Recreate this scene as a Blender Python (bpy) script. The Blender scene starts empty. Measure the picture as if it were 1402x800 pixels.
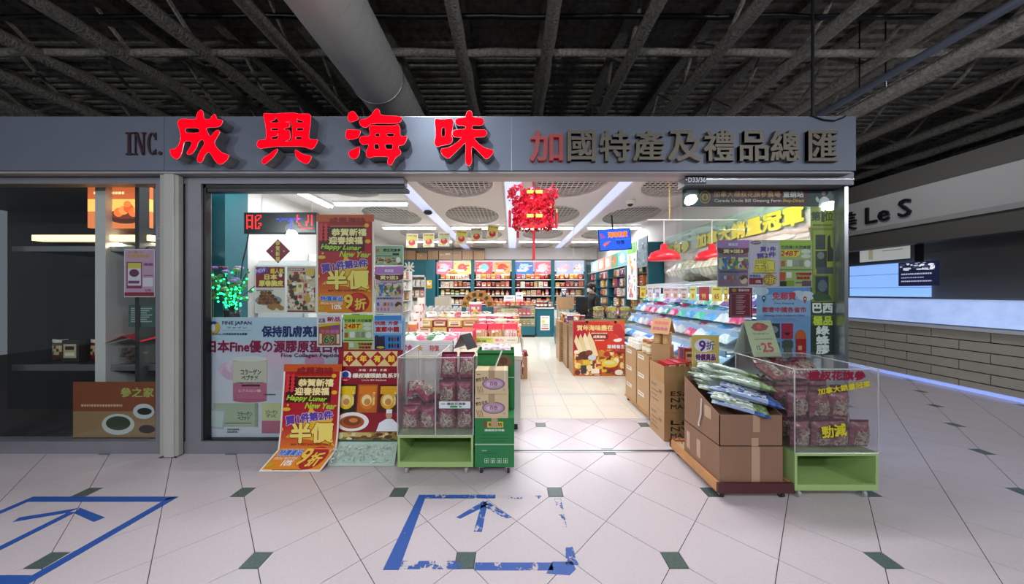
import bpy, bmesh, math, random
from mathutils import Vector, Matrix, noise

SC = bpy.context.scene
COL = SC.collection
PI = math.pi
F, CX, CY, EYE = 421.0, 701.0, 400.0, 1.475      # focal length in pixels, image centre, eye height in metres

# ---------------------------------------------------------------- camera
cam = bpy.data.cameras.new('camera')
cam.sensor_fit = 'HORIZONTAL'; cam.sensor_width = 36.0; cam.lens = 36.0 * F / 1402.0
cam.clip_start = 0.05; cam.clip_end = 200
camo = bpy.data.objects.new('camera', cam); COL.objects.link(camo)
camo.location = (0, 0, EYE); camo.rotation_euler = (PI / 2, 0, 0)
SC.camera = camo

# ---------------------------------------------------------------- world, exposure, large lights
w = bpy.data.worlds.new('world'); SC.world = w; w.use_nodes = True
w.node_tree.nodes['Background'].inputs[0].default_value = (0.80, 0.86, 1.0, 1)
w.node_tree.nodes['Background'].inputs[1].default_value = 0.12
vs = SC.view_settings
vs.view_transform = 'Standard'; vs.look = 'None'; vs.gamma = 1.0; vs.use_curve_mapping = False
vs.exposure = 0.42
SC.cycles.transparent_max_bounces = 40
SC.cycles.max_bounces = 8
SC.cycles.sample_clamp_indirect = 4.0
SC.cycles.caustics_reflective = False; SC.cycles.caustics_refractive = False

def area(name, loc, sx, sy, power, col=(1, 1, 1), rot=(0, 0, 0), spread=180):
    l = bpy.data.lights.new(name, 'AREA'); l.shape = 'RECTANGLE'; l.size = sx; l.size_y = sy
    l.energy = power; l.color = col; l.spread = math.radians(spread)
    o = bpy.data.objects.new(name, l); COL.objects.link(o); o.location = loc; o.rotation_euler = rot
    return o
def spot(name, loc, target, power, angle, blend=0.6, col=(1, 1, 1), r=0.08):
    l = bpy.data.lights.new(name, 'SPOT'); l.energy = power; l.spot_size = math.radians(angle); l.spot_blend = blend
    l.color = col; l.shadow_soft_size = r
    o = bpy.data.objects.new(name, l); COL.objects.link(o); o.location = loc
    o.rotation_euler = (Vector(target) - Vector(loc)).to_track_quat('-Z', 'Y').to_euler()
    return o
# mall lighting: unseen fill areas added over concourse and corridor, dome lamps, and one track spot on the red sign
def bulb(name, loc, power, col=(0.90, 0.94, 1.0), r=0.12):
    l = bpy.data.lights.new(name, 'POINT'); l.energy = power; l.color = col; l.shadow_soft_size = r
    o = bpy.data.objects.new(name, l); COL.objects.link(o); o.location = loc
    return o
area('mall_fill_light', (-2.6, -1.6, 4.2), 2.4, 0.6, 68, (0.92, 0.95, 1.0))  # fill areas added to brighten the mall, no fixture behind them
area('mall_fill_light', (1.6, -2.6, 4.2), 2.4, 0.6, 70, (0.92, 0.95, 1.0))
area('corridor_fill_light', (5.2, 4.6, 4.25), 0.6, 2.4, 26, (0.92, 0.95, 1.0))  # added fill for the shop across the corridor
DOMES = ((8.0, -2.0, 3.75, 110), (4.5, -2.0, 3.9, 150), (-5.8, -2.4, 3.1, 130), (-0.6, -2.6, 3.3, 190))  # the last dome is added to brighten the mall and its ceiling
for dx_, dy_, dz_, pw_ in DOMES: bulb('dome_bulb_light', (dx_, dy_, dz_ - 0.1), pw_)
spot('sign_spot_light', (-1.05, 0.9, 3.95), (-0.45, 2.7, 2.7), 95, 46, 0.9, (0.80, 0.90, 1.0), 0.03)

# ---------------------------------------------------------------- helpers
def P(px, py, Y):
    return Vector(((px - CX) / F * Y, Y, EYE - (py - CY) / F * Y))
def X(px, Y): return (px - CX) / F * Y
def Z(py, Y): return EYE - (py - CY) / F * Y

_hex = {}
def C(h):
    if not isinstance(h, str): return h
    if h not in _hex:
        s = h.lstrip('#'); r = []
        for i in (0, 2, 4):
            c = int(s[i:i + 2], 16) / 255.0
            r.append(c / 12.92 if c <= 0.04045 else ((c + 0.055) / 1.055) ** 2.4)
        _hex[h] = tuple(r)
    return _hex[h]

_mats = {}
def mat(name, col='#808080', rough=0.5, metal=0.0, var=0.0, vscale=8.0, bump=0.0, bscale=40.0, emit=None, es=0.0, coat=0.0, vc=False, spec=0.5, trans=0.0):
    if name in _mats: return _mats[name]
    m = bpy.data.materials.new(name); m.use_nodes = True; _mats[name] = m
    nt = m.node_tree; b = nt.nodes['Principled BSDF']
    b.inputs['Roughness'].default_value = rough; b.inputs['Metallic'].default_value = metal
    b.inputs['Coat Weight'].default_value = coat; b.inputs['Specular IOR Level'].default_value = spec
    b.inputs['Transmission Weight'].default_value = trans
    c = C(col)
    b.inputs['Base Color'].default_value = (*c, 1)
    src = None
    tc = nt.nodes.new('ShaderNodeTexCoord')
    if vc:
        a = nt.nodes.new('ShaderNodeAttribute'); a.attribute_name = 'Col'; src = a.outputs['Color']
        nt.links.new(src, b.inputs['Base Color'])
    if var > 0:
        n = nt.nodes.new('ShaderNodeTexNoise'); n.inputs['Scale'].default_value = vscale; n.inputs['Detail'].default_value = 6
        nt.links.new(tc.outputs['Object'], n.inputs['Vector'])
        r = nt.nodes.new('ShaderNodeMapRange'); r.inputs['From Min'].default_value = 0.3; r.inputs['From Max'].default_value = 0.7
        r.inputs['To Min'].default_value = 1 - var; r.inputs['To Max'].default_value = 1 + var
        nt.links.new(n.outputs['Fac'], r.inputs['Value'])
        mx = nt.nodes.new('ShaderNodeVectorMath'); mx.operation = 'SCALE'
        if src is None: mx.inputs[0].default_value = c
        else: nt.links.new(src, mx.inputs[0])
        nt.links.new(r.outputs['Result'], mx.inputs['Scale']); nt.links.new(mx.outputs['Vector'], b.inputs['Base Color'])
    if bump > 0:
        n2 = nt.nodes.new('ShaderNodeTexNoise'); n2.inputs['Scale'].default_value = bscale; n2.inputs['Detail'].default_value = 5
        nt.links.new(tc.outputs['Object'], n2.inputs['Vector'])
        bp = nt.nodes.new('ShaderNodeBump'); bp.inputs['Strength'].default_value = bump; bp.inputs['Distance'].default_value = 0.02
        nt.links.new(n2.outputs['Fac'], bp.inputs['Height']); nt.links.new(bp.outputs['Normal'], b.inputs['Normal'])
    if emit is not None:
        b.inputs['Emission Color'].default_value = (*C(emit), 1); b.inputs['Emission Strength'].default_value = es
    return m
def vcmat(name, rough=0.5, coat=0.0, bump=0.0, bscale=60.0, var=0.0, vscale=20, metal=0.0, es=0.0):
    new = name not in _mats
    m = mat(name, rough=rough, coat=coat, bump=bump, bscale=bscale, var=var, vscale=vscale, metal=metal, vc=True)
    if es > 0 and new:      # a lit screen or lightbox: its print is what shines
        nt = m.node_tree; b = nt.nodes['Principled BSDF']
        a = [n for n in nt.nodes if n.type == 'ATTRIBUTE'][0]
        nt.links.new(a.outputs['Color'], b.inputs['Emission Color']); b.inputs['Emission Strength'].default_value = es
    return m
def glassmat(name, tint=(0.93, 0.97, 0.96), ior=1.45, rough=0.0, boost=1.0, film=0.0, haze=0.0):
    if name in _mats: return _mats[name]
    m = bpy.data.materials.new(name); m.use_nodes = True; _mats[name] = m
    nt = m.node_tree; nt.nodes.clear()
    out = nt.nodes.new('ShaderNodeOutputMaterial'); t = nt.nodes.new('ShaderNodeBsdfTransparent'); g = nt.nodes.new('ShaderNodeBsdfGlossy')
    t.inputs['Color'].default_value = (*tint, 1); g.inputs['Roughness'].default_value = rough
    fr = nt.nodes.new('ShaderNodeFresnel'); ge = nt.nodes.new('ShaderNodeNewGeometry'); io = nt.nodes.new('ShaderNodeMath'); io.operation = 'MULTIPLY_ADD'
    io.inputs[1].default_value = 1.0 / ior - ior; io.inputs[2].default_value = ior      # same reflectance on both faces of a pane
    nt.links.new(ge.outputs['Backfacing'], io.inputs[0]); nt.links.new(io.outputs[0], fr.inputs['IOR'])
    mx = nt.nodes.new('ShaderNodeMixShader')
    mul = nt.nodes.new('ShaderNodeMath'); mul.operation = 'MULTIPLY_ADD'; mul.inputs[1].default_value = boost; mul.inputs[2].default_value = film
    nt.links.new(fr.outputs[0], mul.inputs[0]); nt.links.new(mul.outputs[0], mx.inputs['Fac'])
    nt.links.new(t.outputs[0], mx.inputs[1]); nt.links.new(g.outputs[0], mx.inputs[2])
    if haze > 0:                      # pale diffuse share put in for the haze of reflections on acrylic
        df = nt.nodes.new('ShaderNodeBsdfDiffuse'); df.inputs['Color'].default_value = (.85, .85, .86, 1); m2 = nt.nodes.new('ShaderNodeMixShader'); m2.inputs[0].default_value = haze
        nt.links.new(mx.outputs[0], m2.inputs[1]); nt.links.new(df.outputs[0], m2.inputs[2]); nt.links.new(m2.outputs[0], out.inputs[0])
    else: nt.links.new(mx.outputs[0], out.inputs[0])
    return m

# ---- mesh builder
class MB:
    def __init__(self): self.v = []; self.f = []; self.c = []; self.s = False
    def add(self, vs, fs, col='#808080', M=None):
        o = len(self.v); c = C(col)
        if M is not None: vs = [M @ Vector(p) for p in vs]
        self.v.extend([tuple(p) for p in vs])
        for f in fs: self.f.append(tuple(i + o for i in f)); self.c.append(c)
        return self
    def box(self, x0, x1, y0, y1, z0, z1, col='#808080', M=None):
        return self.add([(x0, y0, z0), (x1, y0, z0), (x1, y1, z0), (x0, y1, z0), (x0, y0, z1), (x1, y0, z1), (x1, y1, z1), (x0, y1, z1)],
                        [(0, 3, 2, 1), (4, 5, 6, 7), (0, 1, 5, 4), (1, 2, 6, 5), (2, 3, 7, 6), (3, 0, 4, 7)], col, M)
    def quad(self, a, b, c, d, col='#808080', M=None): return self.add([a, b, c, d], [(0, 1, 2, 3)], col, M)
    def bbox(self, x0, x1, y0, y1, z0, z1, r, col='#808080', M=None):      # box with chamfered vertical edges
        p = [(x0 + r, y0), (x1 - r, y0), (x1, y0 + r), (x1, y1 - r), (x1 - r, y1), (x0 + r, y1), (x0, y1 - r), (x0, y0 + r)]
        vs = [(a, b, z0) for a, b in p] + [(a, b, z1) for a, b in p]
        fs = [(i, (i + 1) % 8, (i + 1) % 8 + 8, i + 8) for i in range(8)] + [tuple(range(7, -1, -1)), tuple(range(8, 16))]
        return self.add(vs, fs, col, M)
    def tube(self, pts, r, n=8, col='#808080', caps=True, jit=0.0, closed=False, M=None):
        pts = [Vector(p) for p in pts]; k = len(pts); rr = r if isinstance(r, (list, tuple)) else [r] * k
        vs = []; fs = []; up = None
        for i, p in enumerate(pts):
            if closed: d = pts[(i + 1) % k] - pts[i - 1]
            else: d = pts[min(i + 1, k - 1)] - pts[max(i - 1, 0)]
            d.normalize()
            if up is None: up = Vector((0, 0, 1)) if abs(d.z) < 0.9 else Vector((1, 0, 0))
            a = d.cross(up)
            if a.length < 1e-5: a = d.orthogonal()
            a.normalize(); b = a.cross(d).normalized(); up = b
            for j in range(n):
                t = 2 * PI * j / n; q = rr[i] * (1 + (jit * (random.random() - 0.5) if jit else 0))
                vs.append(p + a * math.cos(t) * q + b * math.sin(t) * q)
        for i in range(k if closed else k - 1):
            i2 = (i + 1) % k
            for j in range(n):
                j2 = (j + 1) % n; fs.append((i * n + j, i * n + j2, i2 * n + j2, i2 * n + j))
        if caps and not closed: fs.append(tuple(range(n - 1, -1, -1))); fs.append(tuple((k - 1) * n + j for j in range(n)))
        return self.add(vs, fs, col, M)
    def cyl(self, a, b, r, n=12, col='#808080', M=None): return self.tube([a, b], r, n, col, M=M)
    def lathe(self, prof, n=16, col='#808080', M=None, cx=0, cy=0):       # prof: [(r, z)]
        vs = []; fs = []; k = len(prof)
        for r, z in prof:
            for j in range(n): vs.append((cx + r * math.cos(2 * PI * j / n), cy + r * math.sin(2 * PI * j / n), z))
        for i in range(k - 1):
            for j in range(n): j2 = (j + 1) % n; fs.append((i * n + j, i * n + j2, (i + 1) * n + j2, (i + 1) * n + j))
        if prof[0][0] > 1e-4: fs.append(tuple(range(n - 1, -1, -1)))
        if prof[-1][0] > 1e-4: fs.append(tuple((k - 1) * n + j for j in range(n)))
        return self.add(vs, fs, col, M)
    def ball(self, c, rx, ry=None, rz=None, nu=10, nv=6, col='#808080', M=None):
        ry = ry or rx; rz = rz or rx; vs = [(c[0], c[1], c[2] - rz)]; fs = []
        for i in range(1, nv):
            a = -PI / 2 + PI * i / nv
            for j in range(nu):
                t = 2 * PI * j / nu; vs.append((c[0] + rx * math.cos(a) * math.cos(t), c[1] + ry * math.cos(a) * math.sin(t), c[2] + rz * math.sin(a)))
        vs.append((c[0], c[1], c[2] + rz)); top = len(vs) - 1
        for j in range(nu):
            j2 = (j + 1) % nu; fs.append((0, 1 + j2, 1 + j)); fs.append((top, top - nu + j, top - nu + j2))
            for i in range(nv - 2): a = 1 + i * nu; fs.append((a + j, a + j2, a + nu + j2, a + nu + j))
        return self.add(vs, fs, col, M)
    def prism(self, poly, h, col='#808080', M=None):                      # poly in xy, extruded 0..h along z
        n = len(poly); vs = [(x, y, 0) for x, y in poly] + [(x, y, h) for x, y in poly]
        return self.add(vs, [tuple(range(n - 1, -1, -1)), tuple(range(n, 2 * n))] + [(i, (i + 1) % n, (i + 1) % n + n, i + n) for i in range(n)], col, M)
    def mesh(self, name, m, smooth=False):
        me = bpy.data.meshes.new(name); me.from_pydata(self.v, [], self.f)
        a = me.attributes.new('Col', 'FLOAT_COLOR', 'FACE')
        flat = []
        for c in self.c: flat.extend((c[0], c[1], c[2], 1.0))
        a.data.foreach_set('color', flat)
        me.materials.append(m)
        if smooth: me.polygons.foreach_set('use_smooth', [True] * len(me.polygons))
        me.update(); return me
    def build(self, name, m, parent=None, smooth=False): return link(name, self.mesh(name, m, smooth), parent)

def link(name, data, parent=None, M=None):
    o = bpy.data.objects.new(name, data); COL.objects.link(o)
    if M is not None: o.matrix_local = M
    if parent is not None: o.parent = parent
    return o
def tag(o, label=None, cat=None, group=None, kind=None):
    if label: o['label'] = label
    if cat: o['category'] = cat
    if group: o['group'] = group
    if kind: o['kind'] = kind
    return o
def thing(name, label, cat, loc=(0, 0, 0), rotz=0.0, group=None):
    o = bpy.data.objects.new(name, None); COL.objects.link(o); o.empty_display_size = 0.1
    o.location = loc; o.rotation_euler = (0, 0, rotz)
    return tag(o, label, cat, group)
def struct(o, label=None): return tag(o, label, None, None, 'structure')
def copy_tree(src, label=None, group=None):
    r = src.copy(); COL.objects.link(r)
    if label: r['label'] = label
    if group: r['group'] = group
    for ch in src.children:
        c = ch.copy(); COL.objects.link(c); c.parent = r
        for g in ch.children:
            d = g.copy(); COL.objects.link(d); d.parent = c
    return r
def T(x, y, z): return Matrix.Translation((x, y, z))
def R(a, ax): return Matrix.Rotation(a, 4, ax)

# ---- text as flat polygons, built from the font that is part of Blender
_glyph = {}
def glyphs(s, res=2):
    if s in _glyph: return _glyph[s]
    c = bpy.data.curves.new('t', 'FONT'); c.body = s; c.resolution_u = res
    o = bpy.data.objects.new('t', c); COL.objects.link(o)
    dg = bpy.context.evaluated_depsgraph_get(); dg.update()
    me = bpy.data.meshes.new_from_object(o.evaluated_get(dg))
    vs = [(v.co.x, v.co.y) for v in me.vertices]; fs = [tuple(p.vertices) for p in me.polygons]
    bpy.data.objects.remove(o); bpy.data.curves.remove(c); bpy.data.meshes.remove(me)
    if not vs: vs = [(0, 0), (1, 0), (1, 1)]; fs = []
    xs = [p[0] for p in vs]; ys = [p[1] for p in vs]; x0, x1, y0, y1 = min(xs), max(xs), min(ys), max(ys)
    r = ([(x - (x0 + x1) / 2, y - (y0 + y1) / 2) for x, y in vs], fs, x1 - x0, y1 - y0)
    _glyph[s] = r; return r
def put_text(mb, s, cx, cz, h, col, y=0.0, w=None, bold=0.0, rot=0.0, shear=0.0, mapf=None, M=None):
    """text centred at (cx, cz) in the local xz plane, facing -y; h = height of its outline, w = width (else in proportion)"""
    vs, fs, gw, gh = glyphs(s)
    sy = h / max(gh, 1e-4); sx = (w / gw) if w else sy
    ca, sa = math.cos(rot), math.sin(rot)
    offs = [(0, 0)]
    if bold > 0:
        b = bold * h; offs = [(b, 0), (-b, 0), (0, b), (0, -b), (b * .7, b * .7), (-b * .7, b * .7), (b * .7, -b * .7), (-b * .7, -b * .7)] if bold > .035 else [(b, b), (-b, b), (b, -b), (-b, -b)]
    for k, (dx, dz) in enumerate(offs):
        out = []
        for x, z in vs:
            a = x * sx + dx + shear * z * sy; b2 = z * sy + dz
            q = (cx + a * ca - b2 * sa, y - k * 1.2e-5, cz + a * sa + b2 * ca)
            out.append(mapf(q) if mapf else q)
        mb.add(out, fs, col, M)

# ---- printed sheets: posters, flyers, labels. Items use u (0..1 across) and v (0..1 down)
def rnd_col(rng, pal): return pal[rng.randrange(len(pal))]
def sheet(name, label, cat, M, W, H, bg, items, group=None, thick=0.0015, eps=0.00015, rough=0.4, mapf=None, parent=None, nz=1, glow=0.0, border=None):
    m = vcmat('printed_sheet_glow%d' % int(glow * 10), rough, es=glow) if glow else vcmat('printed_sheet', rough, coat=0.15)
    base = MB(); art = MB(); let = MB()
    f = mapf or (lambda q: q)
    for i in range(nz):
        z0, z1 = H * i / nz, H * (i + 1) / nz
        c = bg(1 - (i + .5) / nz) if callable(bg) else bg
        base.add([f((0, 0, z0)), f((W, 0, z0)), f((W, 0, z1)), f((0, 0, z1)), f((0, thick, z0)), f((W, thick, z0)), f((W, thick, z1)), f((0, thick, z1))],
                 [(0, 1, 2, 3), (5, 4, 7, 6), (1, 5, 6, 2), (4, 0, 3, 7)] + ([(4, 5, 1, 0)] if i == 0 else []) + ([(3, 2, 6, 7)] if i == nz - 1 else []), c)
    y = 0.0
    if border:
        y -= eps; b = min(W, H) * 0.03; bc = border
        for (a0, a1, c0, c1) in ((0, W, 0, b), (0, W, H - b, H), (0, b, b, H - b), (W - b, W, b, H - b)):
            k = 6 if a1 - a0 < W else 1
            for q in range(k):
                zz0 = c0 + (c1 - c0) * q / k; zz1 = c0 + (c1 - c0) * (q + 1) / k
                art.quad(f((a0, y, zz0)), f((a1, y, zz0)), f((a1, y, zz1)), f((a0, y, zz1)), bc)
    for it in items:
        k = it[0]; y -= eps
        if k == 'r':
            u0, v0, u1, v1, c = it[1:6]
            art.quad(*[f(q) for q in ((u0 * W, y, H - v1 * H), (u1 * W, y, H - v1 * H), (u1 * W, y, H - v0 * H), (u0 * W, y, H - v0 * H))], c)
        elif k == 'e':
            u, v, ru, rv, c = it[1:6]; n = 20
            pts = [f((u * W + ru * W * math.cos(2 * PI * j / n), y, H - v * H + rv * H * math.sin(2 * PI * j / n))) for j in range(n)]
            art.add(pts, [tuple(range(n))], c)
        elif k == 'p':
            art.add([f((u * W, y, H - v * H)) for u, v in it[1]], [tuple(range(len(it[1])))], it[2])
        elif k == 'l':                                   # a line of small text drawn as short dashes
            u0, v, u1, hh, c = it[1:6]; rng = random.Random(int(u0 * 999 + v * 7777)); u = u0
            while u < u1:
                d = min(u1 - u, hh * H / W * (0.5 + rng.random() * 0.6))
                let.quad(*[f(q) for q in ((u * W, y, H - (v + hh / 2) * H), ((u + d) * W, y, H - (v + hh / 2) * H), ((u + d) * W, y, H - (v - hh / 2) * H), (u * W, y, H - (v - hh / 2) * H))], c)
                u += d + hh * H / W * 0.3
        elif k == 'm':                                   # a patchwork of small product pictures
            u0, v0, u1, v1, pal, n, seed = it[1:8]; rng = random.Random(seed)
            for q in range(n):
                y -= eps * .25
                a = rng.uniform(u0, u1); b = rng.uniform(v0, v1); s = rng.uniform(.03, .09); t = rng.uniform(.02, .06)
                s = min(s, a - u0, u1 - a) if min(a - u0, u1 - a) > .01 else .01
                t = min(t, b - v0, v1 - b) if min(b - v0, v1 - b) > .01 else .01
                c = rnd_col(rng, pal)
                if rng.random() < .5: pts = [(a - s, b - t), (a + s, b - t), (a + s, b + t), (a - s, b + t)]
                else: pts = [(a + s * math.cos(2 * PI * j / 10), b + t * math.sin(2 * PI * j / 10)) for j in range(10)]
                art.add([f((u * W, y, H - v * H)) for u, v in pts], [tuple(range(len(pts)))][::1], c)
        elif k == 't':
            s, u, v, hh, c = it[1:6]; o = it[6] if len(it) > 6 else {}
            wd = o['w'] * W if 'w' in o else None
            if 'out' in o:
                put_text(let, s, u * W, H - v * H, hh * H, o['out'], y, wd, o.get('ob', 0.09), o.get('rot', 0), o.get('sh', 0), f); y -= eps
            put_text(let, s, u * W, H - v * H, hh * H, c, y, wd, o.get('b', 0.025), o.get('rot', 0), o.get('sh', 0), f)
    o = base.build(name, m, parent)
    if parent is None:
        o.matrix_world = M; tag(o, label, cat, group)
    else: o.matrix_local = M
    if art.f: art.build('artwork', m, o)
    if let.f: let.build('lettering', m, o)
    return o
def on_px(px0, py0, px1, py1, Y):
    """placement of an upright sheet that faces the camera side, from its corners in the picture"""
    x0, x1 = X(px0, Y), X(px1, Y); z0, z1 = Z(py1, Y), Z(py0, Y)
    return T(x0, Y, z0), x1 - x0, z1 - z0

# ---- soft bags
def pillow_mb(w, h, t, nx=8, ny=10, seed=0, col='#8a1030', fn=None, crinkle=0.12, flat=0.45):
    mb = MB(); vs = []; fs = []; cs = []
    for side in (-1, 1):
        for j in range(ny + 1):
            for i in range(nx + 1):
                u = i / nx * 2 - 1; v = j / ny * 2 - 1
                g = max(0.0, (1 - u * u) * (1 - v * v)) ** flat
                nn = noise.noise(Vector((u * 2.3 + seed * 7.1, v * 2.3 + side * 3.3, seed * 1.7))) * crinkle
                sh = 1 - 0.06 * (1 - abs(u)) * v * v
                vs.append((u * w / 2 * (1 - 0.05 * (1 - v * v)), side * (t / 2) * (g * (1 + nn * 2.2)) + (0.0 if g > 0.02 else side * 0.0012), h / 2 + v * h / 2 * sh + nn * 0.02 * h))
    n = (nx + 1) * (ny + 1)
    for s in (0, 1):
        for j in range(ny):
            for i in range(nx):
                a = s * n + j * (nx + 1) + i
                q = (a, a + 1, a + nx + 2, a + nx + 1)
                fs.append(q if s == 0 else q[::-1])
                cs.append(C(fn((i + .5) / nx * 2 - 1, (j + .5) / ny * 2 - 1, s, i, j)) if fn else C(col))
    mb.v = vs; mb.f = fs; mb.c = cs
    return mb

# ================================================================ STRUCTURE
YG = 2.85                                   # plane of the shop glass
CEIL = 3.085                                # shop ceiling
M_frame = mat('grey_metal_frame', '#85858c', 0.45, 0.25, var=0.05, vscale=6)
M_fascia = mat('blue_grey_fascia', '#69707f', 0.42, 0.15, var=0.04, vscale=3)
M_black = mat('black_metal', '#141518', 0.4)
M_chrome = mat('brushed_steel', '#b8babd', 0.3, 0.9)
M_glass = glassmat('window_glass', (0.95, 0.98, 0.97), 1.42, boost=0.7)
M_acryl = glassmat('clear_acrylic', (0.985, 0.985, 0.985), 1.4, boost=0.8, film=0.012, haze=0.028)
M_edge = mat('acrylic_edge', '#d4d8d8', 0.25, trans=0.3)
M_teal = mat('teal_laminate', '#18606e', 0.35, var=0.05)
M_white = mat('white_laminate', '#e6e4e0', 0.4)
M_tile = mat('mall_tile_stone', '#cfc3c7', 0.25, var=0.05, vscale=160, bump=0.02, bscale=200)
M_dot = mat('green_granite', '#52635d', 0.3, var=0.3, vscale=120)
M_grout = mat('grout', '#4c4648', 0.9)
M_shoptile = mat('shop_tile_ceramic', '#e9e3d4', 0.12, var=0.02, vscale=4)
M_ceilwhite = mat('ceiling_white', '#dcd6d6', 0.6)
M_print = vcmat('printed_sheet', 0.4, coat=0.15)

# ---- mall floor: 16 inch diamonds, one corner of each cut for a small green square
DD = 0.5747; DX0, DY0 = 0.3176, 2.266; DA = 0.052; GR = 0.0028
floor = struct(MB().box(-12, 16, -9, 16, -0.12, -0.004).build('floor', M_grout), 'mall floor of pale diamond tiles')
def clip(poly, ax, lim, keep_less):
    out = []
    for i in range(len(poly)):
        a, b = poly[i - 1], poly[i]
        ia = (a[ax] <= lim) == keep_less; ib = (b[ax] <= lim) == keep_less
        if ia != ib:
            t = (lim - a[ax]) / (b[ax] - a[ax]); out.append((a[0] + (b[0] - a[0]) * t, a[1] + (b[1] - a[1]) * t))
        if ib: out.append(b)
    return out
def tile_poly(d):
    h = DD / 2 - GR; p = [(h, 0), (0, h), (-h, 0), (0, -h)]
    if d is not None: p = clip(p, d[0], d[1] * (DD / 2 - DA - GR), d[1] > 0)
    return p
SHOPY = 3.58
_tm = {}
def tile_mesh(poly, key):
    if key in _tm: return _tm[key]
    me = MB().prism(poly, 0.01).mesh('floor_tile', M_tile)
    if key is not None: _tm[key] = me
    return me
def visible(x, y): return 1.15 < y < 8.6 and abs(x) < 1.68 * y + 0.45
ntile = 0
for i in range(-40, 60):
    for j in range(-12, 46):
        if (i + j) % 2 == 0: 
            if (i % 4 == 0 and j % 4 == 0) or (i % 4 == 2 and j % 4 == 2):
                x, y = DX0 + i * DD / 2, DY0 + j * DD / 2
                if visible(x, y) and ((y < 2.95 and x > -6) or (y < SHOPY and -1.2 < x < 3) or (x > 3.2 and x < 6.8)):
                    s = DA - 0.002; link('green_tile', tile_mesh([(-s, -s), (s, -s), (s, s), (-s, s)], 'dot'), floor, T(x, y, -0.01))
            continue
        x, y = DX0 + i * DD / 2, DY0 + j * DD / 2
        if not visible(x, y): continue
        inshop = -3.05 < x < 3.1
        if x > 7.05 or (y > 3.05 and x < -0.95): continue
        if y > 3.1 and inshop and x < 3.0 and y > SHOPY + 0.2: continue
        d = None
        for (di, dj, ax, sg) in ((1, 0, 0, 1), (-1, 0, 0, -1), (0, 1, 1, 1), (0, -1, 1, -1)):
            a, b = i + di, j + dj
            if (a % 4 == 0 and b % 4 == 0) or (a % 4 == 2 and b % 4 == 2): d = (ax, sg)
        poly = tile_poly(d); key = d
        if inshop and y > SHOPY - 0.3:
            if x > 2.95: poly = clip(poly, 0, 3.1 - x, False); key = None
            else: poly = clip(poly, 1, SHOPY - 0.003 - y, True); key = None
        if len(poly) < 3: continue
        o = link('floor_tile', tile_mesh(poly, key), floor, T(x, y, -0.01)); ntile += 1
for o in bpy.data.meshes:
    if o.name.startswith('floor_tile') and len(o.polygons) and o is _tm.get('dot'): o.materials[0] = M_dot
# ---- shop floor
sf = struct(MB().box(-3.95, 3.1, SHOPY, 11.6, -0.11, -0.003).build('floor', mat('shop_grout', '#9a948a', 0.9)), 'shop floor of square cream tiles')
st = 0.396; stm = MB().prism([(0.0015, 0.0015), (st - 0.0015, 0.0015), (st - 0.0015, st - 0.0015), (0.0015, st - 0.0015)], 0.008).mesh('floor_tile', M_shoptile)
for i in range(-3, 7):
    for j in range(20):
        x, y = 0.301 + i * st, SHOPY + j * st
        if x < -0.2 and y < 6.2: continue
        link('floor_tile', stm, sf, T(x, y, -0.008))
MB().box(-3.95, 3.1, 11.5, 11.6, -.1, 0).build('slab_edge', M_grout, sf)
# sliding-door track
tr = thing('door_track', 'thin steel sliding door track set across the shop entrance', 'door track', (0, YG, 0))
MB().box(-0.98, 3.04, -0.022, 0.022, 0, 0.004).build('track_plate', M_chrome, tr)
MB().box(-0.98, 3.04, -0.004, 0.004, 0.004, 0.007).build('track_groove', M_black, tr)

# ---- storefront frames
XL0, XL1, XR0, XR1 = -2.833, -0.985, 1.577, 3.05
wf = struct(MB().build('wall_front', M_frame) if False else link('wall_front', None), 'grey metal shopfront framing'); wf.empty_display_size = .1
def fr(name, x0, x1, y0, y1, z0, z1, m=M_frame): return MB().box(x0, x1, y0, y1, z0, z1).build(name, m, wf)
fr('bottom_rail', -6.5, XL1, 2.80, 2.90, 0, 0.112)
fr('top_rail', -6.5, XL1, 2.80, 2.90, 2.462, 2.56)
fr('top_rail', XL1, XR0, 2.80, 2.92, 2.523, 2.56, mat('pale_trim', '#b5b0b2', 0.4))
fr('top_rail', XR0, 3.09, 2.78, 2.92, 2.446, 2.56)
fr('top_rail_lip', XR0, 3.09, 2.775, 2.785, 2.49, 2.498, M_chrome)
fr('mullion', -2.975, XL0, 2.80, 2.90, 0.112, 2.462)
fr('mullion', -3.246, -3.14, 2.80, 2.90, 0.112, 2.462)
fr('mullion', -5.0, -4.86, 2.80, 2.90, 0.112, 2.462)
fr('gasket', XL0, XL0 + 0.025, 2.82, 2.87, 0.112, 2.462, M_black)
fr('gasket', XL0, XL1, 2.82, 2.87, 2.43, 2.462, M_black)
fr('gasket', XL0, XL1, 2.82, 2.87, 0.112, 2.0 * 0.06, M_black)
fr('hanger_rail', XL0, XL1 + 0.02, 2.83, 2.90, 2.40, 2.43, mat('dark_steel', '#3a3c40', 0.35, 0.5))
fr('end_post', 3.05, 3.085, 2.82, 2.92, 0, 2.446, M_chrome)
fr('infill', -3.14, -2.975, 2.82, 2.90, 0, 2.54)
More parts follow.
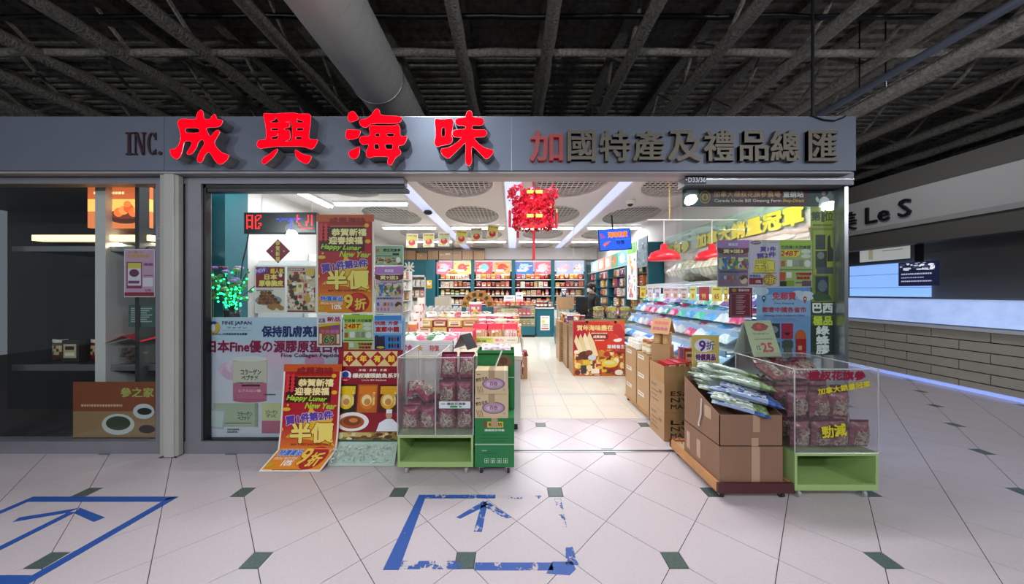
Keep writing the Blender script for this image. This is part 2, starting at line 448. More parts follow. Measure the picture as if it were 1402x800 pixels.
# projecting pale post between the two shops
pp = thing('corner_post', 'pale grey box post with a chipped foot between the two shopfronts', 'post', (-3.06, 2.77, 0))
MB().bbox(-0.085, 0.08, -0.035, 0.03, 0.012, 2.54, 0.014).build('casing', mat('pale_post_paint', '#a9a89f', 0.5, var=0.05, vscale=5), pp)
MB().bbox(-0.03, 0.06, -0.047, -0.03, 0.012, 2.54, 0.006).build('cover_strip', mat('pale_post_paint2', '#b4b3ad', 0.5), pp)
MB().add([(-0.085, -0.04, 0), (-0.05, -0.042, 0.0), (0.0, -0.042, .035), (0.05, -0.042, 0.01), (0.08, -.04, 0), (0.08, -.03, 0), (-0.085, -.03, 0), (0, -.03, .035)], [(0, 1, 2, 7), (2, 3, 4, 5, 7), (0, 7, 6)]).build('chipped_foot', mat('chip_dark', '#3a3834', 0.9), pp)  # dark uneven patch over the chipped foot of the post
# glass panes
def pane(n, x0, x1, z0, z1, y=YG, label=None):
    g = MB().box(x0, x1, y - 0.004, y + 0.004, z0, z1).build(n, M_glass); struct(g, label)
    return g
pane('window_1', XL0, XL1 + 0.02, 0.112, 2.43, label='large plate glass window beside the shop entrance')
pane('window_2', -4.86, -3.246, 0.112, 2.462, label='display window of the neighbouring shop')
pane('window_3', XR0, 2.36, 0.01, 2.446, label='sliding glass panel at the shop entrance')
pane('window_4', 2.34, 3.05, 0.01, 2.446, YG + 0.02, label='fixed glass panel at the end of the shopfront')
pane('window_5', XR0 - 0.03, XR0 + 0.55, 0.01, 2.50, YG + 0.045, label='second sliding glass leaf pushed behind the first')

# ---- fascia in three panels
fz0, fz1 = 2.543, 3.014
tf = struct(link('trim_1', None), 'blue-grey sign fascia above the shopfronts')
for a, b in ((-7, -3.056), (-3.052, -0.006), (-0.002, 3.02)):
    MB().box(a, b, 2.70, 2.86, fz0, fz1).build('panel', M_fascia, tf)
MB().box(-7, 3.02, 2.705, 2.86, fz1, fz1 + 0.006).build('top_cap', M_chrome, tf)
MB().box(-7, 3.0, 2.715, 2.80, fz0 - 0.02, fz0).build('drip_edge', mat('pale_trim2', '#9a979c', 0.4), tf)
MB().box(-0.007, -0.001, 2.698, 2.7, fz0, fz1).build('joint_strip', M_chrome, tf)
MB().tube([(2.62, 2.695, fz1 + .01), (2.72, 2.69, fz1 - .03), (2.82, 2.69, fz1 - .04), (2.9, 2.69, fz1 - 0.01), (2.93, 2.7, fz1 + .01)], 0.006, 6).build('loose_cable', M_black, tf)

# ---- mall ceiling: sprayed bar joists under a ribbed deck
M_spray = mat('sprayed_fireproofing', '#a19c92', 0.95, var=0.35, vscale=30, bump=1.0, bscale=45)
M_deck = mat('sprayed_deck', '#a39f95', 0.95, var=0.35, vscale=14, bump=0.8, bscale=30)
JB = EYE + 2.9; DK = 5.0
mb = MB(); yy = -3.0; prof = []
while yy < 15.8:
    prof += [(yy, DK), (yy + 0.05, DK), (yy + 0.07, DK + 0.05), (yy + 0.13, DK + 0.05)]; yy += 0.15
for k in range(len(prof) - 1):
    (y0, z0), (y1, z1) = prof[k], prof[k + 1]
    mb.quad((-12, y0, z0), (16, y0, z0), (16, y1, z1), (-12, y1, z1))
mb.box(-12, 16, -3, 16, DK + 0.06, DK + 0.12)
struct(mb.build('ceiling', M_deck), 'ribbed metal deck sprayed grey above the mall')
random.seed(4)
js = thing('ceiling_joist', 'sprayed grey open web steel joist', 'joist'); del js['category']; js['kind'] = 'structure'
ys = [-1.5 + 0.35 * k for k in range(46)]
MB().tube([(random.uniform(-.008, .008), y, JB + 0.06 + random.uniform(-.008, .008)) for y in ys], [0.084 + random.uniform(-.01, .01) for _ in ys], 8, jit=0.25).build('bottom_chord', M_spray, js, True)
MB().box(-0.07, 0.07, -1.5, 14.2, DK - 0.1, DK).build('top_chord', M_spray, js)
wm = MB().tube([(0, 0, JB + .07), (0.01, .2, JB + .25), (0, .55, DK - .06)], 0.028, 6, jit=.2).mesh('web_member', M_spray)
wm2 = MB().tube([(0, 0.55, DK - .06), (0.01, .8, JB + .3), (0, 1.1, JB + .07)], 0.024, 6, jit=.2).mesh('web_member', M_spray)
for k in range(9):
    link('web_member', wm, js, T(0, 0.4 + k * 1.1, 0)); link('web_member', wm2, js, T(0, 0.4 + k * 1.1, 0))
js.location = (-0.623 - 8 * 1.0545, 0, 0)
for k in range(-7, 12):
    c = copy_tree(js); c.location = (-0.623 + k * 1.0545, 0.15 * (k % 3), 0)
def girder(name, y, z, r, m, x0=-11, x1=15, label=None):
    n = 70; o = MB().tube([(x0 + (x1 - x0) * k / n, y + random.uniform(-.01, .01), z + random.uniform(-.01, .01)) for k in range(n + 1)], r, 8, jit=.2 if m is M_spray else 0).build(name, m, None, True)
    return struct(o, label)
girder('ceiling_bridging_beam', 3.85, 4.47, 0.045, M_spray, label='sprayed bridging bar crossing the joists')
girder('ceiling_bridging_beam', 9.2, 4.5, 0.06, M_spray, label='sprayed bridging bar far behind the shop sign')
girder('ceiling_bridging_beam', 7.4, 4.5, 0.06, M_spray, label='sprayed bridging bar behind the shop sign')
girder('ceiling_conduit_beam', 3.55, 4.66, 0.028, M_black, label='dark conduit crossing above the joists')
o = struct(MB().box(-11, 15, 3.2, 3.3, 4.7, DK).build('ceiling_beam', M_deck), 'sprayed cross beam under the deck')
for xx in (-6.2, -2.4, 1.3, 4.9, 8.2): pass
# round duct
du = thing('air_duct', 'large round grey spiral duct hung under the joists', 'duct', (-1.58, 0, EYE + 2.51))
n = 44; pts = []; rr = []
MB().tube([(0, -2 + 10.0 * k / 4, 0) for k in range(5)], 0.302, 40, caps=True).build('shell', mat('duct_paint', '#d0cfc8', 0.5, 0.0, var=0.05, vscale=3), du, True)
seam = MB().tube([(0.303 * math.cos(2 * PI * j / 32), 0, 0.303 * math.sin(2 * PI * j / 32)) for j in range(32)], 0.0022, 5, closed=True).mesh('seam', mat('duct_seam', '#a8a7a0', 0.5))
for k in range(22): link('seam', seam, du, T(0, 1.2 + k * 0.16, 0) @ R(0.16, 'X'))
strap = MB().tube([(0.306 * math.cos(2 * PI * j / 32), 0, 0.306 * math.sin(2 * PI * j / 32)) for j in range(32)], 0.008, 6, closed=True).mesh('strap', M_chrome)
link('strap', strap, du, T(0, 3.6, 0))
# pipes and hanger rod at the far end of the sign
for x, r, nm, lb in ((4.52, 0.045, 'ceiling_pipe', 'pale smooth sprinkler pipe under the mall joists'), (4.86, 0.06, 'ceiling_pipe', 'thicker rough pipe beside the sprinkler pipe under the joists')):
    p = thing(nm, lb, 'pipe', (x, 0, EYE + 2.6))
    MB().cyl((0, -1, 0), (0, 14, 0), r, 12).build('run', M_fascia if r < .05 else M_spray, p, True)
    for y in (1.6, 4.0, 7.0): MB().tube([(0, y, r), (0, y, DK - EYE - 2.6)], 0.008, 6).build('hanger', M_black, p)
hr = thing('hanger_rod', 'dark thin steel rod holding up the end of the sign fascia', 'rod', (2.67, 2.73, fz1))
MB().cyl((0, 0, 0), (0, 0, DK - fz1), 0.011, 8).build('shaft', M_black, hr); MB().cyl((0, 0, 0), (0, 0, .03), 0.025, 8).build('foot_plate', M_black, hr)

# ---- shop shell
M_wallw = mat('shop_wall_paint', '#cfcac8', 0.7)
struct(MB().box(-3.95, 3.2, 11.5, 11.6, 0, 3.1).build('wall_back', M_wallw), 'back wall of the shop')
struct(MB().box(-4.0, -3.9, 2.95, 11.6, 0, 3.1).build('wall_left', M_wallw), 'side wall of the shop')
struct(MB().box(3.12, 3.2, 2.95, 11.6, 0, 3.1).build('wall_right', M_wallw), 'side wall of the shop behind the chiller')
struct(MB().box(-3.9, 3.12, 2.92, 2.96, 2.66, 3.1).build('wall_header', M_wallw), 'inner face of the shop header')
cl = struct(link('ceiling', None), 'white shop ceiling with round grilles')
CXS = (-2.51, -0.83, 0.855, 2.5); CYS = (4.45, 6.5, 8.55, 10.6); HW = 0.69; HL = 1.025; EA, EB = 0.56, 0.76
def ring_plate():
    n = 48; mb = MB(); out = []; inn = []
    for j in range(n):
        a = 2 * PI * j / n; c, s = math.cos(a), math.sin(a); k = min(HW / max(abs(c), 1e-6), HL / max(abs(s), 1e-6))
        out.append((c * k, s * k, 0)); inn.append((EA * c, EB * s, 0))
    # square off corners
    for j in range(n):
        pass
    corners = [(HW, HL), (-HW, HL), (-HW, -HL), (HW, -HL)]
    vs = out + inn + [(x, y, 0.13) for x, y, _ in inn]
    fs = []
    for j in range(n):
        j2 = (j + 1) % n; fs.append((j2, j, n + j, n + j2)); fs.append((n + j2, n + j, 2 * n + j, 2 * n + j2))
    mb.add(vs, fs)
    for cx, cy in corners:
        a = math.atan2(cy, cx) % (2 * PI); j = int(a / (2 * PI / n)); j2 = (j + 1) % n
        mb.add([out[j], out[j2], (cx, cy, 0)], [(0, 2, 1)])
    return mb
plate_me = ring_plate().mesh('ceiling_panel', M_ceilwhite)
gm = MB()
for k in range(-7, 8):
    x = k * 0.08
    if abs(x) < EA: h = EB * math.sqrt(1 - (x / EA) ** 2); gm.box(x - .008, x + .008, -h, h, 0.038, 0.044)
for k in range(-9, 10):
    y = k * 0.084
    if abs(y) < EB: h = EA * math.sqrt(1 - (y / EB) ** 2); gm.box(-h, h, y - .008, y + .008, 0.03, 0.038)
grille_me = gm.mesh('grille', mat('grille_paint', '#dcd8d6', 0.5))
lid_me = MB().lathe([(0.001, .22), (1, .22), (1, .13)], 32).mesh('recess_top', mat('recess_dark', '#1c1b1c', 0.9))
rim_me = MB().tube([(EA * math.cos(2 * PI * j / 40), EB * math.sin(2 * PI * j / 40), 0) for j in range(40)], 0.012, 6, closed=True).mesh('rim', M_ceilwhite)
for cx in CXS:
    for cy in CYS:
        p = link('ceiling_panel', plate_me, cl, T(cx, cy, CEIL))
        link('grille', grille_me, p); link('rim', rim_me, p)
        link('recess_top', lid_me, p, Matrix.Diagonal((EA, EB, 1, 1)))
MB().box(-3.9, 3.12, 2.92, 3.43, CEIL, CEIL + .02).build('front_strip', M_ceilwhite, cl)
MB().box(-3.9, 3.12, 11.6, 11.62, CEIL, CEIL + .02).build('back_strip', M_ceilwhite, cl)
for a, b in ((-3.9, -3.19), (3.19, 3.2)): MB().box(a, b, 2.92, 11.6, CEIL, CEIL + .02).build('side_strip', M_ceilwhite, cl)
MB().box(-3.95, 3.2, 3.55, 11.6, CEIL + .23, CEIL + .245).build('plenum_top', M_black, cl)
# prismatic light strips that run into the shop
M_lens = mat('prismatic_lens', '#e6ecff', 0.25, emit='#cfdcff', es=0.3)
M_tube = mat('fluorescent_tube', '#ffffff', 0.4, emit='#f4f8ff', es=5.0)
for sx, wd, nb in ((-1.67, .30, 'above the line of flyers'), (0.0125, .30, 'directly behind the red lantern'), (1.6775, .27, 'beside the hanging television')):
    s = thing('strip_light', 'recessed prismatic strip light in the shop ceiling ' + nb, 'ceiling light', (sx, 3.45, CEIL), 0, 'recessed strip lights of the shop ceiling')
    MB().box(-wd / 2, -wd / 2 + .02, 0, 8.1, -.005, .06).build('side_rail', M_ceilwhite, s); MB().box(wd / 2 - .02, wd / 2, 0, 8.1, -.005, .06).build('side_rail', M_ceilwhite, s)
    mb = MB(); k = 14
    for q in range(k):
        x0 = -wd / 2 + .02 + (wd - .04) * q / k; x1 = -wd / 2 + .02 + (wd - .04) * (q + 1) / k
        mb.add([(x0, 0, .03), ((x0 + x1) / 2, 0, .018), (x1, 0, .03), (x0, 8.1, .03), ((x0 + x1) / 2, 8.1, .018), (x1, 8.1, .03)], [(0, 1, 4, 3), (1, 2, 5, 4)])
    mb.build('lens', M_lens, s)
# cross batten lights at the joints between ceiling panels
CW = (0.95, 0.98, 1.0)
for yb, cells, pw in ((3.36, CXS, 15), (5.475, (-2.51,), 20), (7.525, CXS, 24), (9.575, CXS, 22)):
    for cx in cells:
        b = thing('batten_light', 'white fluorescent batten across the shop ceiling', 'ceiling light', (cx, yb, CEIL), 0, 'fluorescent battens of the shop ceiling')
        MB().box(-.66, .66, -.06, .06, -.035, 0).build('housing', M_white, b)
        for dy in (-.03, .03): MB().cyl((-.63, dy, -.055), (.63, dy, -.055), .017, 10).build('tube', M_tube, b)
        area('batten_lamp', (cx, yb, CEIL - .085), 1.2, .12, pw, CW)
b = thing('batten_light', 'slim fluorescent tube tucked behind the entrance header', 'ceiling light', (0.28, 3.02, 2.62))
MB().box(-1.26, 1.26, -.06, .05, 0, .045).build('housing', M_white, b); MB().cyl((-1.24, -.005, -.005), (1.24, -.005, -.005), .014, 10).build('tube', M_tube, b)
area('entrance_tube_lamp', (0.28, 3.0, 2.585), 2.4, .06, 10, CW)
b = thing('batten_light', 'twin fluorescent batten running into the shop above the big window', 'ceiling light', (-3.34, 4.5, CEIL))
MB().box(-.07, .07, -1.2, 1.2, -.03, 0).build('housing', M_white, b)
for dx in (-.035, .035): MB().cyl((dx, -1.15, -.05), (dx, 1.15, -.05), .017, 10).build('tube', M_tube, b)
area('side_batten_lamp', (-3.34, 4.5, CEIL - .075), .12, 2.3, 22, CW)

# ================================================================ SIGN LETTERS
def chaikin(p, n=2):
    for _ in range(n):
        q = []
        for i in range(len(p)):
            a, b = p[i], p[(i + 1) % len(p)]
            q.append((a[0] * .8 + b[0] * .2, a[1] * .8 + b[1] * .2)); q.append((a[0] * .2 + b[0] * .8, a[1] * .2 + b[1] * .8))
        p = q
    return p
def curve_mesh(loops, depth, m, name):
    c = bpy.data.curves.new('t', 'CURVE'); c.dimensions = '2D'; c.fill_mode = 'BOTH' if depth == 0 else 'BOTH'; c.extrude = depth / 2
    for lp in loops:
        s = c.splines.new('POLY'); s.points.add(len(lp) - 1); s.use_cyclic_u = True
        for k, (x, y) in enumerate(lp): s.points[k].co = (x, y, 0, 1)
    o = bpy.data.objects.new('t', c); COL.objects.link(o)
    dg = bpy.context.evaluated_depsgraph_get(); dg.update()
    me = bpy.data.meshes.new_from_object(o.evaluated_get(dg)); me.name = name
    bpy.data.objects.remove(o); bpy.data.curves.remove(c)
    me.materials.clear(); me.materials.append(m)
    return me
LET = {
 'cheng': (228, 145, 8.89, [[[(130,210),(170,155),(370,170),(365,110),(395,60),(430,45),(450,80),(460,165),(535,165),(565,105),(590,100),(605,130),(615,165),(690,175),(685,200),(650,260),(480,265),(500,320),(535,380),(590,310),(630,290),(655,320),(620,380),(580,450),(620,520),(680,575),(770,600),(740,660),(680,710),(640,715),(590,670),(550,600),(515,555),(470,600),(440,680),(405,695),(370,670),(380,610),(420,530),(465,465),(450,420),(430,410),(390,440),(370,510),(320,580),(270,600),(245,580),(265,540),(300,490),(310,430),(220,430),(205,500),(180,600),(150,640),(120,655),(60,610),(40,540),(60,525),(100,530),(150,480),(175,400),(170,330),(150,260)],
   [(230,270),(390,270),(410,330),(230,332)]]]),
 'xing': (345, 145, 8.886, [[[(140,110),(150,90),(300,100),(325,90),(540,85),(555,100),(690,95),(720,120),(715,200),(700,300),(690,410),(805,410),(795,450),(750,520),(720,530),(660,505),(600,495),(330,495),(180,510),(100,525),(60,490),(65,440),(90,415),(175,415),(175,300),(160,200)],
   [(232,188),(270,180),(300,140),(325,190),(325,205),(235,207)], [(235,275),(320,272),(322,300),(232,300)], [(235,380),(300,375),(322,330),(318,405),(238,408)],
   [(550,150),(560,165),(580,180),(630,188),(625,205),(550,207)], [(545,270),(630,270),(625,300),(540,302)], [(535,375),(610,378),(610,408),(530,410)],
   [(400,198),(455,206),(465,225),(462,262),(395,275),(395,295),(465,292),(468,400),(440,425),(395,432),(460,436),(492,410),(490,220),(455,192)]],
   [[(310,520),(320,535),(270,620),(200,680),(150,718),(120,690),(130,640),(200,600),(260,550)]],
   [[(525,530),(560,550),(620,590),(690,605),(728,615),(715,660),(680,705),(640,705),(580,670),(535,620),(525,570)]]]),
 'hai': (468, 142, 8.89, [[[(80,120),(125,88),(160,105),(210,175),(195,200),(105,232),(70,190)]], [[(55,325),(70,315),(235,322),(220,380),(190,425),(70,445),(45,400)]], [[(85,585),(120,565),(180,540),(215,522),(222,560),(205,640),(160,680),(110,660),(85,620)]],
   [[(210,225),(225,195),(300,185),(360,140),(400,80),(430,58),(460,80),(468,145),(745,155),(710,245),(365,240),(320,280),(285,298),(225,265)]],
   [[(330,290),(370,258),(430,268),(600,270),(640,265),(690,250),(710,290),(710,400),(800,395),(790,440),(755,505),(690,510),(690,550),(720,575),(715,620),(660,650),(640,690),(600,750),(565,745),(552,700),(575,650),(500,645),(390,645),(330,665),(295,630),(300,580),(325,520),(325,490),(260,505),(225,480),(210,430),(235,395),(340,395),(345,350)],
    [(405,365),(460,362),(460,402),(410,402)], [(535,362),(640,362),(635,400),(560,402)], [(395,492),(445,490),(460,555),(395,555)], [(520,492),(620,492),(620,555),(540,555)]]]),
 'wei': (588, 142, 8.89, [[[(60,215),(80,180),(130,190),(200,190),(270,178),(292,210),(285,290),(265,380),(285,430),(270,480),(225,500),(150,510),(95,530),(60,490),(65,440),(75,410),(75,300)], [(148,292),(192,292),(192,402),(146,402)]],
   [[(310,230),(318,190),(380,175),(440,170),(445,130),(465,90),(500,85),(520,110),(520,165),(650,178),(665,215),(650,260),(620,270),(520,265),(515,320),(670,315),(700,345),(690,385),(660,410),(530,410),(600,490),(680,545),(780,565),(770,610),(720,665),(680,675),(650,640),(580,570),(515,510),(510,600),(520,700),(495,755),(460,755),(435,700),(440,600),(445,470),(390,520),(320,590),(235,672),(180,650),(135,590),(145,545),(220,540),(300,500),(385,430),(390,410),(300,410),(275,370),(290,325),(330,315),(440,312),(440,272),(350,270)]]]),
}
M_red = mat('lit_red_acrylic', '#8a0008', 0.7, emit='#ff0014', es=1.25, spec=0.05)
M_return = mat('letter_return', '#74767a', 0.4, 0.4)
M_cap = mat('letter_trim_cap', '#e0a8b0', 0.3, 0.3)
YF = 2.60
for key, lab in (('cheng', 'glowing red channel letter 成 (cheng), first character of the shop sign'), ('xing', 'glowing red channel letter 興 (xing), second character of the shop sign'),
                 ('hai', 'glowing red channel letter 海 (hai), third character of the shop sign'), ('wei', 'glowing red channel letter 味 (wei), fourth character of the shop sign')):
    ox, oy, sc, comps = LET[key]
    t = thing('sign_letter', lab, 'sign letter', (X(ox + 45, YF), YF, Z(oy + 82, YF)), 0, 'large red letters of the shop sign')
    bx, bz = t.location.x, t.location.z
    for comp in comps:
        loops = [chaikin([((X(ox + a / sc, YF) - bx), (Z(oy + b / sc, YF) - bz)) for a, b in lp], 2 if len(lp) > 6 else 1) for lp in comp]
        rt = link('return', curve_mesh(loops, 0.094, M_return, 'return'), t, T(0, 0.05, 0) @ R(PI / 2, 'X'))
        fc = link('face', curve_mesh(loops, 0.004, M_red, 'face'), t, T(0, 0, 0) @ R(PI / 2, 'X'))
        for lp in loops:
            MB().tube([(a, 0, b) for a, b in lp], 0.0022, 5, closed=True).build('trim_cap', M_cap, t)
M_bronze = mat('dull_bronze_letter', '#6e675c', 0.45, 0.5)
M_bronze_red = mat('red_glow_bronze_letter', '#7a4a48', 0.45, 0.3, emit='#c01828', es=0.16)  # red light on this letter put into its colour and a weak glow
NEXT = '加國特產及禮品總匯'
PIN = ('jia', 'guo', 'te', 'chan', 'ji', 'li', 'pin', 'zong', 'hui'); ORD = ('first', 'second', 'third', 'fourth', 'fifth', 'sixth', 'seventh', 'eighth', 'last')
BND = ((725.5, 771), (777, 815.5), (821, 863), (867, 910), (915, 961), (964, 1006), (1013, 1052), (1055, 1096), (1107, 1148))
for k, ch in enumerate(NEXT):
    a, b = BND[k]; yl = 2.665; xc = X((a + b) / 2, yl); zc = Z(199.5, yl); wd = X(b, yl) - X(a, yl); hh = 43 / F * yl
    t = thing('sign_letter', 'dull bronze raised character %s (%s), %s in the secondary sign line' % (ch, PIN[k], ORD[k]) if k else 'half-lit reddish raised character 加 (jia) that starts the secondary sign line', 'sign letter', (xc, yl, zc), 0, 'bronze letters of the secondary sign line')
    vs_, fs_, gw, gh = glyphs(ch)
    mb = MB()
    for kk, (dx, dz) in enumerate(((.006, .004), (-.006, .004), (.006, -.004), (-.006, -.004))):
        pts = [(x * wd / gw * .96 + dx, z * hh / gh * .95 + dz) for x, z in vs_]
        n = len(pts); edge = {}
        for f_ in fs_:
            for q in range(len(f_)):
                e = (f_[q], f_[(q + 1) % len(f_)])
                edge[e] = edge.get(e, 0) + 1
        bnd = [e for e in edge if (e[1], e[0]) not in edge]
        mb.add([(x, -kk * .0004, z) for x, z in pts] + [(x, .035, z) for x, z in pts], list(fs_) + [(e[0], e[0] + n, e[1] + n, e[1]) for e in bnd])
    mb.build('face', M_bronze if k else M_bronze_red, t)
# neighbouring shop name: INC. in serif capitals
M_maroon = mat('dark_maroon_letter', '#34121c', 0.4)
def flat_letter(ch, x0, x1, polys):
    t = thing('sign_letter', 'small dark maroon serif character %s on the fascia of the neighbouring shop' % ch, 'sign letter', (x0, 2.69, Z(212, 2.69)), 0, 'maroon letters of the neighbouring sign')
    H_ = Z(181, 2.69) - Z(212, 2.69); W_ = x1 - x0
    for p in polys: MB().prism([(a * W_, b * H_) for a, b in p], 0.008, M=T(0, 0.008, 0) @ R(PI / 2, 'X')).build('stroke', M_maroon, t)
xx = lambda p: X(p, 2.69)
flat_letter('I', xx(171.5), xx(180.5), [[(.3, .07), (.7, .07), (.7, .93), (.3, .93)], [(0, 0), (1, 0), (1, .07), (0, .07)], [(0, .93), (1, .93), (1, 1), (0, 1)]])
flat_letter('N', xx(182), xx(199), [[(.12, .05), (.2, .05), (.2, .95), (.12, .95)], [(.78, 0), (.88, 0), (.88, .95), (.78, .95)], [(.12, 1), (.34, 1), (.88, 0), (.7, 0)], [(0, 0), (.32, 0), (.32, .06), (0, .06)], [(0, .94), (.3, .94), (.3, 1), (0, 1)], [(.66, .94), (1, .94), (1, 1), (.66, 1)]])
arc = lambda a0, a1, rx, ry, n=12: [(.55 + rx * math.cos(a0 + (a1 - a0) * k / n), .5 + ry * math.sin(a0 + (a1 - a0) * k / n)) for k in range(n + 1)]
flat_letter('C', xx(200.5), xx(213.5), [arc(.75, 2 * PI - .75, .5, .5) + arc(2 * PI - .75, .75, .26, .43), [(.84, .66), (.95, .66), (.95, 1), (.84, .9)], [(.84, .1), (.95, .0), (.95, .25), (.84, .25)]])
flat_letter('full stop', xx(216), xx(221), [[(.5 + .5 * math.cos(2 * PI * k / 12), .08 + .08 * math.sin(2 * PI * k / 12)) for k in range(12)]])
# unit number plate
M_, W_, H_ = on_px(938, 241, 967, 251.5, 2.772)
sheet('unit_number_plate', 'small dark plate reading D33/36 on the header rail', 'sign', M_, W_, H_, '#15171d', [('t', 'D33/36', .56, .5, .62, '#c9ccd2', {'w': .82}), ('e', .06, .5, .035, .1, '#dddddd')], thick=.006)

# ================================================================ POSTERS
RED1, ORG, GOLD, PURP = '#b3101c', '#e8820f', '#f2d64a', '#4a2a86'
def newyear_items():
    return [('r', 0, 0, 1, .07, '#c8541a'), ('r', .06, .12, .84, .37, '#4a0f12'), ('p', [(.1, .70), (.42, .55), (.5, .40), (.66, .52), (.9, .52), (.8, .66), (.95, .78), (.5, .72)], '#e8b21c'),
        ('e', .72, .885, .2, .1, '#b8181c'), ('e', .70, .87, .15, .075, '#d2342a'),
        ('t', '成興海味', .54, .065, .07, '#8c1512', {'w': .62, 'b': .06}), ('l', .25, .118, .86, .008, '#d98b1a'),
        ('t', '恭賀新禧', .57, .178, .07, '#f6e7a0', {'w': .60, 'out': '#6a2a10', 'b': .05, 'ob': .1}), ('t', '迎春接福', .51, .26, .07, '#f6e7a0', {'w': .58, 'out': '#6a2a10', 'b': .05, 'ob': .1}),
        ('t', 'Happy Lunar', .43, .335, .06, '#a9cf3a', {'w': .68, 'rot': -.04, 'sh': .3, 'b': .05}), ('t', 'New Year', .68, .40, .055, '#a9cf3a', {'w': .52, 'rot': -.03, 'sh': .3, 'b': .05}),
        ('t', '買1件', .30, .525, .085, '#5b3aa6', {'w': .42, 'rot': .16, 'out': '#f0e6f4', 'b': .06, 'ob': .1}), ('t', '第2件', .69, .495, .08, '#5b3aa6', {'w': .40, 'rot': .1, 'out': '#f0e6f4', 'b': .06, 'ob': .1}),
        ('t', '半價', .55, .655, .18, '#f3dd6e', {'w': .72, 'out': '#7a1410', 'b': .05, 'ob': .085, 'rot': .02}), ('t', 'BUY 1 GET 2ND HALF PRICE', .55, .765, .018, '#7a1a10', {'w': .68}),
        ('t', '特價貨品', .27, .845, .05, '#2f6fd0', {'w': .38, 'out': '#f4f4f0', 'b': .05, 'ob': .1}), ('t', 'SPECIAL PRICE ITEMS', .27, .893, .018, '#f4ead2', {'w': .38}), ('t', '10%', .36, .93, .045, '#f8f4ea', {'w': .16, 'b': .05}),
        ('t', '9', .56, .875, .14, '#f3c84a', {'out': '#7a1410', 'b': .04, 'ob': .07}), ('t', '折', .77, .90, .11, '#f3c84a', {'out': '#7a1410', 'b': .04, 'ob': .07}),
        ('e', .1, .945, .06, .022, '#c9a21a'), ('l', .2, .985, .7, .006, '#6a3a10')] + \
        [('p', [(.05 + dx, .10 + k * .035), (.11 + dx, .085 + k * .035), (.13 + dx, .115 + k * .035), (.07 + dx, .13 + k * .035)], '#d8323a') for k in range(5) for dx in (0, .085)] + \
        [('e', .88, .11, .04, .02, '#e6b52a'), ('e', .9, .27, .05, .02, '#e6b52a'), ('e', .1, .43, .07, .018, '#e6b52a'), ('e', .12, .39, .02, .012, '#f0a33a'), ('e', .9, .72, .02, .012, '#f0a33a'), ('e', .05, .62, .02, .015, '#f0a33a')]
def ny_bg(v): 
    a, b = ((0xb4, 0x16, 0x20), (0xb0, 0x18, 0x2a)) if v < .55 else ((0xb0, 0x18, 0x2a), (0xe8, 0x8a, 0x12))
    t = v / .55 if v < .55 else min(1, (v - .55) / .3)
    return '#%02x%02x%02x' % tuple(int(a[k] + (b[k] - a[k]) * t) for k in range(3))
YP = YG + 0.012
M_, W_, H_ = on_px(433, 294, 512, 430, YG + 0.018)
sheet('window_poster', 'tall red and orange new year sale poster stuck on the big window', 'poster', M_, W_, H_, ny_bg, newyear_items(), nz=24, border='#e9e4da')
# freestanding copy: the foot curls towards the viewer
bx = X(381, 2.64); by = 2.64
def curl(q):
    x, y, z = q; H_ = .92; k = .17
    if z > k: s = (z - k); return (x + .02 * z, s * .06 + y, .125 + s * .985)
    t = (k - z) / k; return (x + .02 * z - .07 * t, -.125 * t + y, .125 * (1 - t) + .004 - y * .6)
sheet('floor_poster', 'red and orange new year sale poster standing on the floor with a curling foot', 'poster', T(bx, by, 0), .505, .90, ny_bg, newyear_items(), nz=40, mapf=curl, border='#e9e4da', thick=.003)
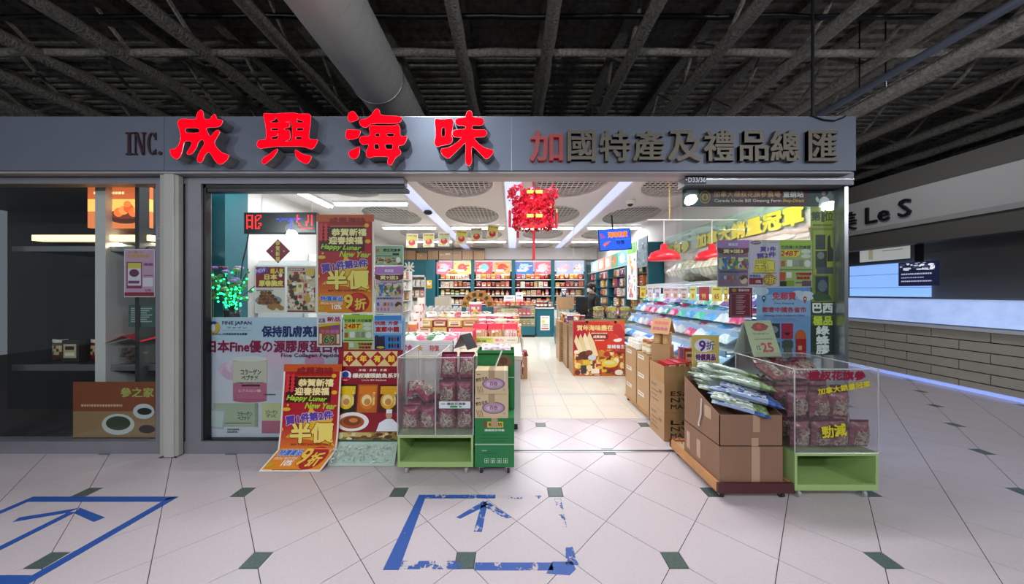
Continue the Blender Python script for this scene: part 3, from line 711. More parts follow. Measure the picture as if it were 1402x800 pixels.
# abalone poster on a white card stand
def abal():
    it = [('r', .08, .015, .92, .15, '#e2c98a')]
    for k, ch in enumerate('年年有餘'):
        u = .17 + k * .22; it += [('p', [(u - .11, .082), (u, .015), (u + .11, .082), (u, .15)], '#a81420')]
        it += [('t', ch, u, .082, .06, '#f2cf3e', {'b': .05})]
    it += [('t', '· 多福 · 多壽 · 多寶 ·', .55, .185, .022, '#f0e0d0', {'w': .5}), ('e', .13, .235, .09, .045, '#f0f0f0'), ('e', .13, .228, .05, .032, '#234a9a'), ('r', .06, .25, .2, .272, '#c01828'),
        ('t', '標叔罐頭鮑魚系列', .6, .235, .042, '#f4ecd8', {'w': .72, 'b': .04}), ('t', 'Uncle Bill Abalone', .58, .275, .016, '#e8d8c8', {'w': .38})]
    for u0, bgc, c2 in ((.02, '#1e2410', '#e8c21a'), (.345, '#b8641a', '#d87a20'), (.67, '#4a1c10', '#e0a41c')):
        it += [('r', u0, .315, u0 + .3, .565, bgc), ('r', u0 + .02, .33, u0 + .28, .40, c2), ('e', u0 + .15, .46, .12, .075, c2), ('e', u0 + .14, .455, .08, .05, '#efd9a0'), ('e', u0 + .15, .47, .05, .03, '#c98a3a'), ('t', '紅燒鮑', u0 + .25, .44, .02, '#f0e090', {'rot': -PI / 2, 'w': .2})]
    it += [('e', .28, .645, .26, .085, '#efeae4'), ('e', .28, .648, .19, .058, '#a8521a'), ('e', .28, .64, .14, .04, '#7a3a14'), ('e', .30, .632, .07, .02, '#c8843a'),
        ('p', [(.66, .73), (.70, .655), (.76, .635), (.80, .62), (.90, .62), (.95, .645), (1, .67), (1, .73)], '#e8ecf2'), ('e', .845, .585, .05, .035, '#c99a80'), ('r', .80, .535, .89, .57, '#eef0f4'),
        ('r', 0, .735, 1, .80, '#8a7a2a'), ('m', .02, .74, .98, .795, ['#c8b06a', '#6a4a2a', '#d8d0a0', '#a8862a', '#5a2a1a'], 50, 5), ('r', 0, .80, 1, .815, '#1f5a3a')]
    for q in range(230):
        rng = random.Random(q); u, v = rng.uniform(.03, .97), rng.uniform(.83, .965); a = rng.uniform(0, PI); s = .025
        it.append(('p', [(u + s * math.cos(a), v + s * .7 * math.sin(a)), (u - s * .3 * math.sin(a), v + .012 * math.cos(a)), (u - s * math.cos(a), v - s * .7 * math.sin(a))], ['#c3d6c8', '#aec4b6', '#d6e2d8', '#8ea898'][q % 4]))
    return it
lean = lambda q: (q[0] + .03 * q[2], q[1] + .065 * q[2] - .3 * max(0, .2 - q[2]), .004 + q[2] * .99)
sheet('floor_poster', 'dark red abalone poster on a card stand leaning beside the display bin', 'poster', T(X(452, 2.64), 2.66, 0), .565, .97, lambda v: '#8c1224' if v < .815 else '#b7ccbe', abal(), nz=30, mapf=lean, border=None, thick=.012)

# ---- flyers on the big window
def small_products(bg, pal, seed, top, extra): return [('m', .04, .28, .96, .94, pal, 90, seed)] + extra
Yw = YG + 0.016
M_, W_, H_ = on_px(349, 364, 391, 429, Yw)
sheet('window_flyer', 'flyer with rolled wafer biscuits under a maroon title on the big window', 'flyer', M_, W_, H_, '#e4dfd2', [('r', .03, .03, .97, .46, '#8a1420'), ('p', [(.03, .05), (.42, .02), (.42, .14), (.03, .2)], '#6a3aa6'), ('t', '超人氣', .72, .11, .1, '#e8cc3a', {'w': .42, 'b': .05}), ('t', 'NEW', .2, .1, .08, '#d8c8f0', {'w': .3, 'rot': .15}),
   ('t', '日本', .52, .235, .11, '#f0e070', {'w': .4, 'b': .06, 'out': '#5a1010'}), ('t', '原卷脆皮', .53, .37, .12, '#f0e070', {'w': .78, 'b': .06, 'out': '#5a1010'}), ('e', .84, .2, .06, .04, '#e8e4e0'), ('l', .06, .52, .6, .03, '#6a6a70'),
   ('e', .45, .73, .44, .11, '#8d99a4')] + [('e', .16 + .12 * k + .03 * j, .78 - .07 * j, .075, .038, ['#7a4a24', '#8e5a2e', '#6a3c1c'][(k + j) % 3]) for j in range(4) for k in range(6 - j)] + [('e', .5 + .09 * k, .86 + .03 * math.sin(k * 2), .1, .05, '#a8783e') for k in range(5)], border='#f0ece2')
M_, W_, H_ = on_px(392.5, 364, 433, 429, Yw)
sheet('window_flyer', 'flyer crowded with gift set pictures beside the wafer biscuit flyer', 'flyer', M_, W_, H_, '#cdb9a4', [('r', .03, .05, .6, .10, '#9a2a4a'), ('m', .03, .13, .97, .94, ['#b02a34', '#e8d8c0', '#c9a040', '#f0e8e0', '#6a3a24', '#c86a50', '#3a4a38', '#d8c4a8'], 130, 3), ('e', .82, .14, .14, .09, '#d8b84a'), ('r', .34, .35, .58, .56, '#ecdcae'), ('t', '禮', .46, .43, .07, '#8a6a10', {}), ('t', '新春精選禮品', .31, .075, .03, '#f0e0e0', {'w': .5}), ('r', .03, .945, .97, .97, '#8a2040')], border='#f0ece2')
M_, W_, H_ = on_px(513, 336, 552.5, 364, Yw)
sheet('window_flyer', 'green flyer with a dark bar above the purple flyer on the big window', 'flyer', M_, W_, H_, '#8fae8a', [('e', .1, .25, .06, .09, '#c8642a'), ('t', '野生花旗參', .6, .24, .14, '#2a1c18', {'w': .6, 'b': .05}), ('r', .62, .38, .84, .5, '#22303a'), ('l', .06, .52, .6, .05, '#4a5a3a'), ('m', .04, .6, .96, .95, ['#8a4a2a', '#c8a070', '#6a3a24', '#b8865a', '#d8c8a0', '#7a2a24'], 50, 9), ('e', .82, .72, .08, .14, '#e8e8e0')], border='#eceae2')
def nine_for_three(b): return [('r', 0, .0, 1, .16, '#b87ac0'), ('t', '買就送', .5, .09, .06, '#f4e4f8', {'w': .3}), ('p', [(0, .16), (.15, .18), (.85, .18), (1, .16), (.98, .26), (.8, .30), (.2, .30), (.02, .26)], '#6a1c1c'), ('t', '買9送3', .5, .235, .08, '#f0e2a0', {'w': .62, 'b': .05}), ('l', .2, .33, .96, .02, '#8a4a5a'),
    ('m', .03, .36, .97, .62, ['#c8a840', '#5a8a3a', '#3a6aa8', '#d8d0c0', '#8a3a6a', '#e0c890', '#4a7ac0'], 80, 21), ('t', '美容養顏產品系列', .5, .67, .04, '#3a5a8a', {'w': .84})] + [('r', .08 + .12 * k, .76, .16 + .12 * k, .83, ['#5a6ac0', '#c8c0d0', '#b04a4a', '#c87a4a', '#8a8ab0'][k]) for k in range(5)] + [('r', .1 + .12 * k, .87, .14 + .12 * k, .93, '#c05a7a') for k in range(4)] + [('e', .82, .84, .12, .09, '#d8b8a0'), ('p', [(.70, .80), (.8, .74), (.92, .76), (.95, .84), (.88, .80), (.74, .86)], '#5a3a2a')]
M_, W_, H_ = on_px(513, 365, 552.5, 430, Yw)
sheet('window_flyer', 'purple buy nine get three flyer on the big window', 'flyer', M_, W_, H_, '#cdb4c4', nine_for_three(0), border='#eceae2')
M_, W_, H_ = on_px(434, 430, 468, 475, Yw)
sheet('window_flyer', 'brown flyer with a green price of 69 on the big window', 'flyer', M_, W_, H_, '#ded8e0', [('p', [(.06, .34), (.94, .28), (.94, .96), (.06, .96)], '#a85a30'), ('p', [(.06, .32), (.94, .24), (.94, .32), (.06, .4)], '#d8b83a'), ('t', '北海', .2, .2, .14, '#6a2a4a', {'w': .26}), ('t', '新品', .68, .16, .14, '#a8204a', {'w': .52, 'b': .05}), ('t', '盛惠', .72, .40, .09, '#8a4aa6', {'w': .3, 'b': .05}), ('t', '干貝優惠', .52, .54, .11, '#c070b0', {'w': .74, 'b': .05}), ('t', '69', .5, .78, .24, '#1e6a3a', {'w': .42, 'out': '#e0d8b0', 'b': .05, 'ob': .09}), ('r', .1, .6, .2, .9, '#e8d8c8'), ('r', .8, .62, .9, .9, '#e8d8c8')], border='#f0eef0')
GREEN = [('r', 0, 0, 1, .14, '#9cc23a'), ('t', '巴西第1天然蜂膠', .5, .15, .07, '#24521a', {'w': .9, 'b': .04}), ('p', [(.04, .28), (.2, .20), (.62, .22), (.62, .30), (.5, .36), (.06, .34)], '#e8d02a'), ('t', '24BT', .3, .28, .10, '#c01a1a', {'w': .52, 'b': .06, 'sh': .25, 'out': '#f0e050', 'ob': .1}), ('e', .8, .24, .15, .05, '#d8dcd0'), ('e', .8, .34, .15, .045, '#d8dcd0'), ('r', .04, .44, .16, .56, '#b8642a'), ('r', .22, .42, .38, .56, '#e8e8e4'), ('r', .42, .42, .56, .56, '#9aa098'), ('r', .6, .42, .72, .56, '#8a9088'), ('e', .85, .5, .1, .08, '#e4e4e0'),
   ('r', 0, .62, 1, .64, '#3a7a2a'), ('r', 0, .68, .17, .86, '#b84a1e'), ('r', .2, .68, .36, .8, '#e4e4dc'), ('t', '巴西綠蜂膠', .74, .72, .06, '#a81a14', {'w': .46, 'b': .05}), ('t', '特級優惠', .72, .80, .06, '#a81a14', {'w': .4, 'b': .05}), ('r', 0, .87, .2, .98, '#22241e'), ('r', .2, .86, .44, .98, '#7a9a2a'), ('l', .48, .9, .66, .03, '#5a5a5a'), ('r', .68, .86, .96, .98, '#6a4a5a')]
M_, W_, H_ = on_px(470, 431, 511, 487, Yw)
sheet('window_flyer', 'green propolis flyer beside the blue post to China flyer', 'flyer', M_, W_, H_, '#b8cc7a', GREEN, border='#eef0e8')
M_, W_, H_ = on_px(511.5, 431, 551, 487, Yw)
sheet('window_flyer', 'blue flyer about direct post to China on the big window', 'flyer', M_, W_, H_, '#4a8ad8', [('r', 0, .14, 1, .5, '#8ab8ea'), ('r', 0, .22, 1, .45, '#b8d4f2'), ('t', '快捷, 方便', .45, .21, .10, '#c0202a', {'w': .8, 'b': .05}), ('t', '直郵中國', .47, .36, .12, '#c0202a', {'w': .8, 'b': .06}), ('p', [(.04, .84), (.04, .54), (.1, .5), (.2, .54), (.38, .52), (.4, .84)], '#3a2a4a'), ('e', .24, .8, .14, .03, '#d8c848')] + [('e', .55 + .1 * (k % 4), .6 + .16 * (k // 4), .035, .06, ['#2a2a3a', '#2a4a3a', '#a04040', '#2a2a44'][k % 4]) for k in range(8)], border='#eef0f4')
# ---- big collagen banner
M_, W_, H_ = on_px(279, 434.5, 555, 605, YG + 0.032)
pk = ['#d9b8cf', '#cfa9c6', '#e2c9d8']
col_items = [('e', .12 + .02 * k, .42 + .03 * math.sin(k * 2.1), .05, .06, pk[k % 3]) for k in range(6)] + [('e', .36, .35, .08, .08, '#d8bccf'), ('e', .55, .36, .05, .07, '#c898b8'), ('e', .5, .50, .25, .10, '#d3c6d6')] + [
   ('e', .05, .085, .032, .052, '#1f3f8a'), ('p', [(.035, .13), (.05, .06), (.075, .04), (.085, .09), (.06, .14)], '#d8b048'), ('e', .047, .085, .012, .03, '#e8ecf4'),
   ('t', 'FINE JAPAN', .165, .05, .034, '#1c2a5a', {'w': .145, 'b': .03}), ('t', 'ファイン', .165, .085, .016, '#2a3560', {'w': .1}), ('r', .09, .105, .24, .108, '#8a92b8'), ('t', '日本No.1天然高純度食品集團', .13, .135, .018, '#3a4060', {'w': .17}),
   ('t', '保持肌膚亮麗彈滑', .49, .115, .085, '#232a66', {'w': .40, 'b': .035}), ('t', '日本Fine優の源膠原蛋白精', .36, .235, .095, '#8c1c48', {'w': .68, 'b': .04}), ('t', 'Fine Collagen Peptide', .53, .31, .038, '#6a2250', {'w': .29, 'b': .04}),
   ('r', .145, .345, .315, .665, '#b9b3a8'), ('e', .23, .335, .088, .022, '#d8d8d4'), ('e', .23, .665, .085, .02, '#b3607a'), ('r', .147, .53, .313, .655, '#c06a84'), ('r', .147, .355, .313, .525, '#cfc9b8'), ('t', 'コラーゲン', .235, .44, .042, '#2a2420', {'w': .10}), ('t', 'ペプチド', .23, .485, .038, '#2a2420', {'w': .08}), ('t', 'Collagen Peptide Premium', .23, .525, .014, '#3a3430', {'w': .14}), ('r', .19, .54, .28, .555, '#4a3438'), ('t', 'ヒアルロン酸', .23, .59, .022, '#e8c8d0', {'w': .11}),
   ('r', .05, .69, .27, .88, '#a9b49a'), ('r', .255, .69, .27, .88, '#8f9c80'), ('t', 'コラーゲン', .205, .775, .035, '#2c3426', {'w': .075}), ('t', 'ペプチド', .2, .81, .03, '#2c3426', {'w': .06}), ('l', .1, .85, .24, .01, '#5a6450'),
   ('p', [(.03, .73), (.115, .745), (.10, .90), (.018, .885)], '#a8b4b4'), ('p', [(.035, .745), (.105, .758), (.093, .885), (.026, .872)], '#c2cccc'), ('l', .12, .90, .18, .012, '#4a5468'), ('l', .12, .92, .17, .012, '#4a5468'),
   ('r', .29, .69, .385, .83, '#c7cc96'), ('r', .29, .83, .385, .93, '#b9607c'), ('t', 'コラーゲン', .338, .76, .028, '#2c3426', {'w': .06}), ('t', 'ゲンC', .338, .79, .028, '#2c3426', {'w': .045}), ('t', 'Sole Agent 加拿大獨家代理', .2, .972, .018, '#3a4468', {'w': .14}), ('t', 'JMI Beauty & Health', .4, .972, .018, '#3a4468', {'w': .13}), ('l', .3, .62, .36, .01, '#5a5a70')]
sheet('window_banner', 'large pale collagen advertising banner covering the lower half of the big window', 'banner', M_, W_, H_, lambda v: '#b9cfe0' if v < .2 else ('#c9cbdc' if v < .45 else '#cfcfdc'), col_items, nz=16)
# diamond blessing card
dM = T(X(380.5, 2.875), 2.875, Z(344, 2.875)) @ R(PI / 4, 'Y') @ T(-.08, 0, -.08)
o = sheet('diamond_card', 'small maroon diamond new year card with gold writing inside the big window', 'card', dM, .16, .16, '#8e2438', [('e', .25, .75, .05, .05, '#d8a0a0'), ('e', .75, .25, .05, .05, '#d8a0a0')])
mb = MB()
for k, ch in enumerate('恭賀新禧'): put_text(mb, ch, 0, .075 - .05 * k, .042, '#e8cf60', 0, .036, .05)
l_ = mb.build('lettering', M_print, o); l_.matrix_local = T(.08, -.002, .08) @ R(-PI / 4, 'Y')

# ---- right-hand glass
YR = YG + 0.062
M_, W_, H_ = on_px(934.5, 257, 1142, 283, YR)
sheet('window_banner', 'dark maroon ginseng farm banner across the top of the entrance glass', 'banner', M_, W_, H_, '#4e1626', [('r', 0, 0, .13, 1, '#243a34'), ('r', .83, 0, 1, 1, '#22342f'),
   ('e', .148, .5, .037, .34, '#b98a2c'), ('e', .148, .5, .03, .27, '#33101a'), ('e', .148, .5, .024, .2, '#c08a28'), ('p', [(.137, .55), (.148, .3), (.159, .55), (.15, .7)], '#7a2a1c'),
   ('t', '加拿大標叔花旗參農場', .425, .34, .32, '#dba474', {'w': .44, 'b': .02}), ('t', '直銷站', .73, .36, .30, '#d8d4cc', {'w': .135, 'b': .05}), ('t', 'Canada Uncle Bill Ginseng Farm', .43, .71, .22, '#ead4c8', {'w': .44, 'b': .02}), ('t', 'Shop-Direct', .73, .71, .22, '#d8b040', {'w': .14, 'b': .04, 'sh': .2}),
   ('e', .93, .3, .014, .13, '#a08070'), ('p', [(.895, 1), (.905, .62), (.925, .48), (.945, .48), (.965, .6), (.975, 1)], '#d6d8d4'), ('p', [(.875, .6), (.885, .45), (.9, .62), (.9, .8), (.885, .75)], '#c8c8c4'), ('r', .924, .12, .936, .2, '#3a2420')], thick=.003)
M_, W_, H_ = on_px(1110, 283, 1142, 486, YR)
vp = [('r', 0, 0, 1, .145, '#a4ae3c'), ('r', .05, .01, .95, .135, '#aeb840'), ('t', '第', .22, .065, .06, '#3a4a20', {'b': .05}), ('t', '1', .52, .06, .08, '#1f3a1c', {'b': .06}), ('t', '位', .78, .065, .06, '#3a4a20', {}), ('l', .1, .125, .9, .012, '#4a5420'),
   ('r', .1, .16, .95, .46, '#a8b040'), ('r', .2, .19, .62, .29, '#2f3a30'), ('p', [(.72, .2), (.82, .19), (.86, .27), (.96, .29), (.96, .37), (.7, .37), (.7, .28)], '#262a24'), ('r', .2, .30, .68, .42, '#343c38'), ('e', .42, .33, .15, .025, '#7a8478'), ('r', .24, .41, .95, .455, '#4a545a'), ('r', .2, .47, .75, .60, '#2c3846'), ('e', .5, .535, .2, .04, '#5f7078'), ('p', [(.05, .6), (.3, .57), (.8, .6), (.9, .63), (.2, .64)], '#3c5a34'),
   ('r', 0, .645, 1, .735, '#3a4638'), ('t', '巴西', .5, .685, .062, '#f2f6f0', {'w': .84, 'b': .05}), ('r', 0, .74, 1, .80, '#4a5a2c'), ('t', '極品', .5, .77, .06, '#cfe048', {'w': .8, 'b': .05}), ('r', 0, .80, 1, 1, '#2f3f37'), ('t', '綠', .5, .825 + .01, .058, '#f2f6f0', {'w': .55, 'b': .05}), ('t', '蜂', .5, .90, .058, '#f2f6f0', {'w': .55, 'b': .05}), ('t', '膠', .5, .965, .058, '#f2f6f0', {'w': .55, 'b': .05})]
sheet('window_banner', 'tall green propolis banner down the end of the entrance glass', 'banner', M_, W_, H_, '#828f34', vp, thick=.003)
for (a, b, lab, bgc, its) in ((982, 1025.5, 'purple buy nine get three flyer in the middle of the entrance glass', '#8c6f86', nine_for_three(1)),
    (1025.5, 1067.5, 'white flyer with purple and yellow half price writing on the entrance glass', '#c9bfcc', [('e', .22, .055, .17, .035, '#5a2430'), ('t', '成興海味', .22, .055, .03, '#d8c0c0', {'w': .26}), ('l', .65, .05, .95, .015, '#7a6a7a'), ('t', '買1件', .62, .19, .1, '#5a3aa0', {'w': .5, 'b': .06}), ('p', [(.2, .42), (.34, .3), (.85, .45), (.84, .7), (.14, .7)], '#d8c63a'), ('t', '第2件', .56, .32, .11, '#5a3aa0', {'w': .62, 'rot': .1, 'b': .06}), ('t', '半價', .52, .54, .2, '#ecd85a', {'w': .62, 'b': .04, 'out': '#4a1c14', 'ob': .08}), ('l', .1, .7, .9, .015, '#5a4a4a'), ('t', '特價貨品', .2, .76, .06, '#2f5aa8', {'w': .36}), ('r', 0, .80, .45, .94, '#8a1a34'), ('t', '10%', .3, .88, .06, '#e8e0e0', {'w': .16}), ('e', .66, .84, .2, .13, '#b0862c'), ('t', '9折', .7, .85, .15, '#e2c050', {'w': .4, 'out': '#5a2014', 'b': .04, 'ob': .08})]),
    (1067.5, 1112, 'green propolis flyer in the middle of the entrance glass', '#a7b56c', GREEN)):
    M_, W_, H_ = on_px(a, 329, b, 393.5, YR - .002)
    sheet('window_flyer', lab, 'flyer', M_, W_, H_, bgc, its, border='#b8b4bc')
M_, W_, H_ = on_px(998, 394, 1030, 435, YR)
sheet('window_flyer', 'plain maroon opening hours notice on the entrance glass', 'notice', M_, W_, H_, '#78152f', [('e', .22, .09, .1, .055, '#b88a3a'), ('t', '營業時間', .64, .09, .07, '#e0c8c8', {'w': .46}), ('r', .08, .2, .92, .208, '#c89a9a'), ('r', .08, .95, .92, .958, '#c89a9a'), ('r', .08, .2, .095, .958, '#c89a9a'), ('r', .905, .2, .92, .958, '#c89a9a')] + [('l', .3, .26 + .06 * k, .7 - .06 * (k % 3), .018, '#d8b8b8') for k in range(11)])
M_, W_, H_ = on_px(1036, 394, 1111, 490, YR)
def pin(u, v, c): return [('e', u, v, .035, .035, c), ('p', [(u - .03, v + .015), (u + .03, v + .015), (u, v + .07)], c), ('e', u, v, .014, .014, '#dfe6ee')]
sheet('window_poster', 'blue sky free shipping poster with map pins on the entrance glass', 'poster', M_, W_, H_, lambda v: '#5f92d0' if v < .1 else ('#8fb4dc' if v < .4 else '#7a9fd0'), [('e', .08, .05, .14, .06, '#c6d3e2'), ('e', .9, .12, .16, .07, '#cdd8e4'), ('e', .75, .08, .1, .04, '#c3d0e0')] + pin(.13, .15, '#1f3f7a') + pin(.88, .16, '#c03050') + [
   ('t', '免郵費', .5, .12, .11, '#c8364e', {'w': .42, 'b': .03}), ('t', 'Free Shipping', .5, .225, .03, '#6a6a90', {'w': .36}), ('t', '郵寄中國各省市', .5, .315, .075, '#b82a48', {'w': .8, 'b': .03}), ('t', 'Shipping From Canada to China', .5, .40, .03, '#6a3a6a', {'w': .72}), ('l', .28, .45, .72, .012, '#7a8ab0'), ('l', .22, .475, .78, .008, '#7a8ab0'),
   ('r', .2, .51, .42, .72, '#3a4048'), ('e', .31, .6, .08, .05, '#8a929a'), ('r', .45, .51, .66, .73, '#b02a48'), ('p', [(.49, .64), (.62, .64), (.555, .69)], '#3a1420'), ('r', .49, .74, .64, .98, '#5a6058'), ('r', .46, .76, .66, .86, '#4a5444'), ('e', .8, .70, .1, .1, '#c8623a'), ('r', .71, .73, .9, .98, '#a8221e'), ('r', .75, .83, .82, .89, '#d8a08a'), ('r', .22, .78, .42, .96, '#58626a')], nz=10)

# ================================================================ FRONT OBJECTS
M_green = mat('lime_green_laminate', '#a2c079', 0.4, var=0.03)
M_rubber = mat('caster_rubber', '#26262a', 0.6)
M_wheelw = mat('caster_grey', '#a8a8a8', 0.4)
def caster(parent, x, y, r=0.028, m=None, z=None):
    z = (2 * r + .012) if z is None else z
    c = MB().box(x - .022, x + .022, y - .022, y + .022, z - .008, z).box(x - .017, x - .013, y - .012, y + .012, r * .8, z - .006).box(x + .013, x + .017, y - .012, y + .012, r * .8, z - .006).build('caster', M_chrome, parent)
    MB().cyl((x - .011, y, r), (x + .011, y, r), r, 14).build('wheel', m or M_wheelw, c)
# ---- ginseng bag: maroon plastic with a see-through window of roots
M_bag = vcmat('maroon_film', 0.25, coat=0.4, bump=0.25, bscale=35)
M_roots = vcmat('dried_roots', 0.6, coat=0.5, bump=0.5, bscale=60)
def bag_meshes(seed, hazy=False):
    rng = random.Random(seed)
    reds = ['#8c2848', '#7c1e3e', '#9a3856', '#84304c']
    if hazy: reds = ['#85424e', '#763743', '#925260', '#7c3c48']  # same bags, greyed: haze of the acrylic in front painted into their colours
    body = pillow_mb(.155, .215, .085, 8, 10, seed, fn=lambda u, v, s, i, j: reds[(i * 3 + j * 5 + seed) % 4] if v < .78 else ('#7c2444' if not hazy else '#84525a'))
    win = MB()
    win_pal = ['#9c8c7e', '#b3a190', '#86746a', '#c4b4a4', '#8e7c70']
    if hazy: win_pal = ['#8c786c', '#a08c7e', '#7a665c', '#b09c8e']
    for side in (-1, 1):                                     # root strands on the face
        for q in range(52):
            u = rng.uniform(-.62, .62); v = rng.uniform(-.62, .42)
            pts = []
            a = rng.uniform(0, 2 * PI); L = rng.uniform(.012, .035)
            for k in range(4):
                uu = max(-.72, min(.72, u + math.cos(a + k * .35) * L * k / .155)); vv = max(-.72, min(.55, v + math.sin(a + k * .35) * L * k / .215))
                g = max(0.0, (1 - uu * uu) * (1 - vv * vv)) ** .45
                pts.append((uu * .0775 * .96, side * (.0425 * g + .004), .1075 + vv * .1075))
            win.tube(pts, [.005, .0065, .006, .004], 5, rng.choice(win_pal))
    seal = MB().box(-.072, .072, -.003, .003, .205, .228, '#5a1028')
    return body.mesh('ginseng_bag', M_bag, True), win.mesh('root_window', M_roots), seal.mesh('top_seal', M_bag)
BAGS = [bag_meshes(s) for s in range(4)]
BAGS2 = [bag_meshes(s + 9, True) for s in range(4)]
def x_left(loc): return loc[0] < 1.0
def bag(loc, rot, k, label, group, sc=1.0):
    b, wn, sl = (BAGS if x_left(loc) else BAGS2)[k % 4]
    o = link('ginseng_bag', b); o.location = loc; o.rotation_euler = rot; o.scale = (sc, sc, sc); tag(o, label, 'bag', group)
    link('root_window', wn, o)['kind'] = 'stuff'; link('top_seal', sl, o)
    return o
def bin_cart(label, x0, x1, y0, y1, divider, h1, zt):
    t = thing('display_bin', label, 'display bin', ((x0 + x1) / 2, (y0 + y1) / 2, 0))
    a, b, c, d = -(x1 - x0) / 2, (x1 - x0) / 2, -(y1 - y0) / 2, (y1 - y0) / 2; g = .018; z0 = .072
    for nm, q in (('cabinet_floor', (a, b, c, d, z0, z0 + g)), ('cabinet_top', (a, b, c, d, h1 - g, h1)), ('cabinet_side', (a, a + g, c, d, z0 + g, h1 - g)), ('cabinet_side', (b - g, b, c, d, z0 + g, h1 - g)), ('cabinet_back', (a + g, b - g, d - g, d, z0 + g, h1 - g)), ('cabinet_lip', (a + g, b - g, c, c + g, z0 + g, z0 + g + .025))):
        MB().box(*q).build(nm, M_green, t)
    for x in (a + .06, b - .06):
        for y in (c + .05, d - .05): caster(t, x, y, .028, None, z0)
    e = .006; zb = h1 + .002
    for nm, q in (('acrylic_panel', (a, b, c, c + e, zb, zt)), ('acrylic_panel', (a, b, d - e, d, zb, zt)), ('acrylic_panel', (a, a + e, c + e, d - e, zb, zt)), ('acrylic_panel', (b - e, b, c + e, d - e, zb, zt)), ('acrylic_panel', (a + e, b - e, c + e, d - e, zb, zb + e))) + ((('acrylic_panel', (divider - e / 2, divider + e / 2, c + e, d - e, zb + e, zt)),) if divider is not None else ()):
        MB().box(*q).build(nm, M_acryl, t)
    # polished edges catch the light
    r = .0042
    for p, q in (((a, c, zb), (a, c, zt)), ((b, c, zb), (b, c, zt)), ((a, d, zb), (a, d, zt)), ((b, d, zb), (b, d, zt)), ((a, c, zt), (b, c, zt)), ((a, d, zt), (b, d, zt)), ((a, c, zt), (a, d, zt)), ((b, c, zt), (b, d, zt)), ((a, c, zb), (b, c, zb))) + ((((divider, c, zb), (divider, c, zt)), ((divider, c, zt), (divider, d, zt))) if divider is not None else ()):
        MB().tube([p, q], r, 6).build('edge_strip', M_edge, t)
    return t
# left bin beside the abalone poster
LB = bin_cart('lime green wheeled bin with a divided clear acrylic top next to the abalone poster', -0.915, -0.31, 2.46, 3.02, 0.0, .325, .95)
o = sheet('price_strip', '', '', T(.03, -.284, .545), .25, .055, '#dfe4e6', [('t', '標叔花旗參', .55, .35, .4, '#2a2a30', {'w': .6, 'b': .03}), ('l', .06, .35, .2, .14, '#3a3a40'), ('e', .42, .75, .08, .16, '#2a9a4a'), ('e', .52, .75, .08, .16, '#2a9a4a'), ('e', .68, .75, .05, .12, '#2a9a4a')], parent=LB, thick=.002)
mb = MB().box(.012, .29, -.27, .23, .0, .004); 
gl = 'maroon bag of ginseng roots'
x0 = -.915
GB = 'ginseng bags in the divided bin'
for (px, py, yy, rz, k) in ((572, 592, 2.56, .1, 0), (620 - 36, 592, 2.56, -.1, 1)): pass
zb = .346
cells = [(-.835, 2.545, zb, .12, 0), (-.69, 2.54, zb, -.08, 1), (-.835, 2.67, zb, .2, 2), (-.69, 2.68, zb, -.1, 3), (-.835, 2.80, zb, 0, 1), (-.69, 2.81, zb, 0, 0)]
for k, (x, y, z, rz, q) in enumerate(cells): bag((x, y, z), (random.uniform(-.05, .05), 0, rz), q, 'maroon ginseng bag standing in the emptier half of the divided bin', GB, .88)
bag((-.66, 2.60, zb + .22), (-1.25, .1, .9), 2, 'maroon ginseng bag lying on top in the emptier half of the divided bin', GB)
bag((-.83, 2.66, zb + .235), (-1.3, 0, .3), 3, 'maroon ginseng bag lying on top in the emptier half of the divided bin', GB)
for r in range(3):
    for (x, y) in ((-.535, 2.545), (-.39, 2.545), (-.535, 2.66), (-.39, 2.66), (-.535, 2.78), (-.39, 2.78)):
        if r == 2 and y < 2.6: lean_ = -.5
        else: lean_ = 0
        if r == 2 and y > 2.7: continue
        bag((x + random.uniform(-.006, .006), y + (0.03 if lean_ else 0), zb + r * .205), (lean_ + random.uniform(-.04, .04), 0, random.uniform(-.12, .12)), r * 2 + int(x * 10) + int(y * 10), 'maroon ginseng bag in the packed half of the divided bin', GB, .88)
# tent card on the left bin, seen from behind
def tent(name, label, M, w, h, spread, c_front, c_back, items=None, cat='sign'):
    t = thing(name, label, cat); t.matrix_world = M
    a = math.atan2(spread / 2, h); L = math.hypot(spread / 2, h)
    f_ = sheet('front_leaf', '', '', T(-w / 2, -spread / 2, 0) @ R(-a, 'X'), w, L, c_front, items or [], parent=t, thick=.0025)
    MB().box(-w / 2, w / 2, 0, .0025, 0, L).build('back_leaf', mat('tent_' + c_back.strip('#'), c_back, .6), t).matrix_local = T(0, spread / 2, 0) @ R(a, 'X')
    return t
tent('tent_card', 'folded grey cardboard tent card seen from behind on the divided bin', T(-.43, 2.86, .955) @ R(1.15, 'Z'), .17, .13, .15, '#2a2a2c', '#8d8781')
o = thing('tent_card_', 'x', 'x'); bpy.data.objects.remove(o)

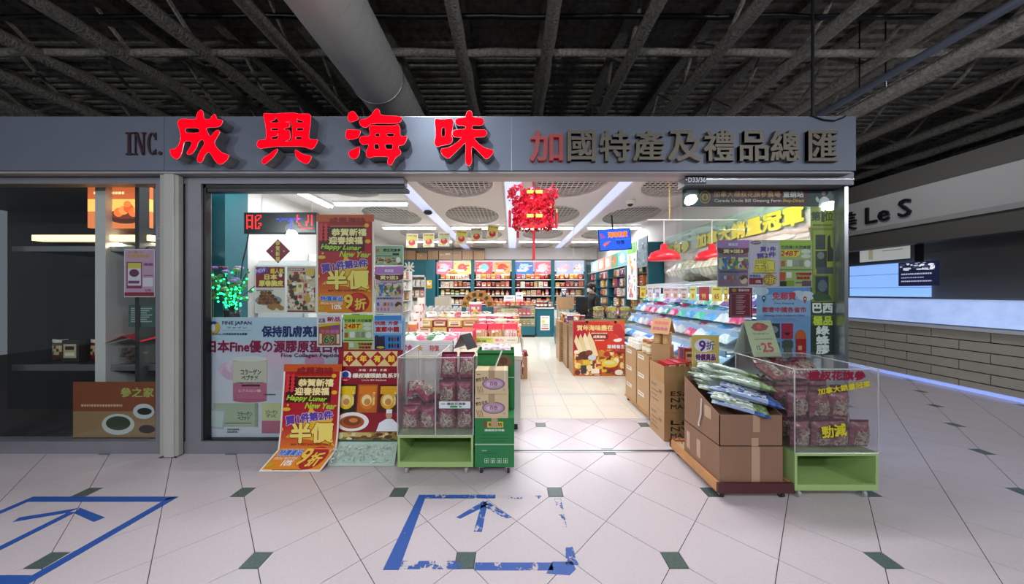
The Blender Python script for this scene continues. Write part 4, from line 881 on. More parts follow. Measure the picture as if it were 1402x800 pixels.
# ---- green cartons on a wheeled board
M_card = vcmat('printed_carton', 0.6, var=.05, vscale=12)
M_kraft = mat('kraft_cardboard', '#a8835c', 0.75, var=0.06, vscale=10)
M_kraft2 = mat('brown_cardboard', '#8e6b55', 0.75, var=0.05, vscale=8)
M_tape = mat('clear_packing_tape', '#b8987c', 0.25)
M_strap = mat('white_strapping', '#d9d6d2', 0.35)
def carton(label, x0, x1, y0, y1, z0, z1, m=None, group=None, name='carton', front=None, side=None, col=None, opened=False, tape=True, flaps=True):
    """a cardboard box; its front faces -y. front/side: print items on the front / on the -x side"""
    t = thing(name, label, 'carton', ((x0 + x1) / 2, (y0 + y1) / 2, z0), 0, group)
    a, b, c, d, h = -(x1 - x0) / 2, (x1 - x0) / 2, -(y1 - y0) / 2, (y1 - y0) / 2, z1 - z0
    m = m or M_kraft
    mb = MB(); g = .004
    if opened:
        mb.box(a, b, c, d, 0, g); mb.box(a, b, c, c + g, g, h); mb.box(a, b, d - g, d, g, h); mb.box(a, a + g, c + g, d - g, g, h); mb.box(b - g, b, c + g, d - g, g, h)
    else: mb.bbox(a, b, c, d, 0, h - .001, .003, col or '#a8835c')
    mb.build('body', m if col is None else M_card, t)
    if not opened:
        if flaps:
            MB().box(a + .001, -.001, c, d, h - .001, h + .002, col or '#a8835c').build('flap', m if col is None else M_card, t); MB().box(.001, b - .001, c, d, h - .001, h + .002, col or '#a8835c').build('flap', m if col is None else M_card, t)
        if tape:
            MB().box(-.025, .025, c - .0012, d, h + .002, h + .003).box(-.025, .025, c - .0015, c, h - .07, h + .003).build('tape', M_tape, t)
    for it, M, W in ((front, T(a, c - .0006, 0), b - a), (side, T(a - .0006, d, 0) @ R(-PI / 2, 'Z'), d - c)):
        if it: 
            art = MB(); y = 0
            sh = sheet('print', '', '', M, W, h, it[0], it[1], parent=t, thick=.0005)
    return t
gw = thing('wheeled_board', 'small black castered board under the green carton', 'dolly', (-.14, 2.63, 0))
MB().box(-.15, .15, -.15, .15, .06, .072).build('board', mat('dark_board', '#3a342e', .6), gw)
for x in (-.11, .11):
    for y in (-.12, .12): caster(gw, x, y, .025, M_rubber, .06)
GRN = '#1c7a3f'
icons = []
for k in range(4):
    u = .3 + k * .16; icons += [('r', u - .055, .82, u + .055, .91, '#cfe0d0'), ('r', u - .045, .828, u + .045, .902, GRN), ('p', [(u - .03, .87), (u, .838), (u + .03, .87), (u + .01, .87), (u + .01, .895), (u - .01, .895), (u - .01, .87)], '#cfe0d0')]
c1 = carton('closed green dried goods carton with white handling marks on the castered board', -.298, .018, 2.46, 2.80, .073, .465, front=(GRN, [('r', .32, .07, .72, .19, '#d8b94a'), ('r', .22, .07, .3, .19, '#7a4a2a'), ('t', '杞山坊', .52, .13, .075, '#2a2418', {'w': .34, 'b': .04}), ('t', '蓮藕銀耳特產', .5, .245, .045, '#d8e4d8', {'w': .5}), ('l', .14, .34, .84, .02, '#16592e'), ('l', .14, .41, .84, .02, '#16592e'), ('l', .2, .47, .8, .02, '#16592e'), ('r', 0, .52, 1, .545, '#a9c8b0'), ('l', .18, .66, .3, .02, '#a9c8b0'), ('l', .14, .72, .6, .02, '#16592e')] + icons), col=GRN, side=(GRN, [('r', 0, .52, 1, .545, '#a9c8b0')]))
wbf = ('#d6bf97', [('l', .05, .16, .16, .05, '#5a4a3a'), ('t', '野生百合', .2, .36, .15, '#2a2018', {'w': .36, 'rot': .2}), ('e', .56, .56, .35, .26, '#8a6a86'), ('e', .56, .56, .30, .21, '#b79ab0'), ('e', .48, .58, .14, .1, '#d6c2cf'), ('e', .66, .56, .13, .1, '#caa9bf'), ('t', '百合', .56, .55, .18, '#7a3a5a', {'w': .24})] + [('p', [(.04 + .05 * k, .66), (.055 + .05 * k, .66), (.10 + .05 * k, .95), (.085 + .05 * k, .95)], '#8a4a2a') for k in range(4)] + [('e', .88, .8, .04, .06, '#c0b090')])
c2 = carton('cream lily bulb carton with an oval picture, lower one on the green carton', -.296, -.03, 2.455, 2.62, .468, .655, front=wbf, col='#d6bf97', group='cream lily cartons')
c3 = carton('cream lily bulb carton with an oval picture, upper one with a white strap', -.294, -.032, 2.455, 2.62, .660, .845, front=wbf, col='#d6bf97', group='cream lily cartons')
MB().tube([(.02, -.085, .188), (.05, -.05, .26), (.08, .0, .33)], .006, 6).build('loose_strap', M_strap, c3)
MB().box(.1, .112, -.088, .088, .1, .188).build('strap', M_strap, c3)
c4 = carton('tall open green mushroom carton behind the cream cartons', -.296, .02, 2.64, 2.80, .468, .975, front=(GRN, [('r', 0, 0, 1, .05, '#3a8a4a'), ('r', .0, .05, 1, .08, '#123a20'), ('e', .72, .2, .24, .13, '#3a7a3a'), ('e', .72, .2, .22, .11, '#7a5a3a'), ('e', .7, .18, .12, .06, '#5a3a24'), ('r', 0, .45, 1, .47, '#a9c8b0')]), side=(GRN, [('r', 0, .45, 1, .47, '#a9c8b0')]), opened=True, m=mat('green_carton_inside', '#3f7a4a', .6))
pk_ = link('packet', pillow_mb(.27, .12, .05, 10, 6, 9, '#d8a8bc', fn=lambda u, v, s, i, j: ['#d9b3c4', '#c88aa4', '#e4dde4', '#b8d4b8'][(i + j * 2) % 4]).mesh('packet', vcmat('glossy_film', .25, coat=.5, bump=.2, bscale=30), True)); pk_.location = (-.14, 2.715, .93); pk_.rotation_euler = (-.9, 0, 0); tag(pk_, 'pink and white packet poking out of the tall green carton', 'packet')
MB().box(-.16, .16, -.06, .06, .001, .43).build('filler', M_kraft, c4)

# ---- wooden dolly with two brown cartons of seaweed
dx0, dx1, dy0, dy1 = 1.452, 1.985, 2.165, 2.83
dl = thing('wooden_dolly', 'low wooden dolly with a dark red front edge under the brown cartons', 'dolly', ((dx0 + dx1) / 2, (dy0 + dy1) / 2, 0))
a, b, c, d = -(dx1 - dx0) / 2, (dx1 - dx0) / 2, -(dy1 - dy0) / 2, (dy1 - dy0) / 2
M_wood = mat('pale_dolly_wood', '#c08a55', .5, var=.15, vscale=6)
MB().box(a, a + .02, c + .02, d, .055, .125).build('side_board', M_wood, dl); MB().box(b - .02, b, c + .02, d, .055, .125).build('side_board', M_wood, dl)
MB().box(a, b, c, c + .02, .055, .125).build('front_board', mat('dark_red_board', '#4e2426', .5), dl); MB().box(a, b, d - .02, d, .055, .125).build('back_board', M_wood, dl)
for k in range(4):
    x = a + .02 + k * (b - a - .04) / 4; MB().box(x + .002, x + (b - a - .04) / 4 - .002, c + .02, d - .02, .088, .106).build('deck_plank', mat('deck_wood', '#c9b08a', .6, var=.1), dl)
for x in (a + .05, b - .05):
    for y in (c + .05, d - .06): caster(dl, x, y, .024, M_rubber, .055)
MB().tube([(a + .03, d - .01, .126), (a + .05, d - .05, .16), (a + .06, d - .1, .128)], .004, 6).build('red_cord', mat('red_cord', '#b02a24', .5), dl)
def tape_patch(t, pts): MB().add(pts, [tuple(range(len(pts)))]).build('tape', M_tape, t)
x0, x1, y0, y1 = 1.478, 1.93, 2.19, 2.64
lo = carton('lower closed brown carton on the wooden dolly', x0, x1, y0, y1, .107, .372, M_kraft2, tape=False)
a, b, c, d = -(x1 - x0) / 2, (x1 - x0) / 2, -(y1 - y0) / 2, (y1 - y0) / 2
tape_patch(lo, [(.0, c - .0015, .0), (.06, c - .0015, .0), (.06, c - .0015, .265), (.0, c - .0015, .265)])
for yy in (c + .22, c + .36): tape_patch(lo, [(a - .0015, yy + .05, .06), (a - .0015, yy, .06), (a - .0015, yy, .2), (a - .0015, yy + .05, .2)])
up = thing('carton', 'upper open brown carton with a slanted cut side full of seaweed packets', 'carton', ((x0 + x1) / 2, (y0 + y1) / 2, .376))
h1, h2 = .222, .379; g = .005
MB().box(a, b, c, c + g, 0, h1).build('front_panel', M_kraft2, up)
MB().box(a, b, d - g, d, 0, h2).build('back_panel', M_kraft2, up)
MB().box(a, b, c, d, 0, g).build('bottom_panel', M_kraft2, up)
for sx, s0 in ((a, 1), (b - g, 1)):
    MB().add([(sx, c, 0), (sx, d, 0), (sx, d, h2), (sx, c, h1)] + [(sx + g, c, 0), (sx + g, d, 0), (sx + g, d, h2), (sx + g, c, h1)], [(0, 3, 2, 1), (4, 5, 6, 7), (0, 4, 7, 3), (3, 7, 6, 2), (2, 6, 5, 1), (1, 5, 4, 0)]).build('side_panel', M_kraft2, up)
tape_patch(up, [(.01, c - .0015, .10), (.06, c - .0015, .10), (.06, c - .0015, .222), (.01, c - .0015, .222)]); tape_patch(up, [(-.0, c - .0015, .0), (.05, c - .0015, .0), (.05, c - .0015, .06), (-.0, c - .0015, .06)])
MB().tube([(a - .004, c + .20, .27), (a - .01, c + .2, .15), (a - .008, c + .23, .06), (a - .012, c + .22, .05)], .006, 6).build('string', M_strap, up)
tape_patch(up, [(a - .0015, c + .17, .15), (a - .0015, c + .09, .15), (a - .0015, c + .09, .24), (a - .0015, c + .17, .24)])
MB().box(a + .012, b - .012, c + .012, d - .012, .006, .16).build('filler', M_kraft2, up)
# seaweed packets: long film packets, fanned out of the carton
M_film = vcmat('glossy_film', .25, coat=.5, bump=.2, bscale=30)
def sea_mesh(kind, seed):
    pal = {'green': (['#7a8f62', '#8fa374', '#66794f'], ['#dfe5e2', '#f2f5f4', '#bcc6c2']), 'blue': (['#3a5a9a', '#4a6cb0', '#2f4a88'], ['#c4ccd8', '#dfe4ec', '#a8b4c8'])}[kind]
    def fn(u, v, s, i, j):
        if v > .45: return pal[0][(i * 2 + j + seed) % 3]
        if abs(u) > .7: return '#9aaa98' if kind == 'green' else '#8a9cc0'
        return pal[1][(i + j * 2 + seed) % 3] if (i + j // 2 + seed) % 4 else pal[0][j % 3]
    return pillow_mb(.14, .36, .045, 9, 18, seed + 40, fn=fn, crinkle=.34, flat=.3).mesh('seaweed_packet', M_film, True)
SEA = {k: [sea_mesh(k, s) for s in range(3)] for k in ('green', 'blue')}
random.seed(12)
SGR = 'seaweed packets in the slant-cut carton'
n_ = 0
for layer in range(4):
    for row in range(5):
        if layer == 3 and row in (0, 4): continue
        kind = 'blue' if (row < 2 and layer in (0, 2)) or (row == 1 and layer == 1) else 'green'
        o = link('seaweed_packet', SEA[kind][n_ % 3]); n_ += 1
        o.rotation_euler = (Matrix.Rotation(math.radians(-116 + random.uniform(-9, 9)), 4, 'Z') @ Matrix.Rotation(math.radians(-101 + random.uniform(-5, 5)), 4, 'X') @ R(random.uniform(-.35, .35), 'Z')).to_euler()
        o.location = (1.505 + layer * .045 + random.uniform(-.015, .015) + (.03 if kind == 'blue' else 0), 2.36 + row * .075 + .02 * (layer % 2), .655 + layer * .04 + row * .03)
        tag(o, ('%s seaweed packet heaped in the slant-cut brown carton' % ('blue-ended' if kind == 'blue' else 'green-ended')), 'packet', SGR)
# small yellow price board standing in the packets
sp = thing('price_board', 'yellow board with a purple 9折 standing behind the seaweed packets', 'sign', (X(966, 2.75), 2.75, .63))
W_ = X(985, 2.75) - X(948, 2.75); H_ = Z(459, 2.75) - .63
sheet('board', '', '', T(-W_ / 2, 0, 0), W_, H_, '#c4b060', [('e', .45, .20, .36, .13, '#d8d4e0'), ('t', '9', .38, .21, .2, '#4a2a7a', {'b': .05}), ('t', '折', .68, .2, .16, '#5a5a6a', {}), ('r', .12, .36, .88, .50, '#d8c8d8'), ('t', '特價貨品', .5, .43, .12, '#5a1a5a', {'w': .72, 'b': .05}), ('t', '.5', .68, .65, .12, '#6a1a1a', {'b': .05})], parent=sp, thick=.004)
MB().cyl((0, .008, -.06), (0, .008, H_ - .02), .006, 6).build('stake', M_wood, sp)

# ---- right bin with ginseng bags
RB = bin_cart('lime green wheeled bin with undivided clear acrylic top next to the wooden dolly', 1.995, 2.585, 2.17, 2.74, None, .335, .93)
def sticker(t, s, x, z, h, w_, c1, c2, rot=0.0):
    mb = MB(); put_text(mb, s, x, z, h, c2, -.2875, w_, .06, rot); put_text(mb, s, x, z, h, c1, -.2882, w_, .03, rot); mb.build('sticker_lettering', M_print, t)
sticker(RB, '標叔花旗參', .0, .885, .062, .40, '#8a1838', '#a83a58')
sticker(RB, '加拿大銷量冠軍', .05, .80, .045, .37, '#d8c832', '#4a4420', .16)
sticker(RB, '勁減', -.02, .495, .085, .17, '#d8c832', '#3a3a1a', .14)
GR2 = 'ginseng bags in the open acrylic bin'
random.seed(5)
for y in (2.228, 2.36, 2.50, 2.64):
    for k in range(4):
        bag((2.075 + k * .142 + random.uniform(-.008, .008), y, .356), (random.uniform(-.06, .06), 0, random.uniform(-.06, .06)), k + int(y * 10), 'maroon ginseng bag standing in the bottom row of the open acrylic bin', GR2, .87)
for y in (2.232, 2.37, 2.52, 2.65):
    for k in range(4):
        if k == 3 and y < 2.3: continue
        bag((2.075 + k * .142 + random.uniform(-.01, .01), y, .566), (random.uniform(-.05, .05), random.uniform(-.04, .04), random.uniform(-.1, .1)), k + 1 + int(y * 10), 'maroon ginseng bag in the middle row of the open acrylic bin', GR2, .87)
for k, (x, y, rx, rz) in enumerate(((2.10, 2.46, -1.1, .3), (2.26, 2.50, -1.2, -.3), (2.40, 2.53, -1.1, .2), (2.16, 2.64, -.9, 0), (2.34, 2.66, -.9, .2), (2.48, 2.62, -1.0, -.2))):
    bag((x, y - .08, .79), (rx, 0, rz), k, 'maroon ginseng bag tipped over on top of the heap in the open acrylic bin', GR2, .9)
tent('tent_card', 'green and cream price tent reading 25 on the corner of the open acrylic bin', T(2.12, 2.86 - .0, .936) @ T(0, -.20, 0) @ R(.12, 'Z'), .26, .29, .2, '#a3b08a', '#b9c4bc', [('r', .0, .0, 1, 1, '#9fae86'), ('p', [(.2, .2), (.34, .08), (.5, .05), (.7, .08), (.86, .16), (.74, .26), (.5, .30), (.3, .28)], '#8a2a22'), ('t', '特', .5, .17, .12, '#c84a3a', {}), ('t', '花旗參片', .5, .37, .06, '#6a7a4a', {'w': .6}), ('t', '1S', .26, .76, .12, '#2a5a34', {'w': .12, 'b': .04}), ('t', '25', .58, .75, .24, '#a8202a', {'w': .4, 'b': .05}), ('l', .2, .52, .85, .03, '#5a6a4a')])
sd = thing('acrylic_tray', 'loose clear acrylic tray lying on the open acrylic bin', 'tray', (2.22, 2.60, .934))
MB().box(-.2, .28, -.06, .12, .0, .005).build('sheet', M_acryl, sd); MB().box(-.2, .28, -.06, -.055, .005, .045).build('rim', M_acryl, sd)

# ---- painted marks on the mall floor
def blue_paint(seed, wear):
    nm = 'worn_blue_paint_%d' % int(wear * 100)
    if nm in _mats: return _mats[nm]
    m = mat(nm, '#2b56a6', .45); nt = m.node_tree; b = nt.nodes['Principled BSDF']
    n = nt.nodes.new('ShaderNodeTexNoise'); n.inputs['Scale'].default_value = 16; n.inputs['Detail'].default_value = 8; n.inputs['Roughness'].default_value = .7
    tc = nt.nodes.new('ShaderNodeTexCoord'); nt.links.new(tc.outputs['Object'], n.inputs['Vector'])
    r = nt.nodes.new('ShaderNodeMath'); r.operation = 'GREATER_THAN'; r.inputs[1].default_value = wear
    nt.links.new(n.outputs['Fac'], r.inputs[0]); nt.links.new(r.outputs[0], b.inputs['Alpha'])
    return m
def mark(label, polys):
    t = thing('floor_marking', label, 'floor marking', polys[0][2])
    for p, wr, org in polys: MB().prism([(x - polys[0][2][0], y - polys[0][2][1]) for x, y in p], .0008).build('paint_stroke', blue_paint(1, wr), t)
def R4(a, b, c, d): return [(a, c), (b, c), (b, d), (a, d)]
o3 = (-.16, 1.9, 0.0003)
sq = [([(-.685, 1.63), (-.60, 1.63), (-.622, 2.235), (-.675, 2.235)], .34, o3), (R4(-.62, -.12, 2.195, 2.235), .45, o3), (R4(-.12, .27, 2.19, 2.225), .58, o3), ([(.30, 2.2), (.35, 2.2), (.345, 1.93), (.315, 1.93)], .52, o3), ([(.31, 1.78), (.35, 1.78), (.36, 1.66), (.29, 1.66)], .5, o3), (R4(-.6, -.27, 1.635, 1.685), .49, o3), (R4(-.2, .22, 1.628, 1.675), .44, o3), ([(.18, 1.61), (.30, 1.60), (.34, 1.635), (.33, 1.68), (.22, 1.68)], .32, o3)]
mark('worn blue painted square on the mall floor before the entrance', sq)
o4 = (-.2, 2.0, .0003)
mark('worn blue painted arrow inside the blue square on the floor', [([(-.235, 1.89), (-.185, 1.89), (-.172, 2.13), (-.212, 2.14)], .44, o4), ([(-.2, 2.17), (-.165, 2.13), (-.335, 2.0), (-.365, 2.01)], .42, o4), ([(-.215, 2.13), (-.18, 2.17), (.0, 2.01), (-.045, 2.0)], .46, o4)])
o5 = (-2.9, 2.0, .0003)
mark('crisp blue painted square on the floor before the neighbouring shop', [([(-2.40, 2.215), (-2.47, 2.16), (-3.45, 2.16), (-3.45, 2.215)], .33, o5), ([(-2.40, 2.215), (-2.46, 2.2), (-2.50, 1.55), (-2.44, 1.55)], .0, o5), (R4(-3.45, -2.5, 1.55, 1.6), .3, o5), (R4(-3.45, -3.40, 1.6, 2.16), .3, o5)])
mark('crisp blue painted arrow before the neighbouring shop', [([(-2.97, 1.75), (-2.92, 1.75), (-2.92, 2.06), (-2.97, 2.06)], .2, o5), ([(-2.95, 2.10), (-2.92, 2.05), (-2.68, 1.97), (-2.66, 2.01)], .0, o5), ([(-2.95, 2.10), (-2.97, 2.05), (-3.2, 1.97), (-3.22, 2.01)], .1, o5)])

# ================================================================ INSIDE THE SHOP
M_goods = vcmat('goods_print', 0.4, coat=.2)
M_dark = mat('dark_shelf', '#1c2a2e', .5)
M_shelfglass = glassmat('shelf_glass', (.93, .97, .96), 1.4, boost=.6)
M_bulb = mat('warm_bulb', '#fff0d0', .4, emit='#ffd9a0', es=6.0)
_gm = {}
def good_mesh(kind, c1, c2, seed=0):
    key = (kind, c1, c2, seed % 3)
    if key in _gm: return _gm[key]
    rng = random.Random(len(kind) + seed * 13); mb = MB()
    if kind == 'gift_box':            # upright box with a printed front label, 1 x 1 x 1 footprint scaled later
        mb.bbox(-.5, .5, -.5, .5, 0, 1, .02, c1); mb.box(-.38, .38, -.512, -.5, .18, .82, c2); mb.box(-.26, .26, -.522, -.512, .55, .72, c1); mb.box(-.28, .28, -.522, -.512, .28, .42, rng.choice(['#f0e6d0', '#c9a24a', '#7a2a2a']))
    elif kind == 'jar':
        mb.lathe([(.42, 0), (.5, .06), (.5, .66), (.4, .76), (.4, .8)], 12, c1); mb.lathe([(.44, .8), (.44, 1.0)], 12, c2); mb.lathe([(.505, .22), (.505, .5)], 12, '#ece4cf')
    elif kind == 'pouch':
        return _gm.setdefault(key, pillow_mb(1, 1, .45, 6, 7, seed, fn=lambda u, v, s, i, j: c2 if (abs(u) < .6 and -.55 < v < .35 and (i + j + seed) % 3) else (c1 if v < .8 else '#e8e0d4')).mesh('pouch', M_film, True))
    elif kind == 'bottle':
        mb.lathe([(.3, 0), (.34, .05), (.34, .55), (.14, .75), (.13, .9)], 10, c1); mb.lathe([(.16, .9), (.16, 1)], 10, c2); mb.lathe([(.345, .15), (.345, .42)], 10, '#e8d8b0')
    me = mb.mesh(kind, M_goods); _gm[key] = me
    return me
CN = {'#b02632': 'red', '#8a1c2c': 'dark red', '#c9a24a': 'gold', '#e8e2d8': 'white', '#a86a3a': 'tan', '#6a4030': 'brown', '#d0607a': 'pink', '#4a7a4a': 'green', '#3a5a8a': 'blue', '#d8803a': 'orange', '#c8c4c0': 'pale grey', '#7a3a6a': 'purple', '#c8b890': 'beige', '#3a3434': 'black'}
WARM = ['#b02632', '#8a1c2c', '#c9a24a', '#e8e2d8', '#a86a3a', '#6a4030', '#d0607a', '#d8803a', '#c8b890', '#c8c4c0']
NOUN = {'gift_box': ('gift_box', 'gift box', 'box'), 'jar': ('storage_jar', 'jar', 'jar'), 'pouch': ('snack_pouch', 'snack pouch', 'pouch'), 'bottle': ('sauce_bottle', 'bottle', 'bottle')}
def good(kind, c1, c2, loc, size, rotz, where, group, seed=0, tilt=0.0):
    nm, noun, cat = NOUN[kind]
    o = link(nm, good_mesh(kind, c1, c2, seed)); o.location = (loc[0], loc[1], loc[2] + .003); o.scale = size; o.rotation_euler = (tilt, 0, rotz)
    return tag(o, '%s %s %s' % (CN[c1], noun, where), cat, group)

# ---- back wall cabinets (four bays)
YB = 11.05; YW = 11.49
posts = (598, 647, 703, 757, 803)
PX = [X(p, YB) for p in posts]
tiers = (1.03, 1.34, 1.64, 1.93)
rng = random.Random(77)
kinds_by_tier = (('jar', 'gift_box'), ('gift_box', 'bottle', 'jar'), ('gift_box', 'gift_box', 'pouch'), ('gift_box', 'pouch'))
TN = ('bottom', 'second', 'third', 'top')
BAYN = ('beside the teal pillar', 'with the red lightbox', 'with the blue lightbox', 'nearest the cash desk')
LBX = ((597.5, 619, '#d87a9a', '#e8c8d8'), (622, 645, '#e8d080', '#d85a5a'), (651, 674, '#d84a5a', '#80c8d8'), (677, 698.5, '#e0a060', '#c84030'), (706, 730, '#3a78c8', '#a8c8f0'), (732, 754, '#d86a80', '#f0c0c8'), (762, 784, '#b0b8e0', '#e8b0c8'), (784.5, 799, '#b8c8e0', '#e0e0f0'))
for bi in range(4):
    x0, x1 = PX[bi], PX[bi + 1]
    t = thing('display_cabinet', 'teal wall cabinet bay with lit shelves %s' % BAYN[bi], 'cabinet', ((x0 + x1) / 2, YB, 0), 0, 'teal cabinet bays on the back wall')
    hw = (x1 - x0) / 2
    MB().box(-hw, -hw + .06, 0, .43, 0, 2.62).build('side_post', M_teal, t); MB().box(hw - .06, hw, 0, .43, 0, 2.62).build('side_post', M_teal, t)
    MB().box(-hw + .06, hw - .06, .41, .43, .9, 2.6).build('back_panel', mat('cabinet_back', '#4a4440', .6), t)
    for z in tiers: MB().box(-hw + .06, hw - .06, .05, .41, z - .02, z).build('shelf', M_dark, t); MB().box(-hw + .06, hw - .06, .035, .05, z - .022, z + .008).build('shelf_edge', M_white, t)
    MB().box(-hw + .06, hw - .06, .02, .41, 2.22, 2.27).build('light_rail', M_white, t)
    for k in (-.5, .45):
        MB().lathe([(.03, 2.19), (.045, 2.22)], 12, cx=k * hw, cy=.12).build('downlight', M_bulb, t)
    MB().box(-hw + .06, hw - .06, .06, .43, 2.27, 2.62).build('lightbox_case', M_white, t)
    MB().box(-hw, hw, .03, .43, 0, .12).build('plinth', M_black, t)
    MB().box(-hw + .06, hw - .06, .02, .43, .12, .98).build('base_cupboard', M_teal, t)
    MB().cyl((.25 * hw, .0, .52), (.25 * hw, .0, .64), .008, 6).build('handle', M_chrome, t)
    for q in (0, 1):
        a, b, c1, c2 = LBX[bi * 2 + q]
        M_, W_, H_ = on_px(a, 359, b, 375.5, YB - .01)
        sheet('lightbox_poster', '%s lightbox picture above the back wall cabinets' % ('pink gift', 'yellow and red', 'red and turquoise', 'amber feast', 'blue sea', 'rose striped', 'lilac', 'pale blue')[bi * 2 + q], 'lightbox', M_, W_, H_, c1, [('e', .5, .45, .3, .32, c2), ('m', .05, .1, .95, .9, [c1, c2, '#f4eee4', '#e8c060', '#d84a50'], 16, bi * 7 + q), ('r', .1, .62, .6, .8, '#f4eef0')], thick=.02, eps=.0012, glow=.22, group='lightbox pictures on the back wall')
    area('shelf_lamp', ((x0 + x1) / 2, YB + .1, 2.17), (x1 - x0) * .8, .1, 4.5, (1, .9, .78), (.5, 0, 0))
    for ti, z in enumerate(tiers):
        x = x0 + .1
        while x < x1 - .16:
            kd = rng.choice(kinds_by_tier[ti])
            if bi == 0 and ti == 1: kd = 'jar'
            wd = rng.uniform(.13, .2); hh = rng.uniform(.17, .25)
            c1, c2 = rng.choice(WARM), rng.choice(WARM)
            if bi == 0 and ti >= 2: c1 = rng.choice(['#e8e2d8', '#c8c4c0', '#c8b890', '#a86a3a']); 
            if bi == 0 and ti == 1: c1, c2 = rng.choice(['#4a7a4a', '#c8b890', '#6a4030']), '#c9a24a'
            if bi == 3: c1 = rng.choice(['#a86a3a', '#8a1c2c', '#c9a24a', '#b02632'])
            if bi == 1 and ti <= 2: c1 = rng.choice(['#b02632', '#8a1c2c', '#d0607a', '#a86a3a'])
            good(kd, c1, c2, (x + wd / 2, YB + .17, z), (wd * .94, wd * .7, hh), 0, 'on the %s shelf of the bay %s' % (TN[ti], BAYN[bi]), 'goods on the back wall shelves', rng.randrange(3))
            x += wd + .012
# things on top: cartons row along the back wall
cb = ((553, 569), (570.5, 585), (586, 600), (601, 632), (633, 647.5), (648.5, 663.5))
for k, (a, b) in enumerate(cb):
    carton('%s kraft carton in the row on top of the back wall cabinets' % ('end', 'taped low', 'square', 'wide labelled', 'plain', 'last plain')[k], X(a, 11.1), X(b, 11.1), 11.09, 11.45, 2.64 if a > 595 else 2.64, 2.64 + (.33 if k != 1 else .24), group='cartons on top of the back cabinets', front=('#b08d68', [('r', .3, .3, .5, .45, '#d8d0c4'), ('l', .55, .35, .9, .08, '#6a5038')] if k in (1, 3) else [('l', .2, .4, .4, .08, '#8a6a48')]), tape=False)
struct(MB().box(X(664, 11.3), 3.1, 11.2, 11.49, 2.66, 3.08).build('wall_soffit', M_wallw), 'grey soffit above the back wall cabinets')
# teal unit with the rice sign
tu = thing('rice_cabinet', 'teal cabinet with a 米 header sign at the back of the shop', 'cabinet', (X(568, YB), YB, 0))
a, b = X(550, YB) - X(568, YB), X(583, YB) - X(568, YB)
MB().box(a, b, .02, .43, 2.08, 2.63).build('header', M_teal, tu)
mb = MB(); put_text(mb, '米', X(560, YB) - X(568, YB), 2.37, .36, '#e4e0d0', .012, None, .04); mb.build('header_lettering', M_print, tu)
MB().box(a, a + .05, .0, .43, 0, 2.08).build('side', M_white, tu); MB().box(b - .05, b, .0, .43, 0, 2.08).build('side', M_white, tu)
MB().box(a + .05, b - .05, .4, .43, 0, 2.08).build('back', M_white, tu); MB().box(a, b, 0, .43, 2.02, 2.08).build('top_rail', M_white, tu)
for z in (.5, .9, 1.3, 1.68): MB().box(a + .05, b - .05, .03, .4, z - .02, z).build('shelf', M_white, tu)
for z in (.9, 1.3, 1.68):
    x = X(568, YB) + a + .08
    while x < X(568, YB) + b - .2:
        good('gift_box' if z != 1.68 else 'pouch', rng.choice(['#d0607a', '#e8e2d8', '#c8b890', '#a86a3a']), '#e8e2d8', (x + .09, YB + .15, z), (.16, .12, .24), 0, 'on the %s shelf of the rice cabinet' % {.9: 'lower', 1.3: 'middle', 1.68: 'upper'}[z], 'goods in the rice cabinet', 1); x += .18
tp = thing('teal_pillar', 'teal pillar between the rice cabinet and the lit cabinets', 'pillar', (X(590, YB), YB - .1, 0))
MB().box(X(584, YB) - X(590, YB), X(597, YB) - X(590, YB), 0, .5, 0, 2.63).build('casing', M_teal, tp)
sheet('notice', '', '', T(X(585, YB) - X(590, YB), -.004, Z(395, YB)), .19, .29, '#e8c23a', [('e', .45, .35, .35, .22, '#f0ece4'), ('e', .62, .25, .12, .1, '#c02a2a'), ('r', .1, .7, .9, .9, '#d8862a')], parent=tp, eps=.001)

# ---- low counters in front of the back wall
def counter(label, x0, x1, y0, y1, h, glassfront, base=.35, name='glass_counter'):
    t = thing(name, label, 'counter', ((x0 + x1) / 2, (y0 + y1) / 2, 0)); a, b, c, d = -(x1 - x0) / 2, (x1 - x0) / 2, -(y1 - y0) / 2, (y1 - y0) / 2
    MB().box(a + .02, b - .02, c + .03, d, 0, .08).build('plinth', M_black, t)
    MB().box(a, b, c, d, .08, base).build('base', M_teal, t)
    MB().box(a, b, d - .02, d, base, h - .03).build('back', M_white, t)
    for x in (a, b - .02): MB().box(x, x + .02, c, c + .02, base, h - .03).build('corner_post', M_chrome, t)
    if glassfront: MB().box(a + .02, b - .02, c, c + .006, base, h - .03).build('front_glass', M_shelfglass, t)
    MB().box(a, b, c, d, h - .03, h).build('top', M_white if not glassfront else M_shelfglass, t)
    MB().box(a + .02, b - .02, c + .05, d - .02, (base + h) / 2 - .01, (base + h) / 2).build('shelf', M_white, t)
    return t
ck = counter('teal based glass counter with rows of red and brown packs along the back', X(672, 10.0), X(733, 10.0), 10.0, 10.5, 1.02, True)
for z, cs in ((.351, ['#a86a3a', '#c8b890', '#6a4030']), (.686, ['#a86a3a', '#d0607a', '#c8b890'])):
    x = X(673, 10.0) + .03
    while x < X(733, 10.0) - .14: good('gift_box', rng.choice(cs), rng.choice(cs), (x + .07, 10.2, z), (.13, .2, .24), 0, 'on the %s shelf of the teal glass counter' % ('lower' if z < .5 else 'upper'), 'packs in the back glass counter', 0); x += .138
for k in range(9): good('gift_box', ['#b02632', '#c9a24a', '#d8803a'][k % 3], '#b02632', (X(676, 10) + k * .155, 10.2, 1.021), (.14, .2, .13), 0, 'along the top of the teal glass counter', 'packs in the back glass counter', 1)
